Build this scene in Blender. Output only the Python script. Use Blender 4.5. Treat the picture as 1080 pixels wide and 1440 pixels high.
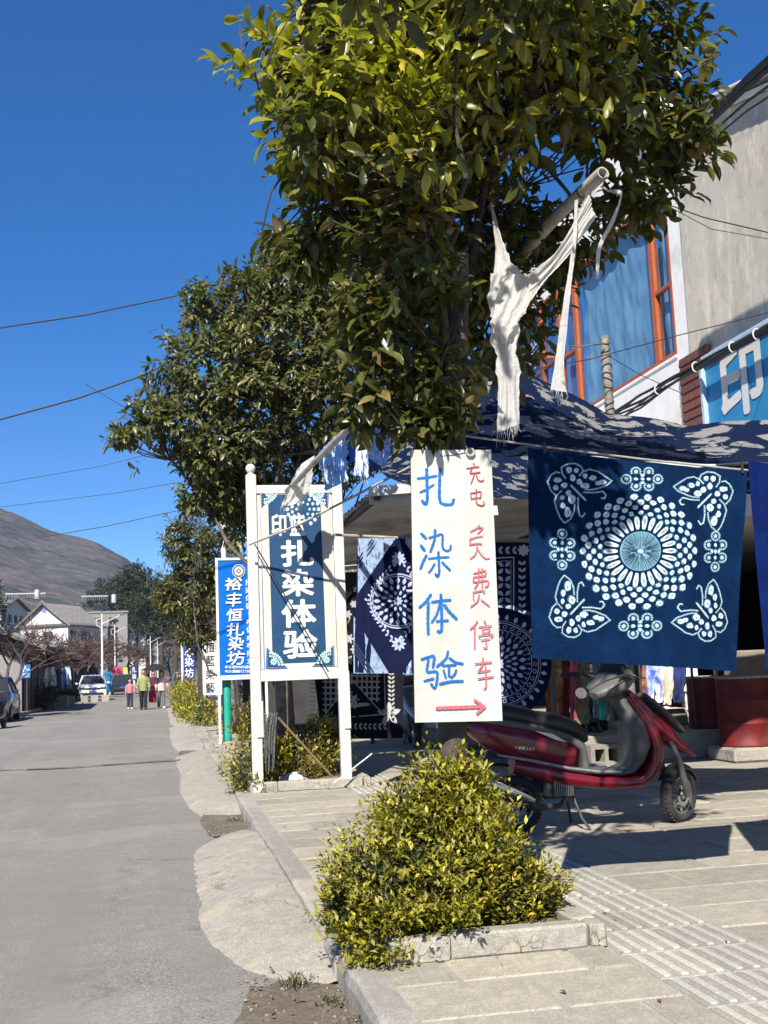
import bpy, math, random
import numpy as np
from mathutils import Vector, Matrix, noise as mnoise

for _o in list(bpy.data.objects):
    bpy.data.objects.remove(_o)
SC = bpy.context.scene
COL = SC.collection
rad = math.radians

# ------------------------------------------------------------------ camera
F, CH = 1585.0, 1.5
_d = np.array([225 - 540, 948 - 720, F]); _d /= np.linalg.norm(_d)
_u = np.array([-.04, -1, 0.]); _u[2] = -(_u[0] * _d[0] + _u[1] * _d[1]) / _d[2]; _u /= np.linalg.norm(_u)
_r = np.cross(_d, _u)
if _r[0] < 0: _r = -_r
CM = np.stack([_r, _d, _u], 1)          # world -> camera (x right, y down, z forward)
cam_data = bpy.data.cameras.new('camera')
cam = bpy.data.objects.new('camera', cam_data); COL.objects.link(cam)
cam_data.sensor_fit = 'VERTICAL'; cam_data.sensor_height = 36; cam_data.lens = 36 * F / 1440
cam_data.clip_start = .05; cam_data.clip_end = 20000
cx, cy, cz = CM[0], -CM[1], -CM[2]
cam.matrix_world = Matrix(((cx[0], cy[0], cz[0], 0), (cx[1], cy[1], cz[1], 0), (cx[2], cy[2], cz[2], CH), (0, 0, 0, 1)))
SC.camera = cam

# ------------------------------------------------------------------ sun, sky, exposure
SUN = Vector((-.42, -1.02, 1)).normalized()
w = bpy.data.worlds.new('World'); SC.world = w; w.use_nodes = True
nt = w.node_tree
sky = nt.nodes.new('ShaderNodeTexSky'); sky.sky_type = 'NISHITA'; sky.sun_disc = False
sky.sun_elevation = math.asin(SUN.z)
sky.sun_rotation = math.atan2(SUN.x, SUN.y)
sky.altitude = 1900; sky.air_density = 1.0; sky.dust_density = .25; sky.ozone_density = 3.5
bg = nt.nodes['Background']; bg.inputs['Strength'].default_value = .067
hs = nt.nodes.new('ShaderNodeHueSaturation'); hs.inputs['Saturation'].default_value = 1.42
nt.links.new(sky.outputs[0], hs.inputs['Color']); tn = nt.nodes.new('ShaderNodeMix'); tn.data_type = 'RGBA'; tn.blend_type = 'MULTIPLY'; tn.inputs['Factor'].default_value = 1; tn.inputs['B'].default_value = (.93, .95, 1.1, 1)
nt.links.new(hs.outputs[0], tn.inputs['A']); nt.links.new(tn.outputs['Result'], bg.inputs[0])
sl = bpy.data.lights.new('sun', 'SUN'); sl.energy = 5.0; sl.angle = rad(.53); sl.color = (1, .94, .85)
so = bpy.data.objects.new('sun', sl); COL.objects.link(so)
so.rotation_euler = (-SUN).to_track_quat('-Z', 'Y').to_euler()
SC.view_settings.view_transform = 'Standard'
SC.view_settings.look = 'None'
SC.view_settings.gamma = 1; SC.view_settings.exposure = .92
SC.view_settings.use_curve_mapping = False
SC.cycles.max_bounces = 6; SC.cycles.transparent_max_bounces = 8
SC.cycles.sample_clamp_indirect = 6

# ------------------------------------------------------------------ points from directions seen in the photograph
def ray(px, py):
    return CM.T @ np.array([px - 540, py - 720, F])
def PY(px, py, Y):
    d = ray(px, py); t = Y / d[1]; return Vector((d[0] * t, Y, CH + d[2] * t))
def PZ(px, py, z):
    d = ray(px, py); t = (z - CH) / d[2]; return Vector((d[0] * t, d[1] * t, z))
def PX(px, py, X):
    d = ray(px, py); t = X / d[0]; return Vector((X, d[1] * t, CH + d[2] * t))

# ------------------------------------------------------------------ objects
def tag(o, label=None, cat=None, group=None, kind=None):
    if label: o['label'] = label
    if cat: o['category'] = cat
    if group: o['group'] = group
    if kind: o['kind'] = kind
    return o
def thing(name, label, cat, loc=(0, 0, 0), rz=0, group=None):
    o = bpy.data.objects.new(name, None); COL.objects.link(o)
    o.location = loc; o.rotation_euler = (0, 0, rz); o.empty_display_size = .1
    return tag(o, label, cat, group)
def struct(o): o['kind'] = 'structure'; return o
def link(name, me, parent=None, loc=None):
    o = bpy.data.objects.new(name, me); COL.objects.link(o)
    if parent: o.parent = parent
    if loc is not None: o.location = loc
    return o
def kids(o): return [c for c in bpy.data.objects if c.parent == o]
def copy_tree(o, parent=None, swap=None):
    c = o.copy(); COL.objects.link(c); c.parent = parent
    if swap and c.type == 'MESH':
        ms = [m for m in o.data.materials]
        if any(m in swap for m in ms):
            c.data = o.data.copy()
            for i, m in enumerate(ms):
                if m in swap: c.data.materials[i] = swap[m]
    for ch in kids(o): copy_tree(ch, c, swap)
    return c

V = Vector
class MB:
    def __init__(s): s.v = []; s.f = []; s.m = []; s.mi = 0
    def add(s, vs, fs, mi=None):
        b = len(s.v); s.v += [tuple(p) for p in vs]
        s.f += [tuple(b + i for i in f) for f in fs]; s.m += [s.mi if mi is None else mi] * len(fs)
        return s
    def box(s, c, d, rot=None, top=1., mi=None):
        hx, hy, hz = d[0] / 2, d[1] / 2, d[2] / 2
        P = [V((x * hx * (top if z > 0 else 1), y * hy * (top if z > 0 else 1), z * hz)) for z in (-1, 1) for y in (-1, 1) for x in (-1, 1)]
        if rot is not None: P = [rot @ p for p in P]
        P = [p + V(c) for p in P]
        return s.add(P, [(0, 2, 3, 1), (4, 5, 7, 6), (0, 1, 5, 4), (2, 6, 7, 3), (0, 4, 6, 2), (1, 3, 7, 5)], mi)
    def cbox(s, c, d, b, rot=None, mi=None):         # chamfered box: all edges cut by b
        hx, hy, hz = d[0] / 2, d[1] / 2, d[2] / 2
        P = []
        for sx in (-1, 1):
            for sy in (-1, 1):
                for sz in (-1, 1):
                    P += [V((sx * hx, sy * (hy - b), sz * (hz - b))), V((sx * (hx - b), sy * hy, sz * (hz - b))), V((sx * (hx - b), sy * (hy - b), sz * hz))]
        def I(sx, sy, sz, k): return ((sx > 0) * 4 + (sy > 0) * 2 + (sz > 0)) * 3 + k
        fs = []
        for a in (-1, 1):
            q = [(-1, -1), (1, -1), (1, 1), (-1, 1)]
            fs.append([I(a, x, y, 0) for x, y in q][::a]); fs.append([I(x, a, y, 1) for x, y in q][::-a]); fs.append([I(x, y, a, 2) for x, y in q][::a])
        for a in (-1, 1):
            for b_ in (-1, 1):
                fs.append([I(a, b_, -1, 0), I(a, b_, 1, 0), I(a, b_, 1, 1), I(a, b_, -1, 1)][::-a * b_])
                fs.append([I(a, -1, b_, 0), I(a, 1, b_, 0), I(a, 1, b_, 2), I(a, -1, b_, 2)][::a * b_])
                fs.append([I(-1, a, b_, 1), I(1, a, b_, 1), I(1, a, b_, 2), I(-1, a, b_, 2)][::-a * b_])
        for sx in (-1, 1):
            for sy in (-1, 1):
                for sz in (-1, 1): fs.append([I(sx, sy, sz, 0), I(sx, sy, sz, 1), I(sx, sy, sz, 2)][::sx * sy * sz])
        if rot is not None: P = [rot @ p for p in P]
        return s.add([p + V(c) for p in P], fs, mi)
    def tube(s, pts, r, n=8, cap=True, mi=None):
        pts = [V(p) for p in pts]; k = len(pts)
        rr = list(r) if hasattr(r, '__len__') else [r] * k
        T = (pts[1] - pts[0]).normalized()
        a = T.orthogonal().normalized(); vs = []
        for i, p in enumerate(pts):
            t = (pts[min(i + 1, k - 1)] - pts[max(i - 1, 0)]).normalized()
            a = (a - t * a.dot(t)).normalized(); b = t.cross(a)
            vs += [p + (a * math.cos(2 * math.pi * j / n) + b * math.sin(2 * math.pi * j / n)) * rr[i] for j in range(n)]
        fs = [(i * n + j, i * n + (j + 1) % n, (i + 1) * n + (j + 1) % n, (i + 1) * n + j) for i in range(k - 1) for j in range(n)]
        if cap: fs += [tuple(range(n))[::-1], tuple((k - 1) * n + j for j in range(n))]
        return s.add(vs, fs, mi)
    def lathe(s, prof, c=(0, 0, 0), n=16, axis='z', cap=True, mi=None, rot=None):
        vs = []
        for r_, h in prof:
            for j in range(n):
                a = 2 * math.pi * j / n; x, y = r_ * math.cos(a), r_ * math.sin(a)
                p = V((x, y, h)) if axis == 'z' else (V((x, h, y)) if axis == 'y' else V((h, x, y)))
                if rot is not None: p = rot @ p
                vs.append(p + V(c))
        k = len(prof)
        fs = [(i * n + j, i * n + (j + 1) % n, (i + 1) * n + (j + 1) % n, (i + 1) * n + j) for i in range(k - 1) for j in range(n)]
        if cap: fs += [tuple(range(n))[::-1], tuple((k - 1) * n + j for j in range(n))]
        return s.add(vs, fs, mi)
    def loft(s, secs, n=14, e=2.6, mi=None):          # secs: (x, z, ry, rn[, yc]) along a path in the xz plane
        k = len(secs); vs = []
        for i, q in enumerate(secs):
            a, b = secs[max(i - 1, 0)], secs[min(i + 1, k - 1)]
            t = V((b[0] - a[0], 0, b[1] - a[1])).normalized(); nn = V((-t.z, 0, t.x))
            yc = q[4] if len(q) > 4 else 0
            for j in range(n):
                th = 2 * math.pi * j / n; c, d = math.cos(th), math.sin(th)
                cc = math.copysign(abs(c) ** (2 / e), c); dd = math.copysign(abs(d) ** (2 / e), d)
                vs.append(V((q[0], yc, q[1])) + V((0, 1, 0)) * cc * q[2] + nn * dd * q[3])
        fs = [(i * n + j, (i + 1) * n + j, (i + 1) * n + (j + 1) % n, i * n + (j + 1) % n) for i in range(k - 1) for j in range(n)]
        fs += [tuple(range(n)), tuple((k - 1) * n + j for j in range(n))[::-1]]
        return s.add(vs, fs, mi)
    def grid(s, fn, nu, nv, mi=None):
        vs = [fn(i / nu, j / nv) for j in range(nv + 1) for i in range(nu + 1)]
        fs = [(j * (nu + 1) + i, j * (nu + 1) + i + 1, (j + 1) * (nu + 1) + i + 1, (j + 1) * (nu + 1) + i) for j in range(nv) for i in range(nu)]
        return s.add(vs, fs, mi)
    def poly(s, pts, mi=None): return s.add(pts, [tuple(range(len(pts)))], mi)
    def prism(s, pts, d, mi=None):                     # planar polygon pts given depth vector d
        n = len(pts); d = V(d); A = [V(p) for p in pts]; B = [p + d for p in A]
        return s.add(A + B, [tuple(range(n))[::-1], tuple(range(n, 2 * n))] + [(i, (i + 1) % n, n + (i + 1) % n, n + i) for i in range(n)], mi)
    def mesh(s, name, mats):
        me = bpy.data.meshes.new(name); me.from_pydata(s.v, [], s.f)
        for m in (mats if isinstance(mats, (list, tuple)) else [mats]): me.materials.append(m)
        if any(s.m): me.polygons.foreach_set('material_index', s.m)
        return me
    def build(s, name, mats, parent=None, off=None, smooth=False, bevel=0, loc=None, fix=True):
        if off is not None: s.v = [(p[0] - off[0], p[1] - off[1], p[2] - off[2]) for p in s.v]
        me = s.mesh(name, mats)
        if fix:
            import bmesh
            bm = bmesh.new(); bm.from_mesh(me); bmesh.ops.recalc_face_normals(bm, faces=bm.faces)
            if bevel: bmesh.ops.bevel(bm, geom=[e for e in bm.edges if len(e.link_faces) == 2 and e.calc_face_angle(0) > .6], offset=bevel, segments=2, affect='EDGES', profile=.6)
            bm.to_mesh(me); bm.free()
        if smooth:
            me.polygons.foreach_set('use_smooth', [True] * len(me.polygons))
            try: me.set_sharp_from_angle(angle=rad(38 if smooth is True else smooth))
            except Exception: pass
        return link(name, me, parent, loc)

# ------------------------------------------------------------------ materials
def hexc(r, g, b): return tuple(((c / 255) / 12.92 if c / 255 <= .04045 else ((c / 255 + .055) / 1.055) ** 2.4) for c in (r, g, b))
class NM:
    def __init__(s, name):
        s.mat = bpy.data.materials.new(name); s.mat.use_nodes = True; s.t = s.mat.node_tree
        s.b = s.t.nodes['Principled BSDF']; s.tc = None
    def n(s, typ, ins=None, **kw):
        o = s.t.nodes.new('ShaderNode' + typ)
        for k, v in kw.items(): setattr(o, k, v)
        for k, v in (ins or {}).items(): s.put(o.inputs[k], v)
        return o
    def put(s, sock, v):
        if hasattr(v, 'is_linked') or isinstance(v, bpy.types.NodeSocket): s.t.links.new(v, sock)
        elif hasattr(v, 'outputs'): s.t.links.new(v.outputs[0], sock)
        else: sock.default_value = (tuple(v) + (1,)) if isinstance(v, tuple) and len(v) == 3 and sock.type == 'RGBA' else v
    def co(s, scale=None):
        if s.tc is None: s.tc = s.n('TexCoord').outputs['Object']
        return s.tc
    def noise(s, scale, detail=6, rough=.55, co=None, dist=0):
        return s.n('TexNoise', {'Vector': co or s.co(), 'Scale': scale, 'Detail': detail, 'Roughness': rough, 'Distortion': dist})
    def ramp(s, fac, stops, interp='LINEAR'):
        r_ = s.n('ValToRGB', {'Fac': fac}); cr = r_.color_ramp; cr.interpolation = interp
        while len(cr.elements) < len(stops): cr.elements.new(.5)
        for e_, (p, c) in zip(cr.elements, stops):
            e_.position = p; e_.color = (c if isinstance(c, tuple) else (c, c, c)) + (1,)
        return r_
    def mix(s, fac, a, b, mode='MIX'):
        m = s.n('Mix', data_type='RGBA', blend_type=mode)
        s.put(m.inputs['Factor'], fac); s.put(m.inputs['A'], a); s.put(m.inputs['B'], b)
        return m.outputs['Result']
    def math(s, op, a, b=0., c=0.): return s.n('Math', {0: a, 1: b, 2: c}, operation=op)
    def bump(s, h, strength=.3, dist=.01, prev=None):
        ins = {'Height': h, 'Strength': strength, 'Distance': dist}
        if prev: ins['Normal'] = prev
        b = s.n('Bump', ins); s.put(s.b.inputs['Normal'], b.outputs[0]); return b.outputs[0]
    def set(s, **kw):
        for k, v in kw.items(): s.put(s.b.inputs[k.replace('_', ' ')], v)
        return s
def pm(name, c1, c2=None, scale=6, rough=.75, bump=.15, bs=None, metal=0, var=None, spec=.4, dist=.004, coat=0, c3=None):
    m = NM(name); c2 = c2 or tuple(x * .75 for x in c1)
    nz = m.noise(scale, 7, .6)
    col = m.mix(m.ramp(nz, [(.35, 0.), (.65, 1.)]), c1, c2)
    if c3: col = m.mix(m.ramp(m.noise(scale * .27 + .3, 5), [(.56, 0.), (.68, 1.)]), col, c3)
    if var == 'island':
        g = m.n('NewGeometry').outputs['Random Per Island']
        col = m.mix(1., col, m.ramp(g, [(0, .62), (1, 1.35)]), 'MULTIPLY')
    elif var == 'object':
        g = m.n('ObjectInfo').outputs['Random']
        col = m.mix(1., col, m.ramp(g, [(0, .78), (1, 1.16)]), 'MULTIPLY')
    m.set(Base_Color=col, Roughness=rough, Metallic=metal)
    m.b.inputs['Specular IOR Level'].default_value = spec
    if coat: m.b.inputs['Coat Weight'].default_value = coat; m.b.inputs['Coat Roughness'].default_value = .08
    if bump: m.bump(m.noise(bs or scale * 6, 6, .65), bump, dist)
    return m.mat

M = {}
M['white_paint'] = pm('white_paint', (.64, .63, .6), (.54, .53, .49), 5, .55, .25, 30, c3=(.56, .52, .46))
M['white_wood'] = pm('white_wood', (.62, .6, .56), (.54, .51, .45), 4, .6, .35, 40, c3=(.5, .44, .37))
M['black_metal'] = pm('black_metal', (.03, .03, .032), (.05, .05, .05), 8, .5, .1)
M['black_plastic'] = pm('black_plastic', (.015, .015, .017), (.03, .03, .03), 10, .45, .08)
M['dark_rubber'] = pm('dark_rubber', (.022, .022, .022), (.05, .048, .045), 12, .85, .3, 60)
M['seat_vinyl'] = pm('seat_vinyl', (.01, .011, .014), (.02, .02, .025), 10, .38, .2, 120)
M['chrome'] = pm('chrome', (.6, .6, .62), (.5, .5, .5), 20, .18, .03, metal=1)
M['alloy'] = pm('alloy', (.42, .42, .43), (.3, .3, .3), 20, .38, .1, metal=.8)
M['engine'] = pm('engine', (.1, .1, .1), (.04, .035, .03), 25, .6, .4, metal=.5)
M['red_paint'] = pm('red_paint', (.14, .004, .014), (.11, .003, .011), 5, .3, .02, 30, coat=.5, c3=(.2, .03, .035))
M['grey_plastic'] = pm('grey_plastic', (.1, .1, .098), (.07, .07, .069), 6, .5, .08, 60, c3=(.16, .155, .145))
M['dark_paint'] = pm('dark_paint', (.02, .022, .028), (.03, .03, .035), 6, .25, .02, coat=.6)
M['silver_paint'] = pm('silver_paint', (.5, .5, .5), (.42, .42, .43), 5, .3, .02, metal=.3, coat=.5)
M['white_car'] = pm('white_car', (.72, .73, .74), (.68, .68, .68), 4, .25, .01, coat=.7)
M['green_paint'] = pm('green_paint', (.01, .3, .22), (.008, .24, .18), 7, .45, .1, c3=(.05, .28, .2))
M['wood'] = pm('wood', (.3, .2, .12), (.2, .13, .08), 10, .75, .3)
M['bamboo'] = pm('bamboo', (.36, .33, .27), (.24, .21, .17), 6, .7, .35, 30, c3=(.16, .15, .13))
M['bark'] = pm('bark', (.085, .07, .055), (.04, .033, .027), 14, .9, .9, 30, dist=.015)
M['bark_pale'] = pm('bark_pale', (.17, .145, .115), (.08, .067, .053), 16, .9, .9, 34, dist=.012, c3=(.22, .2, .165))
M['post_rough'] = pm('post_rough', (.26, .24, .2), (.14, .125, .1), 16, .9, .9, 34, dist=.012, c3=(.33, .3, .25))
M['twig'] = pm('twig', (.06, .055, .028), (.035, .03, .018), 12, .8, .3)
M['bare_twig'] = pm('bare_twig', (.13, .08, .07), (.08, .05, .045), 5, .9, 0)
M['soil'] = pm('soil', (.11, .08, .06), (.2, .16, .12), 9, .95, .9, 40, dist=.02)
M['glass_dark'] = pm('glass_dark', (.02, .025, .03), (.03, .035, .04), 3, .06, 0, spec=.8)
M['cable'] = pm('cable', (.012, .012, .013), (.02, .02, .02), 10, .6, 0)
M['wire'] = pm('wire', (.08, .07, .065), (.16, .15, .14), 10, .5, 0)
M['rope'] = pm('rope', (.4, .38, .34), (.25, .24, .22), 60, .9, .5, 200)
M['skin'] = pm('skin', (.5, .3, .21), (.45, .26, .18), 10, .6, 0)
M['hair'] = pm('hair', (.012, .01, .009), None, 10, .5, 0)
M['paper'] = pm('paper', (.78, .78, .75), (.7, .7, .68), 8, .6, .1)
def flat(name, c, rough=.6, v=.12, sc=30):
    return pm(name, c, tuple(x * (1 - v) for x in c), sc, rough, .05)
M['print_white'] = flat('print_white', (.66, .66, .64))
M['print_black'] = flat('print_black', (.015, .015, .018))
M['print_blue'] = flat('print_blue', (.005, .13, .4), .5, .3, 40)
M['print_red'] = flat('print_red', (.42, .035, .06), .6, .35, 60)
M['print_red_pale'] = flat('print_red_pale', (.56, .12, .15), .6, .35, 60)
# ------------------------------------------------------------------ ground materials
def ground_mat(name, base, dark, light, speck=260, crack=0, crack_scale=.9, var=None, stain=None, bump=.5, coarse=1., streak=0):
    m = NM(name)
    big = m.noise(.7 * coarse, 5, .6); mid = m.noise(6 * coarse, 6, .65); fine = m.noise(speck, 3, .7)
    col = m.mix(m.ramp(big, [(.36, 0.), (.66, 1.)]), base, light)
    col = m.mix(m.ramp(mid, [(.42, .55), (.7, 0.)]), col, dark)
    col = m.mix(.85 if speck == 70 else .6, col, m.ramp(fine, [(.3, .35), (.5, .8), (.72, 1.5)]), 'MULTIPLY')
    if streak:
        sv = m.n('Mapping', {'Vector': m.co(), 'Scale': (1.5, .09, 1.)}); col = m.mix(m.ramp(m.noise(1., 5, .6, sv.outputs[0]), [(.42, 0.), (.6, streak)]), col, dark)
        col = m.mix(m.ramp(m.noise(1.1, 3, .5), [(.66, 0.), (.72, .45)]), col, tuple(x * .6 for x in dark))
        col = m.mix(m.ramp(m.noise(.33, 2, .4), [(.56, 0.), (.575, .22)]), col, light)
    if stain: col = m.mix(m.ramp(m.noise(1.9, 4, .5), [(.58, 0.), (.72, .7)]), col, stain)
    h = m.math('ADD', m.math('MULTIPLY', fine, .5).outputs[0], mid.outputs[0])
    if crack:
        wob = m.n('VectorMath', {0: m.co(), 1: m.mix(.5, (0, 0, 0), m.noise(4, 5).outputs['Color'])}, operation='ADD')
        vo = m.n('TexVoronoi', {'Vector': wob.outputs[0], 'Scale': crack_scale}, feature='DISTANCE_TO_EDGE')
        ln = m.ramp(vo.outputs['Distance'], [(0, 1.), (.012, 0.)])
        msk = m.ramp(m.noise(.8, 3), [(.5, 0.), (.6, 1.)])
        f = m.math('MULTIPLY', m.math('MULTIPLY', ln, msk).outputs[0], crack)
        col = m.mix(f, col, tuple(x * .25 for x in dark))
        h = m.math('SUBTRACT', h.outputs[0], m.math('MULTIPLY', f.outputs[0], 1.2).outputs[0])
    if var == 'object':
        col = m.mix(1., col, m.ramp(m.n('ObjectInfo').outputs['Random'], [(0, (.8, .79, .76)), (.5, (.98, .96, .93)), (1, (1.14, 1.1, 1.02))]), 'MULTIPLY')
    m.set(Base_Color=col, Roughness=.92); m.b.inputs['Specular IOR Level'].default_value = .2
    m.bump(h.outputs[0], bump, .006)
    return m.mat
M['asphalt'] = ground_mat('asphalt', (.255, .241, .218), (.185, .176, .158), (.31, .293, .264), 70, .3, .3, bump=.9, streak=.7)
M['concrete'] = ground_mat('concrete', (.36, .333, .285), (.25, .23, .2), (.42, .385, .32), 90, .6, 1.1, stain=(.47, .385, .26), bump=1., coarse=2.2)
M['kerb'] = ground_mat('kerb', (.36, .345, .315), (.25, .24, .22), (.42, .4, .365), 140, .4, 2.4, 'object', bump=.4, coarse=2.5)
M['slab'] = ground_mat('slab', (.37, .345, .295), (.25, .235, .205), (.43, .4, .335), 130, .35, 2., 'object', stain=(.27, .25, .22), bump=.4, coarse=2.2)
M['tactile'] = ground_mat('tactile', (.33, .32, .295), (.24, .235, .215), (.37, .36, .33), 140, 0, 1, 'object', bump=.35, coarse=3)
M['tactile_bar'] = ground_mat('tactile_bar', (.47, .45, .405), (.36, .35, .31), (.53, .51, .46), 140, 0, 1, 'object', bump=.3, coarse=4)
M['mortar'] = ground_mat('mortar', (.36, .34, .29), (.24, .225, .19), (.42, .4, .34), 120, 0, 1, bump=.5)
M['earth'] = ground_mat('earth', (.2, .17, .12), (.12, .1, .07), (.26, .22, .16), 60, 0, bump=.4)
M['dirt'] = ground_mat('dirt', (.17, .14, .11), (.08, .065, .05), (.24, .2, .16), 90, 0, bump=1., coarse=4)

# ------------------------------------------------------------------ ground, road
def nz(x, y, z=0.): return mnoise.noise(V((x, y, z)))
g = MB(); g.poly([(-3400, -280, -.05), (3400, -280, -.05), (3400, 3400, -.05), (-3400, 3400, -.05)])
struct(g.build('ground', M['earth']))
KX = .82
def road_z(x, y):
    return .012 * nz(x * .5, y * .3) + .006 * nz(x * 2, y * 2, 5)
ys = [-3 + .25 * i for i in range(80)] + [17 + 1.0 * i for i in range(60)] + [77 + 12 * i for i in range(30)]
xs = [-5.75 + .3 * i for i in range(22)] + [KX + .06]
g = MB()
vs = [(x, y, road_z(x, y) if y < 70 else 0) for y in ys for x in xs]
n_ = len(xs)
g.add(vs, [(j * n_ + i, j * n_ + i + 1, (j + 1) * n_ + i + 1, (j + 1) * n_ + i) for j in range(len(ys) - 1) for i in range(n_ - 1)])
struct(g.build('road', M['asphalt'], smooth=True, fix=False))

# the pale wear strip and the transverse crack of the asphalt
g = MB(); rnd = random.Random(4)
M['tar'] = pm('tar', (.085, .08, .075), (.13, .125, .12), 20, .9, .3)
pts = [(-5.5 + i * .3, 20.2 + .25 * math.sin(i * .35) + rnd.uniform(-.06, .06)) for i in range(21)]
for (x0, y0), (x1, y1) in zip(pts, pts[1:]):
    w0 = rnd.uniform(.03, .1)
    g.poly([(x0, y0 - w0, .019), (x1, y1 - w0, .019), (x1, y1 + w0, .019), (x0, y0 + w0, .019)])
o = g.build('road_crack', M['tar'], fix=False); struct(o)

# ------------------------------------------------------------------ pavement
TOP = .14
pav = struct(link('pavement', None))
g = MB()
g.box((14.4, 48, .058), (27, 106, .15))
g.build('mortar_bed', M['mortar'], pav)
rnd = random.Random(11)
def slab_mesh(w_, l_, seed):
    g = MB(); r_ = random.Random(seed); h = .05
    b = .006 + r_.random() * .004
    o1 = [(-w_ / 2 + r_.uniform(0, .006), -l_ / 2 + r_.uniform(0, .006)), (w_ / 2 - r_.uniform(0, .006), -l_ / 2 + r_.uniform(0, .006)),
          (w_ / 2 - r_.uniform(0, .006), l_ / 2 - r_.uniform(0, .006)), (-w_ / 2 + r_.uniform(0, .006), l_ / 2 - r_.uniform(0, .006))]
    A = [V((x, y, 0)) for x, y in o1]; B = [V((x, y, h - b)) for x, y in o1]; C = [V((x - math.copysign(b, x), y - math.copysign(b, y), h)) for x, y in o1]
    return g.add(A + B + C, [(0, 1, 5, 4), (1, 2, 6, 5), (2, 3, 7, 6), (3, 0, 4, 7), (4, 5, 9, 8), (5, 6, 10, 9), (6, 7, 11, 10), (7, 4, 8, 11), (8, 9, 10, 11)])
ROW = .49
def slab_rows(x0, x1, wd, y0, y1, ofs):
    out = []; j = 0; y = y0
    while y < y1:
        x = x0; first = True
        while x < x1 - .02:
            wseg = wd * (.5 if (first and (j + ofs) % 2) else 1); wseg = min(wseg, x1 - x)
            if x1 - x - wseg < .12: wseg = x1 - x
            out.append((x, x + wseg, y, min(y + ROW, y1))); x += wseg; first = False
        y += ROW; j += 1
    return out
TX0, TX1 = 2.06, 2.73
slabs = slab_rows(.955, TX0, .6, 2.97, 42, 1) + slab_rows(TX1, 9.5, .74, 2.97, 42, 0)
def hole(x0, x1, y0, y1):
    cx_, cy_ = (x0 + x1) / 2, (y0 + y1) / 2
    return any(abs(cx_ - hx) < .42 and abs(cy_ - hy) < .5 for hx, hy in ((1.52, 5.85), (1.52, 13.9)))
slabs = [s for s in slabs if not hole(*s)]
def vis(s):
    c = CM @ np.array([(s[0] + s[1]) / 2, (s[2] + s[3]) / 2, TOP - CH])
    px, py = 540 + F * c[0] / c[2], 720 + F * c[1] / c[2]
    return c[2] > 0 and -60 < px < 1180 and py < 1560
seen = sorted([s for s in slabs if vis(s)], key=lambda s: s[2])
cache = {}
GAP = .016
for k, s in enumerate(seen[:290]):
    wd, ln = round(s[1] - s[0] - GAP, 3), round(s[3] - s[2] - GAP, 3)
    key = (wd, ln, k % 4)
    if key not in cache: cache[key] = slab_mesh(wd, ln, k).mesh('slab', M['slab'])
    o = link('slab', cache[key], pav, ((s[0] + s[1]) / 2, (s[2] + s[3]) / 2, TOP - .05 + rnd.uniform(-.002, .002)))
    o.rotation_euler = (rnd.uniform(-.004, .004), rnd.uniform(-.004, .004), rnd.uniform(-.004, .004))
g = MB()
rest = seen[290:] + [s for s in slabs if not vis(s) and s[2] < 16]
for k, s in enumerate(rest):
    sm = slab_mesh(s[1] - s[0] - GAP, s[3] - s[2] - GAP, k)
    c = V(((s[0] + s[1]) / 2, (s[2] + s[3]) / 2, TOP - .05 + rnd.uniform(-.002, .002)))
    g.add([V(p) + c for p in sm.v], sm.f)
o = g.build('far_slabs', M['slab'], pav, fix=False); o['kind'] = 'stuff'
# far pavement cover, one sheet
g = MB(); g.box((14.2, 71.5, TOP - .03), (26.5, 58.8, .05)); g.build('far_pavement', M['slab'], pav)
# tactile tiles
TL = .42; TW = (TX1 - TX0) / 2
g = MB(); g.cbox((0, 0, .022), (TW - .01, TL - .012, .045), .004); g.mi = 1
for q in range(4):
    g.cbox(((q - 1.5) * TW / 4.15, 0, .0465), (.034, TL - .05, .013), .004)
tm = g.mesh('tactile_tile', [M['tactile'], M['tactile_bar']])
nt_ = 0; far = MB(); y = 3.0
while y < 40:
    for q in range(2):
        c = V((TX0 + TW * (q + .5), y + TL / 2, TOP - .045 + rnd.uniform(-.0015, .0015)))
        if y < 26:
            o = link('tactile_tile', tm, pav, c); o.rotation_euler.z = rnd.uniform(-.006, .006)
        else:
            for p_, f_, m_ in [(g.v, g.f, g.m)]:
                b = len(far.v); far.v += [tuple(V(p) + c) for p in p_]; far.f += [tuple(b + i for i in f) for f in f_]; far.m += m_
    y += TL
o = far.build('far_tactile_tiles', [M['tactile'], M['tactile_bar']], pav, fix=False); o['kind'] = 'stuff'

# kerb stones
kerb = struct(link('kerb', None))
prof = [(0, -.1), (.15, -.1), (.15, .001), (.035, .001), (.012, -.008), (0, -.035)]
y = 2.6; k = 0; km = {}
while y < 75:
    L = 1.0
    if k % 5 not in km:
        g = MB(); r_ = random.Random(k); nseg = 6; vs = []
        for i in range(nseg + 1):
            jx = r_.uniform(-.006, .006)
            vs += [V((px_ + (jx if px_ < .1 else 0), i / nseg * (L - .012), pz_ + (r_.uniform(-.004, .002) if pz_ > -.05 else 0))) for px_, pz_ in prof]
        n6 = len(prof)
        fs = [(i * n6 + j, i * n6 + (j + 1) % n6, (i + 1) * n6 + (j + 1) % n6, (i + 1) * n6 + j) for i in range(nseg) for j in range(n6)]
        fs += [tuple(range(n6))[::-1], tuple(nseg * n6 + j for j in range(n6))]
        g.add(vs, fs); tmp = g.build('tmp', M['kerb']); km[k % 5] = tmp.data; bpy.data.objects.remove(tmp)
    o = link('kerb_stone', km[k % 5], kerb, (KX - .015 + rnd.uniform(-.006, .006), y, TOP)); o.scale.z = 1.6
    o.rotation_euler.z = rnd.uniform(-.006, .006)
    y += L; k += 1

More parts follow.
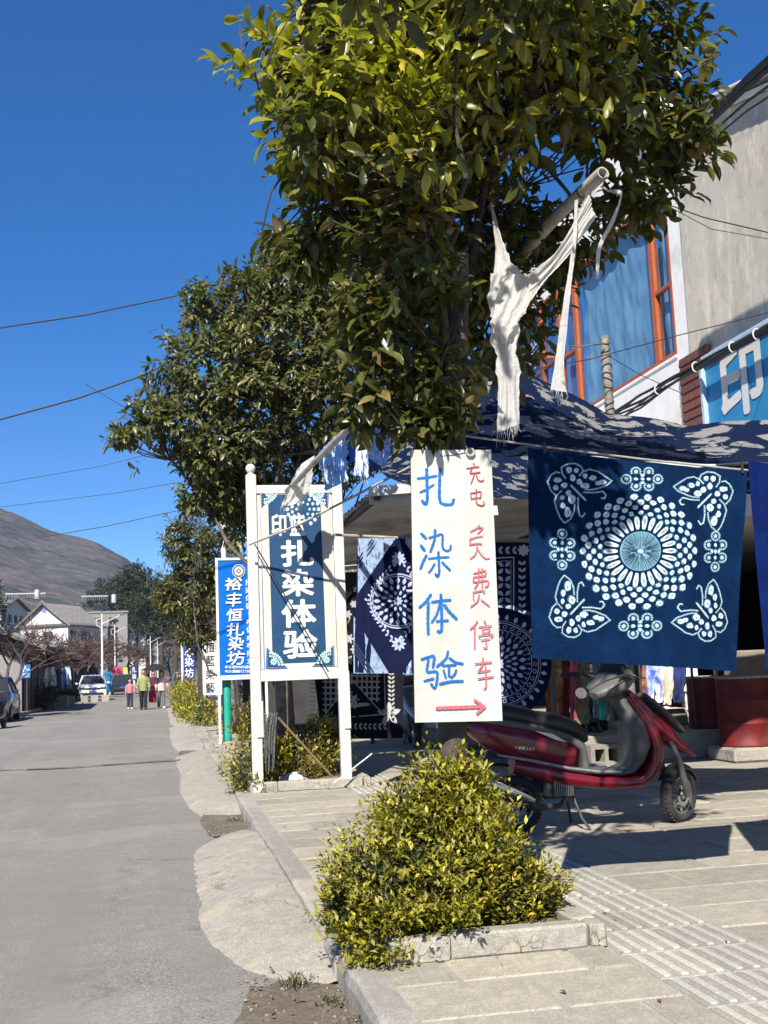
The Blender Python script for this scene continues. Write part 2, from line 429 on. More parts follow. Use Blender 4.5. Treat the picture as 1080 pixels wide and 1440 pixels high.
# concrete ramps poured between the road and the kerb
def ramp_mesh(name, y0, y1, xl, seed, mat):
    r_ = seed * 7.3; NU, NV = 34, int((y1 - y0) / (.06 if y0 < 12 else .2))
    def fn(u, v):
        y = y0 + (y1 - y0) * v
        e = min(v, 1 - v) * (y1 - y0)
        end = 1 - math.exp(-e / .5)
        left = KX - (KX - xl) * (1 + .09 * nz(y * .45, r_) + .03 * nz(y * 3, r_) + .012 * nz(y * 15, r_)) * ((.25 if seed == 1 else .65) + (.75 if seed == 1 else .35) * end)
        x = left + (KX - .012 - left) * u
        z = -.012 + (.012 + TOP * .9) * (1 - (1 - u) ** 1.7) * (.25 + .75 * end) + .016 * nz(x * 4, y * 3, r_) * min(1, u * 4) + .009 * nz(x * 13, y * 9, r_) + .004 * nz(x * 34, y * 30, r_)
        return V((x, y, max(z, -.014 if u == 0 else -.02)))
    g = MB(); g.grid(fn, NU, NV)
    return struct(g.build(name, mat, smooth=60, fix=False))
ramp_mesh('concrete_ramp', 5.55, 10.9, .2, 1, M['concrete'])
ramp_mesh('concrete_ramp', 12.1, 21.9, .22, 2, M['concrete'])
ramp_mesh('concrete_ramp', 22.3, 33.4, .2, 3, M['concrete'])
ramp_mesh('concrete_ramp', 33.6, 52.0, .25, 4, M['concrete'])
# dirt in the gaps of the ramps
for (x0, x1, y0, y1, sd) in ((.32, .83, 3.9, 5.72, 1), (.4, .83, 10.6, 12.7, 2), (.35, .83, 21.2, 22.9, 3)):
    g = MB(); c = V(((x0 + x1) / 2, (y0 + y1) / 2, .016)); ring = []
    for i in range(26):
        a = 2 * math.pi * i / 26; k_ = 1 + .22 * nz(math.cos(a) * 2, math.sin(a) * 2, sd)
        ring.append(V((min(c.x + math.cos(a) * (x1 - x0) * .55 * k_, KX - .01), c.y + math.sin(a) * (y1 - y0) * .5 * k_, .0135)))
    vs = [V((c.x, c.y, .03))] + [c.lerp(p, .55) + V((0, 0, .008)) for p in ring] + ring
    fs = [(0, 1 + i, 1 + (i + 1) % 26) for i in range(26)] + [(1 + i, 27 + i, 27 + (i + 1) % 26, 1 + (i + 1) % 26) for i in range(26)]
    g.add(vs, fs); o = g.build('dirt_patch', M['dirt'], smooth=60); o['kind'] = 'structure'
g = MB(); r_ = random.Random(9)
for i in range(430):
    if i < 220: x, y = r_.uniform(.35, .8), r_.uniform(3.9, 5.8)
    elif i < 330: x, y = r_.uniform(.4, .82), r_.uniform(10.5, 12.7)
    else: x, y = .22 + abs(r_.gauss(0, .07)) - .1, r_.uniform(4, 16)
    s = r_.uniform(.003, .009) * (1.25 if i < 330 else .8)
    g.box((x, y, .02 + s * .3), (s * 1.6, s, s), Matrix.Rotation(r_.random() * 6, 3, 'Z') @ Matrix.Rotation(r_.random(), 3, 'X'), top=.6)
o = g.build('gravel', pm('pebble', (.26, .235, .2), (.15, .135, .11), 40, .9, .1, var='island'), fix=False); o['kind'] = 'stuff'

# left pavement beyond the road
g = MB(); g.box((-10.8, 60, .04), (10, 130, .16)); struct(g.build('left_pavement', M['slab']))
g = MB()
for i in range(100): g.cbox((-5.72, -3 + i * 1.2, .05), (.14, 1.18, .17), .012)
struct(g.build('left_kerb', M['kerb']))

# ------------------------------------------------------------------ mountain
m = NM('mountain_scrub')
a1 = m.noise(.012, 9, .62); a2 = m.noise(.05, 9, .7)
vec = m.n('Mapping', {'Vector': m.co(), 'Rotation': (0, .5, 0), 'Scale': (.35, .5, 2.2)}); a3 = m.noise(.016, 9, .68, vec.outputs[0])
col = m.mix(m.ramp(a1, [(.4, 0.), (.6, 1.)]), (.12, .098, .098), (.075, .08, .068))
col = m.mix(m.ramp(a3, [(.45, 0.), (.56, .9)]), col, (.045, .055, .05))
col = m.mix(m.ramp(a2, [(.48, 0.), (.66, .75)]), col, (.2, .165, .155))
m.set(Base_Color=col, Roughness=1.); m.b.inputs['Specular IOR Level'].default_value = 0
m.bump(a2, .8, 6); M['mountain'] = m.mat
ridge = [(-900, 640), (-500, 650), (-250, 672), (-120, 690), (0, 738), (30, 749), (60, 760), (100, 772), (140, 785), (165, 794), (182, 803), (200, 822), (225, 842), (300, 862), (500, 875), (800, 872), (1200, 850), (1700, 820)]
def ridge_y(px):
    for (a, b), (c, d) in zip(ridge, ridge[1:]):
        if a <= px <= c:
            t = (px - a) / (c - a); return b + (d - b) * t
    return ridge[-1][1]
YR = 2600.
g = MB()
def mfn(u, v):
    px = -900 + 2600 * u
    top = PY(px, ridge_y(px), YR)
    s = v * 1.25
    Yd = 700 + (YR - 700) * min(s, 1) + max(0, s - 1) * 1800
    z = top.z * (math.sin(min(s, 1) * math.pi / 2) ** 1.15 if s <= 1 else 1 - (s - 1) * .8)
    x = top.x * Yd / YR
    e = math.sin(math.pi * min(s, 1)) * (1 if s < 1 else 0)
    z += e * (26 * nz(x * .0035, Yd * .0022) + 12 * nz(x * .01, Yd * .006, 3)) + 2.2 * nz(x * .03, Yd * .02, 8) * min(1, s * 3)
    return V((x, Yd, z - 3))
g.grid(mfn, 260, 90)
struct(g.build('mountain', M['mountain'], smooth=60, fix=False))
# ------------------------------------------------------------------ foliage
def leaf_mat(name, c_dark, c_light, c_odd, rough=.38, transl=.25, pos=None):
    m = NM(name)
    isl = m.n('NewGeometry').outputs['Random Per Island']; ob = m.n('ObjectInfo').outputs['Random']
    r_ = m.math('FRACT', m.math('ADD', m.math('MULTIPLY', isl, 1.).outputs[0], m.math('MULTIPLY', ob, 3.7).outputs[0]).outputs[0])
    col = m.ramp(r_, [(0, c_dark), (.55, tuple((a + b) / 2 for a, b in zip(c_dark, c_light))), (.86, c_light), (.94, c_odd)])
    col = m.mix(m.ramp(m.noise(14, 4), [(.4, 0.), (.7, .45)]), col, tuple(x * .55 for x in c_dark))
    m.set(Base_Color=col, Roughness=rough); m.b.inputs['Specular IOR Level'].default_value = .5
    m.bump(m.noise(90, 3), .12, .003)
    t = m.n('BsdfTranslucent'); m.put(t.inputs['Color'], m.mix(1., col, (1.5, 1.7, .6), 'MULTIPLY'))
    mx = m.n('MixShader', {0: transl}); m.t.links.new(m.b.outputs[0], mx.inputs[1]); m.t.links.new(t.outputs[0], mx.inputs[2])
    m.t.links.new(mx.outputs[0], m.t.nodes['Material Output'].inputs[0])
    return m.mat
M['leaf'] = leaf_mat('leaf', (.04, .05, .016), (.14, .142, .035), (.24, .16, .06), .33, .32)
M['leaf_sunlit'] = leaf_mat('leaf_sunlit', (.14, .15, .025), (.38, .35, .04), (.5, .42, .07), .35, .35)  # lighter copy of the leaf: sunlight put into the colour
M['leaf2'] = leaf_mat('leaf2', (.06, .07, .026), (.165, .168, .055), (.25, .2, .09), .35, .3)
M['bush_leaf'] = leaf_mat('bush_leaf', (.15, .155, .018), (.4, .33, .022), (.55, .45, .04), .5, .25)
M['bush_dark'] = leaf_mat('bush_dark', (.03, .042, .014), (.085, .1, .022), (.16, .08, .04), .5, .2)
M['pine'] = leaf_mat('pine', (.018, .03, .014), (.045, .06, .025), (.06, .06, .03), .7, .1)

LEAF = (np.array([(0, 0, 0), (.2, .33, .07), (.22, 0, .0), (.2, -.33, .07), (.52, .5, .06), (.54, 0, -.04), (.52, -.5, .06), (.8, .33, -.02), (.82, 0, -.1), (.8, -.33, -.02), (1, 0, -.2)], float),
        [(0, 2, 1), (0, 3, 2), (1, 2, 5, 4), (2, 3, 6, 5), (4, 5, 8, 7), (5, 6, 9, 8), (7, 8, 10), (8, 9, 10)])
LEAF_S = (np.array([(0, 0, 0), (.45, .5, .12), (.5, 0, 0), (.45, -.5, .12), (1, 0, -.06)], float), [(0, 2, 1), (0, 3, 2), (1, 2, 4), (2, 3, 4)])
def leaf_arrays(pos, d, n, L, Wd, tpl):
    tv, tf = tpl
    d = d / np.linalg.norm(d, axis=1)[:, None]
    s_ = np.cross(n, d); s_ /= np.linalg.norm(s_, axis=1)[:, None] + 1e-9
    n = np.cross(d, s_)
    P = pos[:, None, :] + d[:, None, :] * (tv[None, :, 0:1] * L[:, None, None]) + s_[:, None, :] * (tv[None, :, 1:2] * Wd[:, None, None]) + n[:, None, :] * (tv[None, :, 2:3] * L[:, None, None])
    return P, (d, s_, n)
def leaves_obj(name, P, tpl, mat, parent=None, midx=None):
    N, k, _ = P.shape; tf = tpl[1]
    me = bpy.data.meshes.new(name)
    lp = np.concatenate([np.array(f) for f in tf]); lens = np.array([len(f) for f in tf])
    me.vertices.add(N * k); me.vertices.foreach_set('co', P.reshape(-1))
    loops = (lp[None, :] + (np.arange(N) * k)[:, None]).reshape(-1)
    me.loops.add(len(loops)); me.loops.foreach_set('vertex_index', loops.astype(np.int32))
    tot = np.tile(lens, N); st = np.concatenate([[0], np.cumsum(tot)[:-1]])
    me.polygons.add(len(tot)); me.polygons.foreach_set('loop_start', st.astype(np.int32))
    me.polygons.foreach_set('use_smooth', np.ones(len(tot), bool))
    for m_ in (mat if isinstance(mat, list) else [mat]): me.materials.append(m_)
    if midx is not None: me.polygons.foreach_set('material_index', np.repeat(midx, len(tf)).astype(np.int32))
    me.update(calc_edges=True); me.validate()
    return link(name, me, parent)

def foliage_points(ells, n_tips, rng, shell=.55, lump=.22, sd=0.):
    ells = np.array(ells, float); wt = (ells[:, 3] * ells[:, 4] * ells[:, 5]) ** .72; wt /= wt.sum()
    out = []; cen = []
    while len(out) < n_tips:
        e = ells[rng.choice(len(ells), p=wt)]
        v = rng.normal(size=3); v /= np.linalg.norm(v)
        k = 1 + lump * 2 * mnoise.noise(V(v * 2.1) + V((e[0] * 3 + sd, e[1], e[2])))
        r_ = (shell + (1 - shell) * rng.random() ** .7) if rng.random() < .8 else rng.random() ** .5
        p = e[:3] + v * e[3:6] * r_ * k
        inner = any((((p - q[:3]) / (q[3:6] * .62)) ** 2).sum() < 1 for q in ells if q is not e)
        if inner and rng.random() < .6: continue
        out.append(p); cen.append(e[:3])
    return np.array(out), np.array(cen)

def rosettes(tips, outs, rng, n_leaf, L, wr, tpl, droop=.5, back=.09, spread=1.0):
    N = len(tips); k = n_leaf
    pos = []; dd = []; nn = []; Ls = []
    for i in range(N):
        o = outs[i]; a = np.cross(o, [0.1, .2, 1]); a /= np.linalg.norm(a); b = np.cross(o, a)
        kk = k + rng.integers(-2, 3); ph = rng.random() * 6.28
        for j in range(kk):
            az = ph + j * 2.4 + rng.normal() * .3; t = j / kk
            rad_ = a * math.cos(az) + b * math.sin(az)
            d = o * (1.05 - spread * (1 - t) * .75) + rad_ * (1.1 - .4 * t) + np.array([0, 0, -droop * rng.random()])
            d += rng.normal(size=3) * .22
            p = tips[i] - o * back * (1 - t) * (1.3 + rng.random()) + rad_ * .006 + rng.normal(size=3) * .012
            n = o * .6 + np.array([0, 0, .8]) - rad_ * .1 + rng.normal(size=3) * .35
            pos.append(p); dd.append(d); nn.append(n); Ls.append(L * rng.uniform(.45, 1.2))
    Ls = np.array(Ls)
    return leaf_arrays(np.array(pos), np.array(dd), np.array(nn), Ls, Ls * wr * rng.uniform(.85, 1.15, len(Ls)), tpl)

def limb(p0, p1, rng, bend=.12, n=5, lift=.15):
    p0, p1 = V(p0), V(p1); L = (p1 - p0).length; out = []
    o = V(rng.normal(size=3)) * L * bend
    for i in range(n + 1):
        t = i / n
        out.append(p0.lerp(p1, t) + o * math.sin(math.pi * t) + V((0, 0, -lift * L * math.sin(math.pi * t))) + (V(rng.normal(size=3)) * L * .02 if 0 < i < n else V()))
    return out

def make_tree(name, label, base, trunk, ells, n_tips, L, wr, seed, mats, n_leaf=8, n_limb=14, n_single=0, tpl=LEAF, group=None, twig_r=.006, droop=.5, back=.09, extra=None, barkm=None, cat='tree', sunlit_mat=None, sunlit_frac=.075, lump=.22, cull=None, route=None, lmin=0):
    rng = np.random.default_rng(seed)
    t = thing(name, label, cat, base, group=group)
    B = np.array(base)
    g = MB(); g.tube([V(p[:3]) for p in trunk], [p[3] for p in trunk], 14)
    for v_i, v_ in enumerate(g.v):
        k = 1 + .16 * nz(v_[0] * 9, v_[1] * 9 + v_[2] * 3, 2); a_ = V(v_)
        c_ = min(trunk, key=lambda q: abs(q[2] - v_[2])); g.v[v_i] = tuple(V((c_[0], c_[1], v_[2])) + (a_ - V((c_[0], c_[1], v_[2]))) * k)
    g.build('trunk', barkm or M['bark'], t, off=base, smooth=60)
    tips, cen = foliage_points(ells, n_tips, rng, sd=seed, lump=lump)
    if cull is not None: kk = np.array([not cull(p) for p in tips]); tips, cen = tips[kk], cen[kk]
    if extra is not None and len(extra): tips = np.vstack([tips, np.array(extra)]); cen = np.vstack([cen, np.tile(np.mean(cen, 0), (len(extra), 1))])
    outs = tips - cen; outs /= np.linalg.norm(outs, axis=1)[:, None] + 1e-6
    outs = outs + np.array([0, 0, .35]) + rng.normal(size=outs.shape) * .25; outs /= np.linalg.norm(outs, axis=1)[:, None]
    # limbs from the upper trunk towards spread-out tips
    g = MB(); nodes = []
    tr = np.array([p[:3] for p in trunk]); 
    idx = [int(rng.integers(len(tips)))]
    dist = np.linalg.norm(tips - tips[idx[0]], axis=1)
    if lmin: dist[(tips[:, 1] < lmin) | (tips[:, 2] < 4.0)] = 0; idx[0] = int(np.argmax(tips[:, 2]))
    if n_single: dist[tips[:, 1] < 5.1] = 0; idx[0] = int(np.argmax(tips[:, 2])); dist = np.where(dist > 0, np.linalg.norm(tips - tips[idx[0]], axis=1), 0)
    for _ in range(n_limb - 1):
        j = int(np.argmax(dist)); idx.append(j); dist = np.minimum(dist, np.linalg.norm(tips - tips[j], axis=1))
    for q, j in enumerate(idx):
        k = len(trunk) - 1 - (q % 3 if len(trunk) > 3 else 0)
        s0 = V(tr[k]); e0 = s0.lerp(V(tips[j]), .86)
        pts = limb(s0, e0, rng, .1, 7, .06)
        if route is not None: pts = route(s0, e0, pts)
        r0 = trunk[k][3] * .36
        g.tube(pts, [r0 * (1 - .82 * i / 7) for i in range(8)], 7); nodes += pts[1:]
    g.build('limbs', barkm or M['bark'], t, off=base, smooth=60)
    nd = np.array([tuple(p) for p in nodes]); g = MB()
    order = range(len(tips)) if len(tips) < 1500 else range(0, len(tips), 2)
    for i in order:
        dd = np.linalg.norm(nd - tips[i], axis=1); j = int(np.argmin(dd + (nd[:, 2] > tips[i][2]) * .2))
        a, b = V(nd[j]), V(tips[i]); mid = a.lerp(b, .5) + V((rng.normal() * .04, rng.normal() * .04, -.06 * (b - a).length + rng.normal() * .03))
        if (n_single or lmin) and (b - a).length > (.75 if n_single else .9): continue
        if lmin and b.z < 3.6 and (b - a).length > .45: continue
        if cull is not None and any(cull(a.lerp(b, f_)) for f_ in (.1, .3, .5, .7)): continue
        g.tube([a, mid, b - V(outs[i]) * .04, b + V(outs[i]) * .01], [twig_r * 1.5, twig_r, twig_r * .7, twig_r * .4], 4, cap=False)
    o = g.build('twigs', M['twig'], t, off=base, smooth=60, fix=False); o['kind'] = 'stuff'
    P, fr = rosettes(tips, outs, rng, n_leaf, L, wr, tpl, droop, back)
    mi = np.zeros(len(P), int)
    if sunlit_mat:
        c1_, c2_ = np.array(PY(660, 10, 5.1)), np.array(PY(295, 85, 5.75))  # spots around which the leaves take the sunlit colour
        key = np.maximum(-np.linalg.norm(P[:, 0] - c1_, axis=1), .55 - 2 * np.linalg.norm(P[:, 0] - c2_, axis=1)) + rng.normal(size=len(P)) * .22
        mi = (key > np.quantile(key, 1 - sunlit_frac)).astype(int)
    ml = [mats[0], sunlit_mat or mats[0]]
    if n_single:
        c = (P[:, 0, :] - np.array([0, 0, CH])) @ CM.T
        px, py = 540 + F * c[:, 0] / c[:, 2], 720 + F * c[:, 1] / c[:, 2]
        ok = (px > 5) & (px < 1075) & (py > 5)
        sc_ = c[:, 2] + np.where(ok, 0, 99) + rng.random(len(P)) * .35
        sel = np.argsort(sc_)[:n_single]
        one = {}
        for a in (0, 1):
            tv = LEAF[0].copy(); tv[:, 1] *= wr
            gm = MB(); gm.add([V(p) for p in tv], tpl[1]); me = gm.mesh('leaf', ml[a]); me.polygons.foreach_set('use_smooth', [True] * len(me.polygons)); one[a] = me
        for i in sel:
            d, s_, n = fr[0][i], fr[1][i], fr[2][i]; Li = np.linalg.norm(P[i, 2] - P[i, 0]) / .22
            o = link('leaf', one[int(mi[i])], t)
            Mx = Matrix(((d[0], s_[0], n[0], P[i, 0, 0] - B[0]), (d[1], s_[1], n[1], P[i, 0, 1] - B[1]), (d[2], s_[2], n[2], P[i, 0, 2] - B[2]), (0, 0, 0, 1)))
            o.matrix_local = Mx @ Matrix.Scale(float(Li), 4)
        keep = np.ones(len(P), bool); keep[sel] = False; P = P[keep]; mi = mi[keep]
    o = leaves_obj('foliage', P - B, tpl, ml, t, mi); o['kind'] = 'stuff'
    return t

# ---- the near street tree (trunk behind the hand-painted board)
TB = (1.52, 5.86, TOP + .02)
trunk = [(1.52, 5.86, .1, .115), (1.515, 5.86, .45, .095), (1.505, 5.86, 1.0, .083), (1.53, 5.86, 1.8, .078), (1.565, 5.86, 2.6, .085), (1.59, 5.87, 2.95, .09), (1.64, 5.92, 3.35, .075), (1.7, 5.95, 3.8, .055)]
def E5(px, py, Y, rx, ry, rz):
    p = PY(px, py, Y); return (p.x, p.y, p.z, rx, ry, rz)
ells = [E5(690, -40, 6.0, 1.15, 1.0, .85), E5(560, 110, 6.2, .8, .9, .7), E5(480, 60, 6.0, .5, .6, .5), E5(870, 110, 6.1, .62, .7, .55), E5(940, 180, 6.0, .33, .45, .33), E5(640, 290, 6.3, .72, .7, .6),
        E5(900, 270, 6.4, .3, .5, .3), E5(800, 330, 6.8, .42, .5, .3), E5(575, 430, 6.3, .35, .5, .42), E5(600, 530, 6.2, .32, .4, .26), E5(740, 120, 5.6, .7, .6, .7), E5(450, 215, 6.0, .3, .4, .3)]
extra = [tuple(PY(*q)) for q in ((300, 85, 5.7), (322, 78, 5.8), (335, 100, 5.75), (1020, 40, 5.9), (1000, 75, 5.9), (985, 110, 5.9), (1020, 200, 6.0), (1000, 230, 6.0), (1025, 185, 5.95), (330, 20, 5.9), (358, 150, 5.9), (365, 190, 5.9),
         (540, 205, 5.0), (590, 235, 5.0), (610, 225, 5.05), (605, 375, 5.2), (500, 215, 5.1), (960, 265, 6.0), (905, 330, 6.2), (860, 360, 6.3), (560, 215, 4.95), (640, 130, 5.0), (700, 20, 4.95))]
ells += [E5(540, 470, 5.75, .36, .4, .42), E5(520, 560, 5.9, .26, .35, .25), E5(650, 480, 5.9, .3, .35, .35), E5(600, 590, 5.75, .25, .25, .2), E5(430, 330, 5.9, .25, .35, .3), E5(690, 70, 5.5, .85, .5, .55), E5(600, 220, 5.45, .5, .4, .45), E5(480, 140, 5.4, .5, .5, .5), E5(660, 380, 6.9, .6, .5, .6), E5(720, 470, 7.0, .35, .4, .4)]
ells += [(1.6, 4.15, 5.2, .75, .35, .42), (2.1, 4.5, 5.4, .5, .35, .4), (1.5, 4.1, 4.3, .5, .3, .28), (.95, 4.3, 4.5, .3, .3, .22), E5(640, 400, 5.6, .25, .25, .4), E5(600, 520, 5.6, .25, .2, .3), E5(655, 560, 5.66, .14, .12, .2), E5(560, 330, 5.5, .35, .3, .4)]  # first two: unseen high crown lobes, added to shade the scooter
RAG = [PY(px, py, 5.9) for px, py in ((700, 320), (715, 370), (750, 380), (790, 350), (820, 300), (710, 430), (712, 500), (790, 420), (788, 500), (800, 350), (856, 320))]
def pole_gap(p):
    for q in RAG:
        w_ = V(p) - q; t_ = w_.dot(SUN)
        if t_ > 0 and (w_ - SUN * t_).length < .2: return True
    c = CM @ (np.array(p) - np.array([0, 0, CH])); px, py = 540 + F * c[0] / c[2], 720 + F * c[1] / c[2]
    if p[1] > 6.35: return px > 830 and 300 < py and p[1] < 9 and px < 960 and py > 400
    a, b = np.array([860., 232]), np.array([655., 440]); ab = b - a; t = np.clip(np.dot(np.array([px, py]) - a, ab) / ab.dot(ab), 0, 1); q = a + ab * t
    return math.hypot(px - q[0], py - q[1]) < 52 or (670 < px < 760 and 270 < py < 640) or (765 < px < 890 and 240 < py < 600)
def over_pole(s0, e0, pts):
    c = CM @ (np.array(e0) - np.array([0, 0, CH])); px = 540 + F * c[0] / c[2]
    if px < 665: return pts
    w1, w2 = PY(668, 330, 6.15), PY(700, 165, 6.3)
    P4 = [V(s0), w1, w2, w2.lerp(e0, .5) + V((0, 0, .05)), V(e0)]; out = []
    for i in range(8):
        k = i / 7 * 4; j = min(int(k), 3); f = k - j; out.append(P4[j].lerp(P4[j + 1], f))
    return out
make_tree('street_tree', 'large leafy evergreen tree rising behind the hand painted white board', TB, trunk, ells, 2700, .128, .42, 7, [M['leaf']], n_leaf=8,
          n_limb=16, n_single=295, extra=extra, cull=pole_gap, route=over_pole, barkm=M['bark'], sunlit_mat=M['leaf_sunlit'], sunlit_frac=.2, droop=.8, back=.11)

# ---- second street tree, behind the white framed sign
T2 = (1.5, 13.9, TOP + .02)
trunk = [(1.5, 13.9, .1, .13), (1.49, 13.9, .9, .11), (1.45, 13.9, 2.0, .1), (1.5, 13.95, 3.2, .085), (1.5, 14, 4.2, .06)]
ells = [E5(400, 470, 14, 1.0, 1.0, .95), E5(300, 520, 14, .85, .9, .7), E5(440, 400, 14.3, .75, .8, .6), E5(290, 430, 14, .4, .5, .42), E5(230, 590, 13.8, .55, .6, .42), E5(180, 610, 13.7, .3, .4, .16), E5(330, 620, 13.8, .7, .7, .45),
        E5(450, 560, 13.6, .8, .8, .7), E5(500, 450, 14.2, .7, .7, .8), E5(320, 680, 14.2, .35, .5, .3), E5(395, 350, 14.2, .32, .4, .36), E5(470, 345, 14.6, .6, .6, .6), E5(400, 375, 14.4, .5, .5, .42), E5(330, 700, 14.8, .42, .45, .35), E5(390, 650, 14.8, .7, .7, .5), E5(460, 640, 15, .7, .7, .5), E5(300, 650, 14.3, .5, .5, .35), E5(420, 410, 14.0, .7, .7, .55), E5(430, 520, 13.5, .6, .5, .6), E5(350, 560, 13.4, .6, .5, .5), E5(350, 430, 14.0, .5, .5, .5), E5(270, 700, 14.2, .22, .3, .22), E5(530, 620, 14.8, .5, .5, .35), E5(310, 700, 14.0, .4, .4, .35), E5(335, 760, 14.3, .3, .4, .35), E5(300, 640, 13.8, .5, .5, .35)]
ex2 = [tuple(PY(*q)) for q in ((160, 600, 13.7), (152, 630, 13.7), (190, 545, 13.8), (205, 530, 13.8), (388, 318, 14), (395, 335, 14), (275, 395, 14), (260, 440, 14), (345, 360, 14), (185, 665, 13.7), (250, 690, 13.8))]
make_tree('street_tree', 'wide evergreen tree growing behind the tall white framed sign', T2, trunk, ells, 3500, .13, .4, 21, [M['leaf2']], n_leaf=7, n_limb=18, n_single=0, extra=ex2, lmin=13.6, cull=lambda p: (p[1] < 13.25 and p[2] < 4.7 and .5 < p[0] < 2.6) or (p[2] < 3.1 and p[0] < 1.35), barkm=M['bark_pale'], twig_r=.007, droop=.8)

# ---- third and further street trees
T3 = (1.5, 24, TOP)
trunk = [(1.5, 24, .1, .1), (1.45, 24, 1.2, .085), (1.3, 24, 2.4, .07), (1.2, 24, 3.2, .05)]
ells = [E5(262, 760, 24, .62, .7, .6), E5(268, 830, 24, .7, .7, .75), E5(300, 790, 24.4, .8, .8, .8), E5(240, 840, 24, .4, .5, .5), E5(330, 850, 24.4, .5, .6, .6), E5(275, 890, 24, .45, .5, .35)]
make_tree('street_tree', 'slim evergreen tree standing left of the bright blue sign', T3, trunk, ells, 900, .15, .36, 5, [M['leaf2']], n_leaf=7, n_limb=12, barkm=M['bark_pale'], twig_r=.009, tpl=LEAF_S, droop=.8)
for k, (yy, lab) in enumerate(((34, 'evergreen street tree just beyond the slim one, right of the road'), (44, 'evergreen street tree above the walkers, far right of the road'), (60, 'small distant evergreen tree at the far right kerb'))):
    b = (1.5 + .2 * k, yy, TOP)
    trunk = [(b[0], yy, .1, .1), (b[0], yy, 1.5, .08), (b[0], yy, 3., .05)]
    e_ = [(b[0], yy, 3.3, 1.0, 1.0, .9), (b[0] - .4, yy, 2.7, .6, .7, .6), (b[0] + .5, yy, 4., .7, .7, .6)]
    make_tree('street_tree', lab, b, trunk, e_, 380, .2, .4, 31 + k, [M['leaf2']], n_leaf=7, n_limb=8, barkm=M['bark_pale'], twig_r=.012, tpl=LEAF_S)

# ------------------------------------------------------------------ planters and bushes
def make_planter(x0, x1, y0, y1, label, h=.115, th=.13, seed=0):
    t = thing('planter', label, 'planter', (x0, y0, TOP)); r_ = random.Random(seed)
    def stone(c, d):
        g = MB(); g.cbox((0, 0, 0), d, .012)
        for i, v_ in enumerate(g.v): g.v[i] = (v_[0] + r_.uniform(-.005, .005), v_[1] + r_.uniform(-.005, .005), v_[2] + r_.uniform(-.006, .004))
        o = g.build('edging_stone', M['planter_stone'], t, smooth=30); o.location = (c[0] - x0, c[1] - y0, c[2] - TOP); o.rotation_euler.z = r_.uniform(-.012, .012)
    z = TOP + h / 2 - .005
    xs_ = [x0, x0 + .3, x1 - .09, x1]
    for a, b in zip(xs_, xs_[1:]): stone(((a + b) / 2, y0 + th / 2, z), (b - a - .008, th, h))
    xs_ = [x0, (x0 + x1) / 2, x1]
    for a, b in zip(xs_, xs_[1:]): stone(((a + b) / 2, y1 - th / 2, z), (b - a - .008, th, h))
    ys_ = [y0 + th, (y0 + y1) / 2, y1 - th]
    for x in (x0 + th / 2, x1 - th / 2):
        for a, b in zip(ys_, ys_[1:]): stone((x, (a + b) / 2, z), (th, b - a - .008, h))
    g = MB()
    def fn(u, v): 
        x, y = x0 + th * .8 + (x1 - x0 - th * 1.6) * u, y0 + th * .8 + (y1 - y0 - th * 1.6) * v
        return V((x - x0, y - y0, h * .62 + .03 * nz(x * 6, y * 6)))
    g.grid(fn, 14, 14); o = g.build('soil', M['soil'], t, smooth=60, fix=False); o['kind'] = 'stuff'
    return t
M['planter_stone'] = ground_mat('planter_stone', (.36, .34, .29), (.22, .205, .175), (.44, .41, .35), 140, .9, 3, bump=.7, stain=(.48, .4, .27), coarse=3)
make_planter(1.0, 2.07, 5.27, 6.42, 'near square stone edged planter under the big tree')
make_planter(.98, 2.35, 12.95, 14.75, 'stone edged planter behind the legs of the white framed sign', seed=3)
make_planter(1.0, 2.3, 23.1, 24.9, 'low stone planter behind the bright blue sign', seed=5)

def make_bush(label, base, ells, n_tips, L, seed, n_leaf=9, mats=None, single=0, dark=.35, name='shrub', wr=.36, stems=26):
    rng = np.random.default_rng(seed); t = thing(name, label, 'bush', base)
    B = np.array(base)
    tips, cen = foliage_points(ells, n_tips, rng, shell=.45, lump=.42, sd=seed)
    k_ = rng.random(len(tips)) < .05; tips[k_] += (tips[k_] - cen[k_]) * rng.uniform(.1, .35, (k_.sum(), 1))
    tips = tips[tips[:, 2] > TOP + .03]
    root = np.array([base[0], base[1], base[2]])
    outs = tips - (root + np.array([0, 0, .05])); outs /= np.linalg.norm(outs, axis=1)[:, None]
    outs = outs * .7 + np.array([0, 0, .75]) + rng.normal(size=outs.shape) * .3; outs /= np.linalg.norm(outs, axis=1)[:, None]
    P, fr = rosettes(tips, outs, rng, n_leaf, L, wr, LEAF_S, .1, L * 1.7, .6)
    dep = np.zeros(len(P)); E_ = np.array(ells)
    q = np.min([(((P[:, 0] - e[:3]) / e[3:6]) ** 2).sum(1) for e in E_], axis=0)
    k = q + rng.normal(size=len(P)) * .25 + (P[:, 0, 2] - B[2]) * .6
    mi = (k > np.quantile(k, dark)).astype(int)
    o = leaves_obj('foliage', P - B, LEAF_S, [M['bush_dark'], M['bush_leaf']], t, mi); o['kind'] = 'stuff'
    g = MB()
    for i in rng.choice(len(tips), min(len(tips), stems * 6), replace=False):
        a = V(root + rng.normal(size=3) * np.array([.1, .1, .0])); b = V(tips[i])
        m_ = a.lerp(b, .5) + V((0, 0, -.05)); g.tube([a, m_, b], [.006, .004, .0015], 5, cap=False)
    o = g.build('stems', M['wood'], t, off=base, fix=False, smooth=60); o['kind'] = 'stuff'
    return t
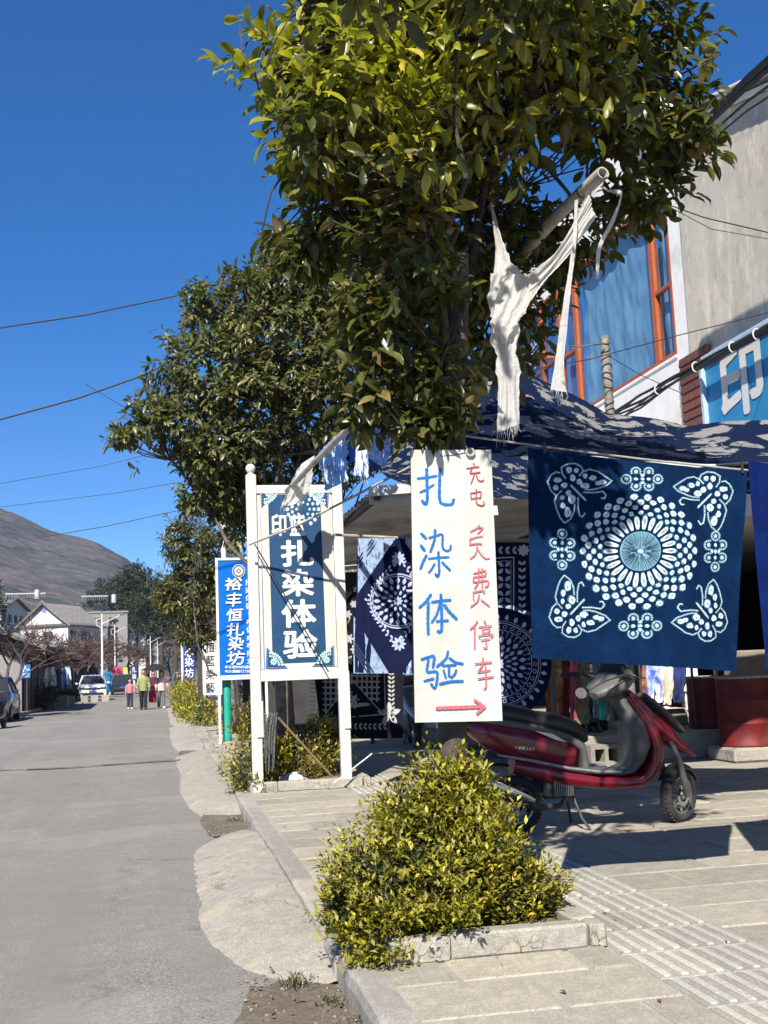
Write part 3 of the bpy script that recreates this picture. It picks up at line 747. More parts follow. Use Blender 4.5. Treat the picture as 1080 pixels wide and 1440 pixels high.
# near bush
e_ = [E5(615, 1165, 5.8, .32, .34, .33), E5(600, 1225, 5.6, .38, .36, .33), E5(515, 1240, 5.5, .25, .28, .26), E5(715, 1250, 5.75, .3, .34, .2), E5(620, 1105, 5.7, .17, .18, .2), E5(570, 1130, 5.7, .15, .2, .14), E5(665, 1080, 5.8, .08, .14, .09), E5(670, 1190, 5.8, .24, .3, .2), E5(480, 1275, 5.5, .12, .16, .12), E5(590, 1270, 5.55, .3, .2, .16), E5(760, 1245, 5.7, .12, .2, .12), E5(540, 1330, 5.25, .1, .1, .06), E5(498, 1335, 5.28, .05, .05, .05)]
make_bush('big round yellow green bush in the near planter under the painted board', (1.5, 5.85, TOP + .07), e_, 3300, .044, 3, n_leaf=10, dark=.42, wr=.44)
e_ = [E5(360, 1060, 13.7, .38, .4, .42), E5(430, 1050, 13.9, .5, .5, .4), E5(350, 1085, 13.2, .28, .3, .25), E5(455, 1040, 14.2, .3, .4, .3)]
make_bush('green and yellow bush behind the legs of the white framed sign', (1.6, 13.8, TOP + .07), e_, 1300, .065, 4, n_leaf=8, dark=.45)
e_ = [E5(262, 978, 38, .5, 3.0, .55), E5(272, 990, 34, .5, 1.6, .5), E5(258, 968, 44, .45, 3, .5), E5(285, 1000, 30, .35, .9, .4)]
make_bush('low yellow green hedge along the kerb beyond the signs', (1.35, 36, TOP), e_, 900, .15, 5, n_leaf=7, dark=.2)
e_ = [(1.6, 24, .55, .5, .8, .4)]
make_bush('small bush between the black framed sign and the green post', (1.6, 24, TOP + .05), e_, 300, .09, 6, n_leaf=7, dark=.5)
# ------------------------------------------------------------------ lettering
_gc = {}
def glyph(ch, bold=0.):
    key = (ch, bold)
    if key not in _gc:
        cu = bpy.data.curves.new('t', 'FONT'); cu.body = ch; cu.size = 1; cu.offset = bold; cu.resolution_u = 3
        ob = bpy.data.objects.new('t', cu); COL.objects.link(ob); bpy.context.view_layer.update()
        me = ob.evaluated_get(bpy.context.evaluated_depsgraph_get()).to_mesh()
        vs = [(v.co.x, v.co.y) for v in me.vertices]; fs = [tuple(p.vertices) for p in me.polygons]
        bpy.data.objects.remove(ob); bpy.data.curves.remove(cu)
        if not vs: vs = [(0, 0), (.01, 0), (0, .01)]
        xs = [v[0] for v in vs]; ys_ = [v[1] for v in vs]
        _gc[key] = (vs, fs, min(xs), max(xs), min(ys_), max(ys_))
    return _gc[key]
def put_glyph(g, ch, c, w_, h_, U=V((1, 0, 0)), W=V((0, 0, 1)), N=V((0, -1, 0)), bold=0., off=.002, jit=0, mi=0, keep=False, slant=0, _rec=False):
    vs, fs, x0, x1, y0, y1 = glyph(ch, bold if bold <= .012 else 0.)
    sx, sy = w_ / max(x1 - x0, .02), h_ / max(y1 - y0, .02)
    if keep: sx = sy = min(sx, sy)
    P = []
    fat = bold if bold > .012 else 0
    if fat and not _rec:
        for q in range(9):
            dx, dz = (0, 0) if q == 8 else (math.cos(q * .785) * fat * w_ / max(x1 - x0, .02), math.sin(q * .785) * fat * h_ / max(y1 - y0, .02))
            put_glyph(g, ch, c + U * dx + W * dz, w_ * (1 - fat * 1.6), h_ * (1 - fat * 1.6), U, W, N, 0., off + .00012 * q, jit, mi, keep, slant, True)
        return
    for i, (x, y) in enumerate(vs):
        a, b = (x - (x0 + x1) / 2) * sx, (y - (y0 + y1) / 2) * sy
        a += slant * b
        if jit: a += jit * w_ * mnoise.noise(V((x * 3, y * 3, ord(ch) % 97))); b += jit * h_ * mnoise.noise(V((x * 3, y * 3, 50 + ord(ch) % 97)))
        P.append(c + U * a + W * b + N * off)
    g.add(P, fs, mi)
def ribbon(g, pts, wd, N=V((0, -1, 0)), mi=0, seed=0, round_=True, dry=0.):
    pts = [V(p) for p in pts]
    # smooth the polyline (Catmull-Rom)
    Q = []
    ext = [pts[0] * 2 - pts[1]] + pts + [pts[-1] * 2 - pts[-2]]
    for i in range(1, len(ext) - 2):
        p0, p1, p2, p3 = ext[i - 1:i + 3]
        n_ = max(3, int((p2 - p1).length / (wd * .45)))
        for k in range(n_):
            t = k / n_
            Q.append(.5 * ((2 * p1) + (p2 - p0) * t + (2 * p0 - 5 * p1 + 4 * p2 - p3) * t * t + (3 * p1 - p0 - 3 * p2 + p3) * t ** 3) if len(pts) > 2 else p1.lerp(p2, t))
    Q.append(pts[-1]); L, R_ = [], []; K = len(Q)
    for i, q in enumerate(Q):
        t = (Q[min(i + 1, K - 1)] - Q[max(i - 1, 0)]).normalized(); s_ = t.cross(N)
        k = .5 * wd * (1 + .13 * math.sin(i * 1.7 + seed) + .1 * nz(i * .5, seed))
        L.append(q - s_ * k); R_.append(q + s_ * k)
    vs = L + R_; fs = [(i, i + 1, K + i + 1, K + i) for i in range(K - 1)]
    if round_:
        for e, q, nxt in ((0, Q[0], Q[1]), (K - 1, Q[-1], Q[-2])):
            t = (q - nxt).normalized(); s_ = t.cross(N); b = len(vs); 
            arc = [q + (s_ * math.cos(a) + t * math.sin(a)) * wd * .5 for a in [math.pi * j / 5 for j in range(6)]]
            vs += [p + N * .00004 for p in arc]; fs.append(tuple(range(b, b + 6)))
    g.add(vs, fs, mi)

# ------------------------------------------------------------------ hand painted board on the tree
YB = 5.7
def PB(px, py, off=0.): return PY(px, py, YB) + V((0, -.008 - off, 0))
m = NM('board_white')
ptc = m.n('TexVoronoi', {'Vector': m.n('Mapping', {'Vector': m.co(), 'Scale': (1., 1., .55)}), 'Scale': 9.}, distance='CHEBYCHEV')
col = m.mix(m.ramp(ptc.outputs['Color'], [(.3, 0.), (.7, 1.)], 'CONSTANT'), (.5, .49, .44), (.47, .465, .42))
col = m.mix(m.ramp(m.noise(3.2, 4), [(.45, 0.), (.62, .8)]), col, (.41, .4, .35))
m.set(Base_Color=col, Roughness=.42); m.bump(m.noise(7, 5), .25, .006); M['board_white'] = m.mat
M['board_edge'] = pm('board_edge', (.08, .075, .07), None, 20, .7)
M['tape'] = pm('tape', (.56, .54, .48), (.5, .48, .41), 30, .25, .2)
tl, tr_, br, bl = [PY(*p, YB) for p in ((577, 633), (690, 633), (706, 1013.5), (583, 1016))]
B0 = (tl + tr_ + br + bl) / 4
bd = thing('painted_board', 'white board hand painted with blue and red writing, hanging on the near tree', 'sign', B0)
g = MB(); nn_ = V((0, .016, 0))
g.grid(lambda u, v: (tl.lerp(tr_, u)).lerp(bl.lerp(br, u), v) + V((0, -.008 , 0)), 10, 30)
g.build('face_sheet', M['board_white'], bd, off=B0, smooth=True, fix=False)
g = MB(); g.prism([p + V((0, -.0072, 0)) for p in (tl, tr_, br, bl)], nn_); g.build('backing', M['board_edge'], bd, off=B0)
r_ = random.Random(2)
for px, py, w_, h_ in ((692, 718, 16, 14), (590, 962, 16, 12), (693, 948, 14, 16), (612, 1007, 14, 8), (652, 1004, 16, 6), (688, 1006, 16, 8), (672, 800, 30, 4), (600, 830, 60, 2.5)):
    g = MB(); c = PB(px, py, .0006); a = w_ * YB / F; b = h_ * YB / F
    g.poly([c + V((sx * a / 2 + r_.uniform(-.002, .002), 0, sz * b / 2)) for sx, sz in ((-1, -1), (1, -1), (1, 1), (-1, 1))])
    g.build('tape', M['tape'], bd, off=B0, fix=False)
blue = [(30, [(125, 385), (215, 375), (310, 360)]), (34, [(212, 290), (216, 480), (218, 600), (200, 648), (168, 612)]), (26, [(150, 525), (215, 492), (280, 450)]), (34, [(345, 295), (342, 480), (342, 590), (372, 642), (465, 645), (484, 600)]),
        (32, [(160, 945), (203, 990)]), (32, [(155, 1065), (188, 1110)]), (28, [(297, 905), (292, 1000), (250, 1125)]), (26, [(240, 985), (310, 965), (370, 955), (372, 1075), (405, 1115), (448, 1105), (455, 1065)]),
        (30, [(208, 1165), (175, 1230), (150, 1295)]), (26, [(235, 1195), (330, 1185), (430, 1180)]), (28, [(330, 1130), (335, 1250), (338, 1330), (322, 1380), (302, 1352)]), (24, [(290, 1250), (262, 1300), (235, 1335)]), (28, [(370, 1235), (445, 1310)])]
blue2 = [(28, [(240, 115), (190, 185), (135, 235)]), (30, [(217, 190), (213, 340), (216, 490)]), (28, [(255, 185), (340, 172), (425, 165)]), (30, [(338, 115), (345, 300), (345, 440), (330, 475), (310, 465)]), (24, [(330, 190), (300, 300), (252, 378)]), (32, [(372, 215), (425, 285), (485, 345)]), (26, [(300, 370), (402, 362)]),
         (28, [(155, 735), (210, 718), (272, 708), (262, 810)]), (26, [(217, 745), (205, 852), (255, 855), (302, 862), (292, 985), (272, 1012), (245, 975)]), (26, [(180, 945), (262, 922)]), (26, [(405, 662), (385, 730), (302, 805)]), (28, [(422, 725), (480, 765), (545, 778)]), (24, [(355, 797), (478, 790)]), (26, [(415, 797), (416, 895)]), (22, [(363, 842), (385, 912)]), (24, [(484, 840), (470, 880), (436, 910)]), (28, [(330, 972), (430, 950), (545, 945)])]
red = [(15, [(685, 232), (690, 262)]), (13, [(615, 282), (680, 272), (738, 266)]), (13, [(668, 285), (650, 330), (700, 328), (748, 322)]), (12, [(690, 345), (675, 390), (658, 435)]), (13, [(705, 330), (728, 395), (760, 412), (785, 400)]),
       (12, [(655, 530), (660, 592)]), (13, [(655, 535), (705, 525), (757, 520), (755, 580)]), (12, [(660, 588), (755, 577)]), (13, [(712, 495), (708, 600), (720, 640), (760, 658), (790, 648), (784, 615)])]
redp = [(14, [(742, 855), (720, 885), (655, 920)]), (14, [(715, 885), (775, 885), (728, 940)]), (13, [(655, 985), (645, 1025), (650, 1055)]), (12, [(650, 1000), (705, 978), (775, 966)]), (14, [(645, 1052), (720, 1042), (765, 1046)]), (12, [(722, 1050), (712, 1120), (690, 1165), (650, 1195)]), (13, [(718, 1085), (755, 1145), (800, 1190), (842, 1190)])]
redq = [(11, [(130, 240), (170, 230), (214, 222), (214, 258)]), (10, [(132, 266), (214, 256)]), (11, [(128, 268), (128, 300), (180, 296), (230, 292), (232, 325), (212, 338)]), (11, [(165, 205), (162, 300), (136, 348)]), (11, [(189, 205), (190, 342)]), (10, [(125, 375), (128, 432)]), (11, [(125, 378), (165, 368), (203, 364), (202, 380)]), (10, [(168, 392), (155, 440), (108, 480)]), (10, [(183, 430), (240, 475)]),
        (12, [(155, 585), (135, 615), (105, 642)]), (12, [(136, 622), (135, 780)]), (11, [(203, 583), (216, 600)]), (10, [(166, 627), (255, 617)]), (9, [(192, 640), (238, 634), (238, 660), (195, 666), (193, 645)]), (10, [(172, 705), (170, 690), (262, 680), (254, 702)]), (10, [(182, 722), (242, 712)]), (11, [(214, 716), (221, 775), (202, 776)]),
        (12, [(195, 850), (190, 900), (160, 952)]), (11, [(140, 892), (200, 884), (255, 880)]), (11, [(162, 952), (245, 938)]), (12, [(160, 1000), (215, 992), (268, 985)]), (12, [(212, 905), (216, 1000), (216, 1060), (203, 1072)])]
redr = [(32, [(297, 1205), (500, 1198), (740, 1188)]), (26, [(660, 1128), (752, 1190)]), (28, [(755, 1192), (685, 1252)])]
k = 0
def char_parts(name, strokes, ox, oy, sc_, groups, mat):
    global k
    i = 0
    for n_ in groups:
        g = MB()
        for wd, pts in strokes[i:i + n_]:
            ribbon(g, [PB(ox + x / sc_, oy + y / sc_, .0012 + .00012 * k) for x, y in pts], wd / sc_ * YB / F, seed=k); k += 1
        g.build(name, M[mat], bd, off=B0, fix=False); i += n_
char_parts('blue_character', blue, 570, 620, 7.2, (4, 9), 'print_blue')
char_parts('blue_character', blue2, 570, 820, 6.857, (7, 10), 'print_blue')
char_parts('red_character', red, 570, 620, 7.2, (5, 4), 'print_red')
char_parts('pale_red_character', redp, 570, 620, 7.2, (7,), 'print_red_pale')
char_parts('pale_red_character', redq, 640, 760, 5.143, (10, 8, 5), 'print_red_pale')
char_parts('red_arrow', redr, 570, 820, 6.857, (3,), 'print_red_pale')
g = MB()
g.tube([PB(619, 642), PB(618, 628) + V((0, .01, 0)), PY(622, 600, 5.74), PY(633, 578, 5.76)], .0022, 5)
g.tube([PB(619, 642), PB(640, 640, .004), PB(657, 636, .004)], .0018, 5)
g.tube([PB(657, 634), PY(650, 610, 5.74), PY(640, 575, 5.77)], .0022, 5)
g.build('hanging_wire', M['wire'], bd, off=B0, smooth=True)
c = PB(660, 637, .012); g = MB()
ringp = [c + V((math.cos(a) * .02, 0, math.sin(a) * .02)) for a in [2 * math.pi * i / 16 for i in range(17)]]
g.tube(ringp, .007, 8); g.build('hanging_ring', M['bamboo'], bd, off=B0, smooth=True)

# ------------------------------------------------------------------ tall white framed sign
YS = 13.0
def PS(px, py, off=0.): return PY(px, py, YS - off)
sg = thing('framed_sign', 'tall white framed sign with a dark blue panel and white Chinese characters on two legs', 'sign', (1.6, YS, TOP)); SO = (1.6, YS, TOP)
xl = PS(358, 900).x; xr = PS(480, 900).x; wp = .118
ztop = PS(358, 668).z; zr = PS(475, 684).z
def post(x, z1, name='post', tilt=0.):
    g = MB(); g.cbox((x, YS, (TOP + z1) / 2), (wp, .1, z1 - TOP), .008); return g.build(name, M['white_wood'], sg, off=SO)
post(xl, ztop); post(xr + .005, zr + .03)
g = MB(); g.lathe([(0, 0), (.035, .0), (.04, .012), (.03, .022), (.05, .045), (.058, .075), (.05, .105), (.03, .125), (0, .132)], (xl, YS, ztop), 16, cap=False)
g.build('finial', M['white_wood'], sg, off=SO, smooth=True)
x0, x1 = xl + wp / 2, xr - wp / 2 + .005
g = MB(); g.cbox(((x0 + x1) / 2, YS, zr - .035), (x1 - x0 - .004, .08, .1), .006); g.build('top_rail', M['white_wood'], sg, off=SO)
zb = (PS(420, 940).z + PS(420, 957).z) / 2
g = MB(); g.cbox(((x0 + x1) / 2, YS, zb), (x1 - x0 - .004, .085, .13), .006); g.build('bottom_rail', M['white_wood'], sg, off=SO)
g = MB()
for x, w_ in ((x0 + .022, .04), (x1 - .05, .09)): g.cbox((x, YS + .005, (zr - .09 + zb + .07) / 2), (w_, .05, zr - .09 - zb - .07), .005)
g.build('side_slat', M['white_wood'], sg, off=SO)
g = MB()  # splice boards on the lower posts
for x, h0, h1 in ((xl + .035, .75, 1.15), (xr + .03, .8, 1.45)): g = MB(); g.cbox((x, YS - .062, (h0 + h1) / 2), (.075, .02, h1 - h0), .003); g.build('splice_board', M['white_wood'], sg, off=SO)
pass
def PP(cx_, cy_, off=0.): return PS(360 + cx_ / 5.14, 680 + cy_ / 5.14, .03 + off)
M['sign_navy'] = pm('sign_navy', (.016, .06, .135), (.013, .05, .115), 8, .4, .06)
M['sign_cream'] = pm('sign_cream', (.58, .53, .46), (.52, .47, .4), 5, .5, .1)
M['sign_pale'] = flat('sign_pale', (.42, .62, .66))
g = MB(); g.prism([PP(28, 15), PP(530, 22), PP(572, 1330), PP(68, 1345)][::-1], (0, .012, 0)); g.build('panel', M['sign_cream'], sg, off=SO)
g = MB(); g.prism([PP(x, y, .004) for x, y in ((88, 152), (155, 78), (402, 78), (466, 152), (506, 1212), (446, 1290), (185, 1300), (118, 1222))][::-1], (0, .003, 0)); g.build('blue_field', M['sign_navy'], sg, off=SO)
g = MB(); gd = MB(); r_ = random.Random(5)
for (cx_, cy_, sx, sy) in ((32, 20, 1, 1), (527, 26, -1, 1), (70, 1340, 1, -1), (568, 1326, -1, -1)):
    g.prism([PP(cx_, cy_, .004), PP(cx_ + sx * 165, cy_, .004), PP(cx_ + sx * 60, cy_ + sy * 95, .004), PP(cx_ + sx * 6, cy_ + sy * 160, .004)], (0, .003, 0))
    def dot(x, y, rr, seg=7, el=1., an=0.):
        P = []
        for j in range(seg):
            a = 2 * math.pi * j / seg; u_, v_ = math.cos(a) * rr * el, math.sin(a) * rr
            P.append(PP(cx_ + sx * (x + u_ * math.cos(an) - v_ * math.sin(an)), cy_ + sy * (y + u_ * math.sin(an) + v_ * math.cos(an)), .0065))
        gd.poly(P)
    for q in range(13): dot(12 + q * 12, 7, 3, 5); dot(9, 12 + q * 12, 3, 5)
    for q in range(8):
        a = .1 + q * .2; dot(25 + math.cos(a) * 95, 22 + math.sin(a) * 95, 9, 6, 1.3, a); dot(25 + math.cos(a) * 72, 22 + math.sin(a) * 72, 6, 6, 1.6, a)
    for q in range(8): a = q * .785; dot(58 + math.cos(a) * 17, 52 + math.sin(a) * 17, 7, 6, 1.3, a)
    dot(58, 52, 6)
g.build('corner_ornament', M['sign_navy'], sg, off=SO); gd.build('corner_print', M['sign_pale'], sg, off=SO, fix=False)['kind'] = 'stuff'
for ch, x, y, w_, h_ in (('印', 165, 300, 108, 158), ('蓝', 298, 300, 112, 156), ('扎', 300, 503, 240, 192), ('染', 302, 716, 232, 196), ('体', 310, 938, 250, 200), ('验', 320, 1158, 248, 204)):
    g = MB(); put_glyph(g, ch, PP(x, y, .0068), w_ / 5.14 * YS / F, h_ / 5.14 * YS / F, bold=.028, off=.001)
    g.build('character', M['print_white'], sg, off=SO, fix=False)
# faint round print at the top of the panel
g = MB()
for ring_ in range(3):
    n_ = 18 - ring_ * 5; rr = 118 - ring_ * 34
    for q in range(n_):
        a = 2 * math.pi * q / n_; c = (340 + math.cos(a) * rr * .95, 185 + math.sin(a) * rr)
        if not (60 < c[1] < 300): continue
        g.poly([PP(c[0] + math.cos(b) * 11 * (1.2 - ring_ * .2), c[1] + math.sin(b) * 15 * (1 - ring_ * .15), .0062) for b in [2 * math.pi * j / 7 for j in range(7)]])
g.build('round_print', M['sign_pale'], sg, off=SO, fix=False)
g = MB(); g.tube([PS(523, 1060, .12), PS(470, 1101, .2)], .008, 6)
g.build('prop_stick', M['white_wood'], sg, off=SO)

# mop leaning on the frame
mo = thing('mop', 'grey string mop leaning upside down against the white framed sign', 'mop', PZ(476, 1104, TOP)); MO = mo.location
a, b = PZ(476, 1104, TOP) + V((0, 0, .015)), PS(388, 1006, .1)
g = MB(); g.tube([a, b], .014, 8); g.build('handle', M['wood'], mo, off=MO, smooth=True)
M['mop'] = pm('mop_yarn', (.12, .12, .12), (.04, .04, .04), 40, .95, .3, var='island')
g = MB(); r_ = random.Random(8); top = PS(385, 1006, .1)
for i in range(60):
    x = r_.uniform(-.08, .06); y = r_.uniform(-.05, .04); L = r_.uniform(.25, .62)
    g.tube([b + V((0, 0, .0)), top + V((x * .7, y, r_.uniform(-.02, .03))), top + V((x - .03, y, -.15)), top + V((x * .8 - .05, y * .8, -L))], [.009, .012, .01, .006], 4, cap=False)
g.build('yarn_head', M['mop'], mo, off=MO, fix=False, smooth=True)
# plastic bag and litter by the leg
M['bag'] = pm('plastic_bag', (.6, .6, .6), (.35, .35, .36), 14, .25, .6, 25, dist=.02, c3=(.8, .8, .8))
c = PZ(412, 1106, TOP); g = MB()
def bag(u, v):
    th, ph = 2 * math.pi * u, math.pi * v; rr = .13 * (1 + .35 * nz(math.cos(th) * 2, math.sin(th) * 2, v * 4))
    return c + V((math.cos(th) * math.sin(ph) * rr * 1.25, math.sin(th) * math.sin(ph) * rr * .9, .075 + math.cos(ph) * .075 * (1 + .5 * nz(th, ph, 3))))
g.grid(bag, 24, 14); tag(g.build('plastic_bag', M['bag'], None, smooth=20, fix=False), 'crumpled clear plastic bag on the pavement under the white framed sign', 'bag')
c = PZ(319, 1122, .03); g = MB()
g.grid(lambda u, v: c + V(((u - .5) * .13, (v - .5) * .16, .02 + .03 * abs(nz(u * 4, v * 4)))), 6, 6)
tag(g.build('paper_scrap', M['paper'], None, smooth=20, fix=False), 'crumpled white paper scrap lying in the gutter beside the kerb', 'litter')

# ------------------------------------------------------------------ bright blue sign
YQ = 22.0
M['sign_blue'] = pm('sign_blue', (.0, .12, .5), (.0, .105, .44), 6, .35, .03)
bs = thing('blue_sign', 'bright blue vertical sign with white brush characters and a round emblem', 'sign', (1.3, YQ, TOP)); BO = (1.3, YQ, TOP)
def PQ(px, py, off=0.): return PY(px, py, YQ - off)
def PC(x, y, off=0.): return PQ(270 + x / 5.14, 780 + y / 5.14, .03 + off)
tl, bl = PQ(302.5, 785), PQ(308, 957)
wq = .96
g = MB()
zc = (tl.z + bl.z) / 2; hh = tl.z - bl.z
g.cbox((tl.x + .025, YQ, zc), (.05, .06, hh), .005); g.cbox((tl.x + wq - .025, YQ, zc), (.05, .06, hh), .005)
g.build('side_frame', M['white_paint'], bs, off=BO)
g = MB(); g.cbox((tl.x + wq / 2, YQ, tl.z - .025), (wq - .102, .058, .05), .005); g.cbox((tl.x + wq / 2, YQ, bl.z + .045), (wq - .102, .058, .09), .005)
g.build('end_frame', M['white_paint'], bs, off=BO)
g = MB(); g.box((tl.x + wq / 2, YQ + .005, zc + .02), (wq - .1, .03, hh - .14)); g.build('panel', M['sign_blue'], bs, off=BO)
g = MB()
g.cbox((tl.x + .03, YQ, (bl.z + TOP) / 2), (.05, .05, bl.z - TOP), .004); g.cbox((tl.x + wq - .03, YQ, (bl.z + TOP) / 2), (.05, .05, bl.z - TOP), .004)
g.build('leg', M['white_paint'], bs, off=BO)
for ch, x, y, w_, h_ in (('裕', 300, 212, 124, 88), ('丰', 302, 325, 110, 105), ('恒', 308, 435, 112, 92), ('扎', 315, 540, 122, 92), ('染', 318, 640, 108, 98), ('坊', 315, 745, 124, 98)):
    g = MB(); put_glyph(g, ch, PC(x, y), w_ / 5.14 * YQ / F, h_ / 5.14 * YQ / F, bold=.018, jit=.06, slant=.12)
    g.build('character', M['print_white'], bs, off=BO, fix=False)
g = MB()
for i, ch in enumerate('扎染体验·布偶桌布批发'):
    y = 200 + i * 57
    put_glyph(g, ch, PC(408 + i * 1.2, y), (46 if ch != '·' else 12) / 5.14 * YQ / F, (44 if ch != '·' else 12) / 5.14 * YQ / F, bold=.014, jit=.03)
for row, txt in ((812, '联系 13988561221'), (843, '电话 15187273851')):
    x = 238
    for ch in txt:
        if ch == ' ': x += 6; continue
        w_ = 24 if ord(ch) > 200 else 12.5
        put_glyph(g, ch, PC(x + w_ / 2, row), w_ * .9 / 5.14 * YQ / F, 19 / 5.14 * YQ / F, bold=.016); x += w_ + 1.5
g.build('small_lettering', M['print_white'], bs, off=BO, fix=False)['kind'] = 'stuff'
g = MB(); gd = MB(); c = (337, 118)
def circ(g_, r0, off, n_=28, r1=None):
    if r1 is None: g_.poly([PC(c[0] + math.cos(2 * math.pi * j / n_) * r0, c[1] + math.sin(2 * math.pi * j / n_) * r0 * 1.05, off) for j in range(n_)])
circ(g, 46, .001); circ(gd, 42, .002); circ(g, 30, .003)
for s_ in (20,): gd.poly([PC(c[0] + s_, c[1], .004), PC(c[0], c[1] + s_, .004), PC(c[0] - s_, c[1], .004), PC(c[0], c[1] - s_, .004)])
g.poly([PC(c[0] + 10, c[1], .005), PC(c[0], c[1] + 10, .005), PC(c[0] - 10, c[1], .005), PC(c[0], c[1] - 10, .005)])
for q in range(20):
    a = q * .314; g.poly([PC(c[0] + math.cos(a + j) * 3 + math.cos(a) * 36, c[1] + math.sin(a + j) * 3 + math.sin(a) * 36, .003) for j in (0, 1.5, 3, 4.5)])
g.build('emblem_ring', M['print_white'], bs, off=BO, fix=False); gd.build('emblem_field', M['print_black'], bs, off=BO, fix=False)

# green post with white upper pole
YG = 22.2
gp = thing('post', 'round green post standing behind the bright blue sign, carrying a tall thin white pole', 'post', (PY(320, 1040, YG).x, YG, TOP)); GO = gp.location
g = MB(); g.lathe([(.1, 0), (.1, .02), (.085, .03), (.085, 1.42), (.06, 1.47), (0, 1.48)], (0, 0, 0), 18, cap=False); g.build('lower_post', M['green_paint'], gp, smooth=True)
a = PY(312, 640, YG); g = MB(); g.tube([(0, 0, 1.4), (0, 0, a.z + .6)], .052, 12); g.build('upper_pole', M['white_paint'], gp, smooth=True)
g = MB(); g.cbox((0, 0, -.0), (.42, .4, .06), .02); g.build('footing', M['concrete'], gp)

# black framed sign
YK = 32.
def PK(px, py, off=0.): return PY(px, py, YK - off)
ks = thing('framed_sign', 'black framed sign with a white panel and thin black characters', 'sign', (1.4, YK, TOP)); KO = (1.4, YK, TOP)
xa, xb = PK(281, 950).x, PK(331, 960).x
g = MB()
for x in (xa, xb): g.cbox((x, YK, (TOP + PK(281, 876).z) / 2), (.13, .12, PK(281, 876).z - TOP), .008)
g.build('leg', M['black_metal'], ks, off=KO)
g = MB(); g.cbox(((xa + xb) / 2, YK, PK(300, 896).z), (xb - xa + .5, .07, .1), .006); g.cbox(((xa + xb) / 2, YK, PK(300, 982).z), (xb - xa - .14, .07, .1), .006); g.build('crossbar', M['black_metal'], ks, off=KO)
g = MB(); z0 = PK(300, 893).z
g.prism([V((xa - .1 + .15, YK - .1, z0)), V((xb + .1, YK - .1, z0)), V((xb - .1, YK - .1, z0 + .42)), V((xa + .35, YK - .1, z0 + .42))], (0, .3, 0)); g.build('cap', pm('grey_cap', (.07, .07, .075)), ks, off=KO, bevel=.02)
g = MB(); zt, zb2 = PK(290, 901).z, PK(290, 978).z
g.box(((xa + xb) / 2, YK, (zt + zb2) / 2), (xb - xa - .16, .04, zt - zb2 - .02)); g.build('panel', M['print_white'], ks, off=KO)
for ch, y in (('植', 910), ('藍', 929), ('染', 948), ('藝', 967)):
    g = MB(); put_glyph(g, ch, PK(295.5, y, .03), 12.5 * YK / F, 14 * YK / F, bold=0.002); g.build('character', M['print_black'], ks, off=KO, fix=False)

# small far blue banner by the hedge
YN = 42.
def PN(px, py, off=0.): return PY(px, py, YN - off)
ns = thing('banner', 'dark blue banner with white characters on a pale pole beside the hedge', 'banner', (PN(257, 960).x, YN, TOP)); NO = (PN(257, 960).x, YN, TOP)
g = MB(); g.tube([(0, 0, 0), (0, 0, PN(257, 900).z - TOP)], .05, 8); g.build('pole', M['white_paint'], ns, smooth=True)
a, b = PN(258, 908), PN(274, 956); g = MB(); g.box(((a.x + b.x) / 2, YN, (a.z + b.z) / 2), (b.x - a.x, .04, a.z - b.z)); g.build('banner_cloth', pm('banner_navy', (.01, .03, .18)), ns, off=NO)
g = MB()
for ch, y in (('心', 917), ('染', 931), ('坊', 946)): put_glyph(g, ch, PN(266, y, .03), 12 * YN / F, 12.5 * YN / F, bold=.02, jit=.05)
g.build('lettering', M['print_white'], ns, off=NO, fix=False)
# ------------------------------------------------------------------ hanging dyed cloths
class Cloth:
    def __init__(s, px, Ys, amp=.02, fr=5, seed=0, sag=0., bow=0.):
        s.px = px; s.c = [PY(*p, y) for p, y in zip(px, Ys)]; s.amp = amp; s.fr = fr; s.seed = seed; s.sag = sag
        s.N = (s.c[1] - s.c[0]).cross(s.c[3] - s.c[0]).normalized()
        if s.N.y > 0: s.N = -s.N
    def S(s, u, v, off=0.):
        tl, tr, br, bl = s.c
        p = tl.lerp(tr, u).lerp(bl.lerp(br, u), v)
        r_ = s.amp * ((.35 + .65 * v) * math.sin(u * s.fr * 2.1 + s.seed + .6 * math.sin(v * 3 + s.seed)) + .9 * nz(u * s.fr * .8, v * 1.6, s.seed) + .35 * nz(u * s.fr * 3, v * 2.5, s.seed + 5))
        return p + s.N * (r_ + off) + V((0, 0, -s.sag * 4 * u * (1 - u) * (1 - v)))
    def uv(s, x, y):
        (x0, y0), (x1, y1), (x2, y2), (x3, y3) = s.px; u = v = .5
        for _ in range(4):
            yt, yb = y0 + (y1 - y0) * u, y3 + (y2 - y3) * u; v = (y - yt) / (yb - yt)
            xl_, xr_ = x0 + (x3 - x0) * v, x1 + (x2 - x1) * v; u = (x - xl_) / (xr_ - xl_)
        return u, v
    def P(s, x, y, off=.003):
        return s.S(*s.uv(x, y), off)
    def mesh(s, name, mat, parent=None, off=None, nu=60, nv=50, edge=0.):
        def fn(u, v):
            if edge and v > .999: v += edge * nz(u * 40, 3, s.seed)
            return s.S(u, v)
        g = MB(); g.grid(fn, nu, nv); return g.build(name, mat, parent, off=off, smooth=60, fix=False)
def blob(g, cl, x, y, rx, ry=None, a=0., n=9, jag=.12, off=.003, r_=random, mi=0):
    ry = ry or rx; P = []
    for j in range(n):
        t = 2 * math.pi * j / n; k = 1 + r_.uniform(-jag, jag)
        dx, dy_ = math.cos(t) * rx * k, math.sin(t) * ry * k
        P.append(cl.P(x + dx * math.cos(a) - dy_ * math.sin(a), y + dx * math.sin(a) + dy_ * math.cos(a), off))
    g.add(P, [tuple(range(n))[::-1]], mi)
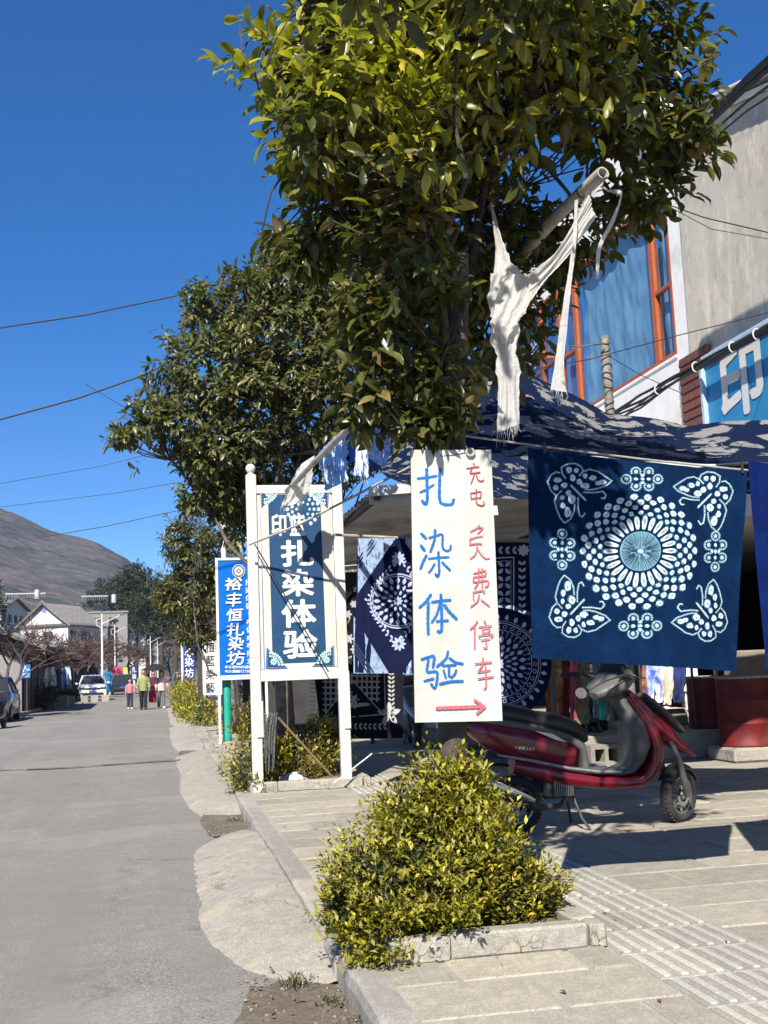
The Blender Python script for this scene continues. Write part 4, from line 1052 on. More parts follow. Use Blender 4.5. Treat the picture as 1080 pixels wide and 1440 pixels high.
def petal(g, cl, x, y, L, wd, a, off=.003, mi=0, cut=False, pointed=True):
    prof = [(0, 0), (.3, .8), (.55, 1), (.8, .65), (1, 0)] if pointed else [(0, .45), (.2, .75), (.6, 1), (.9, .8), (1, .25)]
    L_ = [(t * L, k * wd / 2) for t, k in prof]; P = L_ + [(t, -k) for t, k in L_[::-1] if k > 0 or not pointed]
    P = [(x + p * math.cos(a) - q * math.sin(a), y + p * math.sin(a) + q * math.cos(a)) for p, q in P]
    g.add([cl.P(*p, off) for p in P], [tuple(range(len(P)))[::-1]], mi)
    if cut:
        P = [(x + p * math.cos(a) - q * math.sin(a), y + p * math.sin(a) + q * math.cos(a)) for p, q in ((L * .2, wd * .04), (L * .8, 0), (L * .2, -wd * .04))]
        g.add([cl.P(*p, off + .0006) for p in P], [(2, 1, 0)], 1)
def line(g, cl, pts, wd, off=.003, mi=0, step=6.):
    Q = [pts[0]]
    for (x0, y0), (x1, y1) in zip(pts, pts[1:]):
        n_ = max(1, int(math.hypot(x1 - x0, y1 - y0) / step))
        Q += [(x0 + (x1 - x0) * k / n_, y0 + (y1 - y0) * k / n_) for k in range(1, n_ + 1)]
    A, B = [], []; K = len(Q)
    for i, (x, y) in enumerate(Q):
        a, b = Q[max(i - 1, 0)], Q[min(i + 1, K - 1)]; tx, ty = b[0] - a[0], b[1] - a[1]; l = math.hypot(tx, ty) or 1
        A.append(cl.P(x - ty / l * wd / 2, y + tx / l * wd / 2, off)); B.append(cl.P(x + ty / l * wd / 2, y - tx / l * wd / 2, off))
    g.add(A + B, [(i, i + 1, K + i + 1, K + i) for i in range(K - 1)], mi)
def circle(g, cl, x, y, r0, wd, n=40, off=.003, mi=0, a0=0, a1=2 * math.pi, ky=1.):
    line(g, cl, [(x + math.cos(a0 + (a1 - a0) * k / n) * r0, y + math.sin(a0 + (a1 - a0) * k / n) * r0 * ky) for k in range(n + 1)], wd, off, mi, 99)

def dye_mat(name, base, dark, pale, scale=1., rough=.85, sheen=.1):
    m = NM(name)
    wv = m.noise(3.2 * scale, 6, .6, dist=1.2); st = m.noise(26 * scale, 5, .7, dist=2.5)
    col = m.mix(m.ramp(wv, [(.35, 0.), (.65, 1.)]), base, dark)
    ln = m.ramp(st, [(.47, 0.), (.5, .35), (.53, 0.)]); col = m.mix(ln, col, pale)
    col = m.mix(m.ramp(m.noise(7 * scale, 4, .5, dist=3.), [(.62, 0.), (.8, .5)]), col, pale)
    m.set(Base_Color=col, Roughness=rough); m.b.inputs['Specular IOR Level'].default_value = .04
    w1 = m.noise(300, 2); b = m.math('ADD', m.math('MULTIPLY', st, .8).outputs[0], m.math('MULTIPLY', w1, .25).outputs[0])
    m.bump(b.outputs[0], .6, .006)
    return m.mat
M['indigo'] = dye_mat('indigo', (.0025, .0155, .054), (.0016, .0095, .035), (.01, .04, .1))
M['royal'] = dye_mat('royal', (.004, .014, .09), (.003, .008, .055), (.01, .03, .15))
M['navy_print'] = dye_mat('navy_print', (.009, .012, .045), (.006, .008, .03), (.013, .017, .065))
M['black_print'] = dye_mat('black_print', (.012, .012, .02), (.01, .01, .014), (.016, .018, .03))
M['dye_white'] = pm('dye_white', (.56, .62, .62), (.36, .46, .49), 60, .85, .3, 200)
M['dye_halo'] = pm('dye_halo', (.04, .17, .24), (.02, .09, .17), 50, .85, .2, 200)
M['dye_centre'] = pm('dye_centre', (.17, .34, .42), (.11, .26, .35), 40, .85, .2, 200)
M['print_pale'] = pm('print_pale', (.4, .46, .56), (.28, .34, .46), 40, .85, .2, 200)
M['dye_line'] = pm('dye_line', (.012, .03, .07), None, 40, .85)
# folds of pale blue shibori cloth
m = NM('shibori'); a1 = m.noise(9, 5, .6, dist=1.5); a2 = m.n('TexNoise', {'Vector': m.n('Mapping', {'Vector': m.co(), 'Scale': (40., 1., 12.), 'Rotation': (0, .7, 0)}), 'Scale': 1., 'Detail': 3.})
col = m.mix(m.ramp(a1, [(.35, 0.), (.7, 1.)]), (.17, .26, .42), (.34, .42, .55)); col = m.mix(m.ramp(a2, [(.56, 0.), (.64, .9)]), col, (.02, .035, .1))
m.set(Base_Color=col, Roughness=.85); m.bump(a1, .3, .005); M['shibori'] = m.mat

# big butterfly cloth
cl = Cloth([(742, 629), (1050, 662), (1040, 944), (745, 926)], [5.88, 6.02, 5.95, 5.84], .02, 4.5, 2., sag=.012)
t = thing('dyed_cloth', 'large indigo cloth with four white butterflies round a dotted medallion', 'cloth', cl.c[0]); CO = cl.c[0]
cl.mesh('fabric', M['indigo'], t, CO, edge=.004)
g = MB(); h = MB(); r_ = random.Random(3); C = (894.5, 776)
def wb(x, y, rx, ry=None, a=0., n=9, halo=1.22):
    rx *= .9; ry = (ry or rx / .9) * .9
    blob(h, cl, x, y, rx * halo + .5, ry * halo + .5, a, n, .14, .002, r_); blob(g, cl, x, y, rx, ry, a, n, .24, .0036, r_)
    if rx > 2.4: blob(g, cl, x + r_.uniform(-.4, .4), y + r_.uniform(-.4, .4), rx * .16, (ry or rx) * .3, a + r_.uniform(-.6, .6), 5, .3, .0046, r_, 1)
for q in range(26):
    a = 2 * math.pi * q / 26; L = 19 + r_.uniform(-1, 1)
    for gg, k, o_ in ((h, 1.12, .002), (g, 1., .0036)):
        petal(gg, cl, C[0] + math.cos(a) * 31, C[1] + math.sin(a) * 31, L * k, 6.9 * k, a, o_, 0, pointed=False)
    for s_ in (-1, 0, 1):
        x, y = C[0] + math.cos(a) * (36 + s_ * .1 + 4 * r_.random()), C[1] + math.sin(a) * (36 + 4 * r_.random()); line(g, cl, [(x, y), (x + math.cos(a + s_ * .15) * 9, y + math.sin(a + s_ * .15) * 9)], .35, .0046, 1)
for k, (rr, s_) in enumerate(((54.5, 3.3), (62.5, 3.7), (70.3, 4.1), (78, 4.5))):
    for q in range(26):
        a = 2 * math.pi * (q + .5 * (k % 2 == 0)) / 26; wb(C[0] + math.cos(a) * (rr + r_.uniform(-.8, .8)), C[1] + math.sin(a) * (rr + r_.uniform(-.8, .8)), s_ * r_.uniform(.92, 1.08), s_ * 1.22, a, 8, 1.12)
h2 = MB(); n_ = 40
h2.add([cl.P(C[0], C[1], .0026)] + [cl.P(C[0] + math.cos(2 * math.pi * j / n_) * 28 * k / 5, C[1] + math.sin(2 * math.pi * j / n_) * 28 * k / 5, .0026) for k in range(1, 6) for j in range(n_)], [(0, 1 + (j + 1) % n_, 1 + j) for j in range(n_)] + [(1 + (k - 1) * n_ + j, 1 + (k - 1) * n_ + (j + 1) % n_, 1 + k * n_ + (j + 1) % n_, 1 + k * n_ + j) for k in range(1, 5) for j in range(n_)])
h2.build('centre_disc', M['dye_centre'], t, off=CO, fix=False)
sp = MB()
for q in range(84):
    a = 2 * math.pi * q / 84 + r_.uniform(-.02, .02); r0 = r_.choice((4, 9, 14)); line(sp, cl, [(C[0] + math.cos(a) * r0, C[1] + math.sin(a) * r0), (C[0] + math.cos(a) * (26 + r_.uniform(-1, 1.6)), C[1] + math.sin(a) * 27)], .55, .0042, 0, 6)
sp.build('centre_rays', M['dye_line'], t, off=CO, fix=False)
blob(g, cl, C[0], C[1], 3.4, 2.6, 0, 8, .3, .005, r_)
UL = dict(paths=[[(480, 290), (520, 250), (570, 228), (640, 245), (690, 280), (755, 325), (715, 365), (640, 395), (585, 408), (525, 405)], [(385, 320), (350, 270), (345, 215), (395, 185), (455, 180), (505, 205), (522, 245), (490, 285)],
                [(300, 465), (258, 420), (233, 345), (260, 288), (300, 258), (335, 265)], [(355, 412), (305, 462), (288, 515), (312, 600), (335, 655), (370, 700), (420, 660), (445, 600), (452, 530)], [(385, 320), (345, 262)]],
          ant=[[(515, 430), (600, 433), (680, 420), (708, 452), (690, 484), (665, 478)], [(480, 468), (478, 555), (490, 628), (515, 645), (535, 612)]],
          cells=[(405, 240, 24, 30), (465, 240, 24, 24), (433, 305, 24, 34), (315, 328, 40, 24), (300, 395, 26, 26), (367, 372, 27, 27), (400, 437, 24, 26), (352, 480, 18, 24), (430, 492, 32, 42), (358, 548, 24, 30), (397, 605, 30, 48), (490, 340, 26, 28), (537, 288, 20, 24), (598, 305, 34, 26), (537, 372, 40, 28), (640, 350, 28, 20), (680, 338, 34, 24)])
def to_px(p): return (730 + p[0] / 6, 620 + p[1] / 6)
def along(pts, step):
    out = []; acc = 0
    for a, b in zip(pts, pts[1:]):
        L = math.hypot(b[0] - a[0], b[1] - a[1]); d = step - acc
        while d <= L: out.append((a[0] + (b[0] - a[0]) * d / L, a[1] + (b[1] - a[1]) * d / L)); d += step
        acc = (acc + L) % step
    return out
for mxx in (0, 1):
    for my in (0, 1):
        def T(p):
            x, y = to_px(p)
            if my: y = 2 * 773.5 - y
            if mxx: x = 2 * 899 - x - (0 if not my else 4)
            return x, y + (.06 * (x - 800) if not my else .03 * (x - 800)) * mxx
        for pa in UL['paths']:
            for p in along([T(q) for q in pa], 2.35): wb(p[0], p[1], 1.15, .95, r_.random() * 3, 6, 1.3)
        for pa in UL['ant']:
            for p in along([T(q) for q in pa], 2.1): wb(p[0], p[1], 1.1, 1., 0, 6, 1.35)
        for x, y, rx, ry in UL['cells']:
            p = T((x, y)); wb(p[0], p[1], rx / 6.2, ry / 6.2, 0, 10, 1.08)
        b0, b1 = T((418, 370)), T((540, 498)); an = math.atan2(b1[1] - b0[1], b1[0] - b0[0])
        for dd in along([b0, b1], 1.6): blob(h, cl, dd[0], dd[1], 2.6, 1.9, an, 8, .15, .002, r_); blob(g, cl, dd[0], dd[1], .8, 1.5, an, 6, .3, .0036, r_)
for cx_, cy_, vert in ((788.5, 774, 1), (1004.5, 777, 1), (897, 672, 0), (896, 881, 0)):
    def T2_(x, y): return (cx_ + x, cy_ + y) if vert else (cx_ + y, cy_ + x)
    for (x, y, rr) in ((0, -22, 6.2), (0, 22, 6.2), (-10.5, -9, 6.3), (10.5, -9, 6.3), (-10.5, 9, 6.3), (10.5, 9, 6.3)):
        for q in range(15):
            a = 2 * math.pi * q / 15; px, py = x + math.cos(a) * rr, y + math.sin(a) * rr
            if abs(px) < 7 and abs(py) < 14.5: continue
            p = T2_(px, py); wb(p[0], p[1], 1.2, 1., 0, 6, 1.6)
        p = T2_(x, y); wb(p[0], p[1], 2.7, 3, 0, 8, 1.3)
    for x, y in ((0, -9), (0, 9), (-5.5, 0), (5.5, 0), (0, 0)):
        p = T2_(x, y); wb(p[0], p[1], 2.3, 3., 0 if vert else 1.57, 8, 1.2)
h.build('dye_halo', M['dye_halo'], t, off=CO, fix=False); g.build('white_pattern', [M['dye_white'], M['dye_line']], t, off=CO, fix=False)
g = MB()
for x, y in ((763, 629), (1041, 658)): g.cbox(tuple(cl.P(x, y, .012)), (.016, .014, .07), .003)
g.build('clothes_peg', M['black_plastic'], t, off=CO)
# rope the cloth hangs from
a, b = PY(655, 615, 5.9), PY(1200, 676, 6.15)
g = MB(); g.tube([a.lerp(b, k / 12) + V((0, 0, -.02 * math.sin(math.pi * k / 12))) + V((0, .01, .01)) for k in range(13)], .006, 6)
tag(g.build('clothes_line', M['rope'], None, smooth=True), 'rope running along the front edge of the canopy and holding the butterfly cloth', 'rope')

# royal blue cloth beside it
c2 = Cloth([(1053, 648), (1190, 668), (1185, 960), (1079, 940)], [6.05, 6.2, 6.2, 6.05], .02, 7, 5.)
o = c2.mesh('dyed_cloth', M['royal']); tag(o, 'plain royal blue cloth hanging at the right edge beside the butterfly cloth', 'cloth')

# ---- cloths on the far pole
def quad_cloth(name, label, px, Y, mat, amp=.015, fr=5, seed=0, edge=.0, Ys=None):
    c = Cloth(px, Ys or [Y] * 4, amp, fr, seed); t = thing(name, label, 'cloth', c.c[0]); c.mesh('fabric', mat, t, c.c[0], edge=edge); return c, t
ca, t = quad_cloth('dyed_cloth', 'navy and pale blue cloth with a round leaf wreath left of the painted board', [(503, 757), (618, 757), (615, 948), (497, 946)], 12.0, M['navy_print'], .02, 5, 1.)
g = MB(); h = MB(); CX, CY = 559, 846
for cx_, cy_, sx, sy in ((503, 757, 1, 1), (618, 757, -1, 1), (497, 947, 1, -1), (615, 948, -1, -1)):
    w_, hh = (53, 78) if sy > 0 else (50, 80)
    h.add([ca.P(cx_ + sx * x, cy_ + sy * y, .002) for x, y in ((0, 0), (w_ * .33, 0), (w_ * .66, 0), (w_, 0), (w_ * .66, hh * .34), (w_ * .33, hh * .67), (0, hh), (0, hh * .66), (0, hh * .33))], [(0, 1, 8), (1, 2, 3, 4), (1, 4, 5, 8), (8, 5, 6, 7)])
    for k in (.38, .46, .55): line(g, ca, [(cx_ + sx * w_ * k, cy_ + sy), (cx_ + sx, cy_ + sy * hh * k)], 2.2, .0045, 1, 8)
circle(g, ca, CX, CY, 38, 1.8, 48); circle(g, ca, CX, CY, 35, 1., 48)
for rr, n_, L, wd in ((24, 20, 10, 5.2), (16, 14, 8, 4.2), (8, 10, 7, 3.6), (0, 8, 7, 3.2)):
    for q in range(n_):
        a = 2 * math.pi * (q + .5 * (rr == 16)) / n_; petal(g, ca, CX + math.cos(a) * rr, CY + math.sin(a) * rr, L, wd, a, .003 + rr * 1e-5, 0, True)
for q in range(44):
    a = 2 * math.pi * q / 44
    k = 1 / (abs(math.cos(a)) / 60 + abs(math.sin(a)) / 78); rr = k * .98 if abs(math.sin(a)) > .3 else k * .9
    x, y = CX + math.cos(a) * rr * .78, CY + math.sin(a) * rr * .82
    for s_ in (-1, 1): petal(g, ca, x, y, 6, 3.2, a + math.pi / 2 + s_ * .9, .0034, 0, True)
for cy_ in (CY - 60, CY + 60):
    for q in range(9): a = 2 * math.pi * q / 9; petal(g, ca, CX + 1 + math.cos(a) * 1.5, cy_ + math.sin(a) * 1.5, 9, 4, a, .0038, 0, True)
h.build('pale_corner', M['shibori'], t, off=ca.c[0], fix=False); g.build('leaf_print', [M['print_pale'], M['dye_line']], t, off=ca.c[0], fix=False)

cb, t = quad_cloth('dyed_cloth', 'navy cloth with columns of four petalled coins right of the painted board', [(628, 763), (748, 763), (752, 940), (632, 944)], 11.95, M['navy_print'], .015, 4, 3.)
g = MB()
line(g, cb, [(640, 788), (722, 784), (721, 930)], 1.6); line(g, cb, [(645, 793), (718, 789), (717, 930)], .6)
for cx_ in (708, 688, 668, 650):
    for k in range(7):
        y = 799 + k * 20.5
        for q in range(4): a = math.pi / 4 + q * math.pi / 2; petal(g, cb, cx_ + math.cos(a) * 2, y + math.sin(a) * 2, 10, 5.6, a, .003, 0, True)
for k in range(14):
    y = 795 + k * 10
    for s_ in (-1, 1): petal(g, cb, 734, y, 8, 4, -math.pi / 2 + s_ * .75, .003, 0, True)
for k in range(9):
    x = 640 + k * 10
    for s_ in (-1, 1): petal(g, cb, x, 774, 8, 4, s_ * .7, .003, 0, True)
for a in (0, .8, 1.6, 2.4, 3.2, 4, 4.8, 5.6): petal(g, cb, 736, 774, 9, 5, a, .0032)
g.build('coin_print', [M['print_pale'], M['dye_line']], t, off=cb.c[0], fix=False)

# round mandala cloth lower down
YD = 11.6
cd = Cloth([(618, 870), (776, 870), (776, 1016), (618, 1016)], [YD] * 4, .012, 4, 7.)
t = thing('dyed_cloth', 'dark round cloth with a white mandala, low behind the painted board', 'cloth', cd.c[0]); C = (699, 934)
g = MB(); n_ = 60; K = 10
vs = [cd.P(C[0], C[1], 0)] + [cd.P(C[0] + math.cos(2 * math.pi * j / n_) * 77 * k / K, C[1] + math.sin(2 * math.pi * j / n_) * 80 * k / K, 0) for k in range(1, K + 1) for j in range(n_)]
g.add(vs, [(0, 1 + (j + 1) % n_, 1 + j) for j in range(n_)] + [(1 + (k - 1) * n_ + j, 1 + (k - 1) * n_ + (j + 1) % n_, 1 + k * n_ + (j + 1) % n_, 1 + k * n_ + j) for k in range(1, K) for j in range(n_)])
g.build('fabric', M['navy_print'], t, off=cd.c[0], smooth=60, fix=False)
g = MB()
for rr, wd in ((58, 1.2), (48, .8), (61, .6)): circle(g, cd, *C, rr, wd, 64)
for q in range(32):
    a = 2 * math.pi * q / 32
    petal(g, cd, C[0] + math.cos(a) * 62, C[1] + math.sin(a) * 62, 9, 5.5, a); circle(g, cd, C[0] + math.cos(a) * 53, C[1] + math.sin(a) * 53, 2.6, .8, 8)
for rr, n_, L, wd in ((30, 20, 10, 6), (20, 20, 9, 4.5), (11, 14, 9, 4), (2, 10, 8, 4)):
    for q in range(n_): a = 2 * math.pi * (q + .5 * (rr % 20 > 5)) / n_; petal(g, cd, C[0] + math.cos(a) * rr, C[1] + math.sin(a) * rr, L, wd, a, .003 + .00002 * rr, 0, True)
for q in range(40):
    a = 2 * math.pi * q / 40; line(g, cd, [(C[0] + math.cos(a) * 38, C[1] + math.sin(a) * 38), (C[0] + math.cos(a) * 43, C[1] + math.sin(a) * 43)], .6); blob(g, cd, C[0] + math.cos(a) * 45, C[1] + math.sin(a) * 45, 1.3, 1.3, 0, 6)
g.build('mandala_print', [M['print_pale'], M['dye_line']], t, off=cd.c[0], fix=False)

# black cloth with coin net low on the left
cc = Cloth([(428, 832), (570, 832), (566, 1038), (452, 1040)], [15.2, 15.2, 15.0, 15.0], .03, 6, 9.)
t = thing('dyed_cloth', 'black cloth with a white coin net and vase print behind the framed sign', 'cloth', cc.c[0]); cc.mesh('fabric', M['black_print'], t, cc.c[0])
g = MB()
for i in range(11):
    for j in range(9):
        x, y = 458 + i * 7.2, 952 + j * 8
        if abs(x - 498) / 42 + abs(y - 1005) / 45 < 1 or x + y > 1515: continue
        for q in range(4): a = math.pi / 2 * q; petal(g, cc, x, y, 4.6, 2.6, a)
line(g, cc, [(456, 1012), (542, 1005), (540, 945)], 1.4); line(g, cc, [(456, 1008), (493, 957), (538, 1004)], 1.2); line(g, cc, [(492, 870), (460, 930)], 1.)
for k in range(12): 
    for s_ in (-1, 1): petal(g, cc, 550, 945 + k * 6, 6.5, 3, -math.pi / 2 + s_ * .8); petal(g, cc, 462 + k * 7, 1022, 6.5, 3, s_ * .8); petal(g, cc, 440, 935 - k * 0 + k * 6, 5, 2.4, -math.pi / 2 + s_ * .8)
for k in range(5): petal(g, cc, 547, 1005, 17, 8, -1.6 + k * 1.25)
for k in range(5):
    for s_ in (-1, 1): petal(g, cc, 498 + s_ * k * 3.5, 998 - k * 1.5, 9, 4.5, -math.pi / 2 + s_ * (.3 + k * .3))
for x, y, rr in ((489, 975, 7), (497, 985, 8), (490, 900, 8), (498, 915, 7), (488, 865, 7), (497, 850, 6), (490, 930, 7)):
    for q in range(6): a = q * 1.047; petal(g, cc, x, y, rr, 3.6, a)
g.build('coin_print', [pm('print_grey', (.42, .42, .42), (.3, .3, .31), 40, .85), M['dye_line']], t, off=cc.c[0], fix=False)

# pole that carries the two coin and wreath cloths
g = MB(); a, b = PY(470, 752, 12.05), PY(770, 764, 12.05); g.tube([a, a.lerp(b, .5) + V((0, 0, -.01)), b], .016, 8)
o = g.build('rail', M['bamboo'], None, smooth=True); o.name = 'bamboo_rail'; tag(o, 'thin horizontal bamboo rail holding the navy printed cloths behind the painted board', 'rail')
for k, (px, lab) in enumerate(((632, 'thin grey upright post at the left end of the bamboo rail'), (765, 'thin grey upright post at the right end of the bamboo rail'))):
    p = PY(px, 758, 12.1); g = MB(); g.cbox((p.x, 12.1, (TOP + p.z) / 2), (.05, .05, p.z - TOP + .1), .004); tag(g.build('rail_post', pm('steel%d' % k, (.09, .09, .09), None, 9, .5), None), lab, 'post')

# ------------------------------------------------------------------ tie-dyed canopies
def canopy_mat(name, sc_, thr, base=(.0028, .009, .032), pale=(.19, .185, .175)):
    m = NM(name)
    vo = m.n('TexVoronoi', {'Vector': m.n('VectorMath', {0: m.co(), 1: m.mix(.22, (0, 0, 0), m.noise(6, 5).outputs['Color'])}, operation='ADD').outputs[0], 'Scale': sc_})
    ring_ = m.ramp(vo.outputs['Distance'], [(.0, 0.), (.07, 0.), (.1, 1.), (.3, 1.), (.34, 0.)])
    nn = m.ramp(m.noise(13, 9, .7), [(.42, 0.), (.44, 1.)]); big = m.ramp(m.noise(1.7, 3), [(thr, 0.), (thr + .05, 1.)])
    f = m.math('MULTIPLY', m.math('MULTIPLY', ring_, nn).outputs[0], big)
    sp_ = m.ramp(m.noise(1.5 * sc_, 8, .6, dist=.5), [(.56, 0.), (.57, 1.)])
    fm = m.math('MAXIMUM', f.outputs[0], sp_)
    col = m.mix(fm, base, pale); m.set(Base_Color=col, Roughness=.9); m.b.inputs['Specular IOR Level'].default_value = .1
    m.bump(m.noise(40, 4), .1, .003)
    t = m.n('BsdfTranslucent'); m.put(t.inputs['Color'], m.mix(1., col, (.9, .9, .85), 'MULTIPLY'))
    mx = m.n('MixShader', {0: .05}); m.t.links.new(m.b.outputs[0], mx.inputs[1]); m.t.links.new(t.outputs[0], mx.inputs[2])
    m.t.links.new(mx.outputs[0], m.t.nodes['Material Output'].inputs[0]); return m.mat
M['canopy'] = canopy_mat('canopy_dye', 2.3, .33)
M['canopy2'] = canopy_mat('canopy_dye_small', 4.5, .36, pale=(.15, .15, .15))
def strip(near, far_, bulge, seed):
    # near / far: lists of (px, py, Y); returns a surface function
    def samp(L, u):
        k = u * (len(L) - 1); i = min(int(k), len(L) - 2); f = k - i; f = f * f * (3 - 2 * f) * .5 + f * .5
        return PY(*L[i]).lerp(PY(*L[i + 1]), f)
    def fn(u, v):
        p = samp(near, u).lerp(samp(far_, u), v)
        return p + V((0, 0, -bulge * math.sin(math.pi * v) * (.8 + .2 * math.sin(u * 5 + seed)) + .012 * nz(u * 7, v * 3, seed) + .008 * math.sin(u * 34 + v * 3)))
    return fn
fn = strip([(640, 652, 7.9), (742, 640, 7.7), (830, 642, 7.65), (940, 650, 7.6), (1060, 652, 7.6), (1300, 640, 7.6)], [(652, 520, 9.8), (745, 524, 9.7), (850, 579, 9.6), (965, 597, 9.3), (1080, 590, 8.9), (1290, 575, 8.9)], .08, 1)
g = MB(); g.grid(fn, 90, 30)
o = g.build('canopy', M['canopy'], None, smooth=60, fix=False); tag(o, 'large tie dyed navy and grey cloth canopy sagging over the scooter and the butterfly cloth', 'canopy')
fn = strip([(545, 672, 11.2), (610, 694, 11.), (680, 700, 10.9), (760, 702, 10.8)], [(520, 640, 12.6), (620, 600, 12.6), (690, 603, 12.5), (790, 640, 12.4)], .06, 4)
g = MB(); g.grid(fn, 50, 22)
o = g.build('canopy', M['canopy2'], None, smooth=60, fix=False); tag(o, 'small speckled dark blue canopy behind the top of the painted board', 'canopy')
fn = lambda u, v: V((4.3 + 3.5 * u, 10.2 + 2.2 * v, 3.3 + .12 * u - .1 * math.sin(math.pi * v) + .05 * nz(u * 6, v * 4, 8)))  # hidden cloth, added to cast shade on the steps and drums
g = MB(); g.grid(fn, 40, 20)
o = g.build('canopy', M['canopy2'], None, smooth=60, fix=False); tag(o, 'flat dyed cloth canopy over the steps and the red drums', 'canopy')

# ------------------------------------------------------------------ the long pole through the tree and its rags
pn, pf = PY(848, 243, 5.66), PY(403, 690, 12.6)
t = thing('long_pole', 'long grey hollow pole lashed through the near tree, open end pointing up', 'pole', pn)
g = MB(); n_ = 26
d = (pf - pn); L = d.length; dn = d.normalized(); ax = dn.orthogonal().normalized(); ay = dn.cross(ax)
pts = [pn + d * (i / n_) + V((0, 0, .03 * nz(i * .3, 1))) for i in range(n_ + 1)]
g.tube(pts, [.037 - .008 * i / n_ + (.003 if i % 4 == 0 else 0) for i in range(n_ + 1)], 16, cap=False)
g.tube([pts[0], pts[0] + dn * .12], [.029, .027], 16, cap=False)                        # the hollow inside of the open end
b = len(g.v)
for rr in (.037, .029):
    for j in range(16): g.v.append(tuple(pts[0] + (ax * math.cos(j * math.pi / 8) + ay * math.sin(j * math.pi / 8)) * rr))
for j in range(16): g.f.append((b + j, b + (j + 1) % 16, b + 16 + (j + 1) % 16, b + 16 + j)); g.m.append(0)
g.f.append(tuple(b - 16 + j for j in range(16))); g.m.append(1)  # black disc: darkness of the hollow put into its colour
M['pole_grey'] = pm('pole_grey', (.46, .44, .4), (.3, .29, .26), 7, .6, .5, 30, c3=(.2, .19, .17))
g.build('shaft', [M['pole_grey'], M['black_plastic']], t, off=pn, smooth=True, fix=False)
g = MB()
for q in (.03, .27, .5):
    c = pn + d * q
    for k in range(3): g.tube([c + dn * k * .008 + (ax * math.cos(a) + ay * math.sin(a)) * .041 for a in [2 * math.pi * j / 12 for j in range(13)]], .004, 5, cap=False)
g.build('lashing', M['wire'], t, off=pn, smooth=True)
m = NM('rag_white'); f1 = m.noise(5, 5, .6); col = m.mix(m.ramp(f1, [(.4, 0.), (.65, 1.)]), (.7, .69, .67), (.6, .59, .57)); m.set(Base_Color=col, Roughness=.85); m.bump(m.math('ADD', m.noise(9, 7, .65, dist=2.5).outputs[0], m.math('MULTIPLY', m.noise(220, 2), .12).outputs[0]).outputs[0], .7, .02)
tr_ = m.n('BsdfTranslucent'); m.put(tr_.inputs['Color'], (.75, .72, .65)); mx = m.n('MixShader', {0: .4}); m.t.links.new(m.b.outputs[0], mx.inputs[1]); m.t.links.new(tr_.outputs[0], mx.inputs[2]); m.t.links.new(mx.outputs[0], m.t.nodes['Material Output'].inputs[0]); M['rag'] = m.mat
def rag(label, L, R_, seed, folds=4, amp=.03, fray=.03, mat=None, nu=22, nv=40, cat='rag', name='rag', bel=0.):
    """a torn cloth between two edge paths (px,py,Y)"""
    def samp(P, v):
        k = v * (len(P) - 1); i = min(int(k), len(P) - 2); f = k - i
        e = [P[max(i - 1, 0)], P[i], P[i + 1], P[min(i + 2, len(P) - 1)]]
        q = [.5 * (2 * e[1][c] + (e[2][c] - e[0][c]) * f + (2 * e[0][c] - 5 * e[1][c] + 4 * e[2][c] - e[3][c]) * f * f + (3 * e[1][c] - e[0][c] - 3 * e[2][c] + e[3][c]) * f ** 3) for c in range(3)]
        return PY(*q)
    def fn(u, v):
        vv = v
        if v > .97: vv = v + fray * nz(u * 30, seed) * 1.6
        vv = min(max(vv, 0), 1)
        a, b = samp(L, vv), samp(R_, vv); w_ = (b - a).length; ee = .13 * nz(v * 9, seed, 1.) + .07 * nz(v * 31, seed, 2.)
        p = a.lerp(b, u + ee * (u - .5) * 2 * min(1, 10 * v * (1 - v)))
        return p + V((0, 1, .2)) * (amp * (.3 * math.sin(u * folds * 4 + 2.5 * math.sin(v * 5 + seed) + seed) + 1.3 * nz(u * folds * 1.6 + .8 * math.sin(v * 3), v * 2.2, seed) + .6 * nz(u * folds * 3.5, v * 6, seed)) * min(1, w_ * 6) - bel * math.sin(math.pi * u) + .3 * amp * nz(u * 12, v * 8, seed))
    g = MB(); g.grid(fn, nu, nv)
    if fray:
        r_ = random.Random(seed)
        for k in range(16):
            u = r_.random(); p = fn(u, 1.); g.tube([p, p + V((r_.uniform(-.01, .01), 0, -.03)), p + V((r_.uniform(-.02, .02), 0, -r_.uniform(.04, .09)))], [.002, .0015, .0008], 3, cap=False)
    o = g.build(name, mat or M['rag'], None, smooth=75, fix=False); tag(o, label, cat); return o
# the big torn rag slung under the pole: upper hammock part + hanging tails
rag('big white torn rag slung under the open end of the pole in a wide loop', [(692, 284, 6.0), (704, 325, 6.0), (718, 366, 5.98), (740, 384, 5.95), (774, 362, 5.85), (803, 320, 5.78), (828, 266, 5.72)],
    [(689, 286, 6.02), (697, 350, 6.02), (694, 430, 6.0), (728, 440, 5.97), (764, 398, 5.9), (800, 358, 5.82), (838, 306, 5.72)], 3, 3.2, .016, 0, bel=-.01, nu=60, nv=60)
rag('long white rag tail with a frayed end hanging left below the pole', [(690, 384, 6.0), (688, 440, 6.0), (692, 478, 6.0), (700, 530, 6.0), (699, 610, 6.0)], [(742, 392, 5.98), (736, 430, 5.98), (728, 466, 5.98), (730, 530, 5.99), (731, 596, 6.0)], 5, 2.6, .014, .025, bel=-.0, nu=50)
rag('short frayed white rag flap between the pole and the long rag tail', [(712, 380, 5.96), (697, 420, 5.96), (693, 450, 5.96), (706, 484, 5.96)], [(752, 400, 5.94), (740, 436, 5.94), (722, 460, 5.94), (711, 486, 5.96)], 9, 4, .008, .02, nu=40)
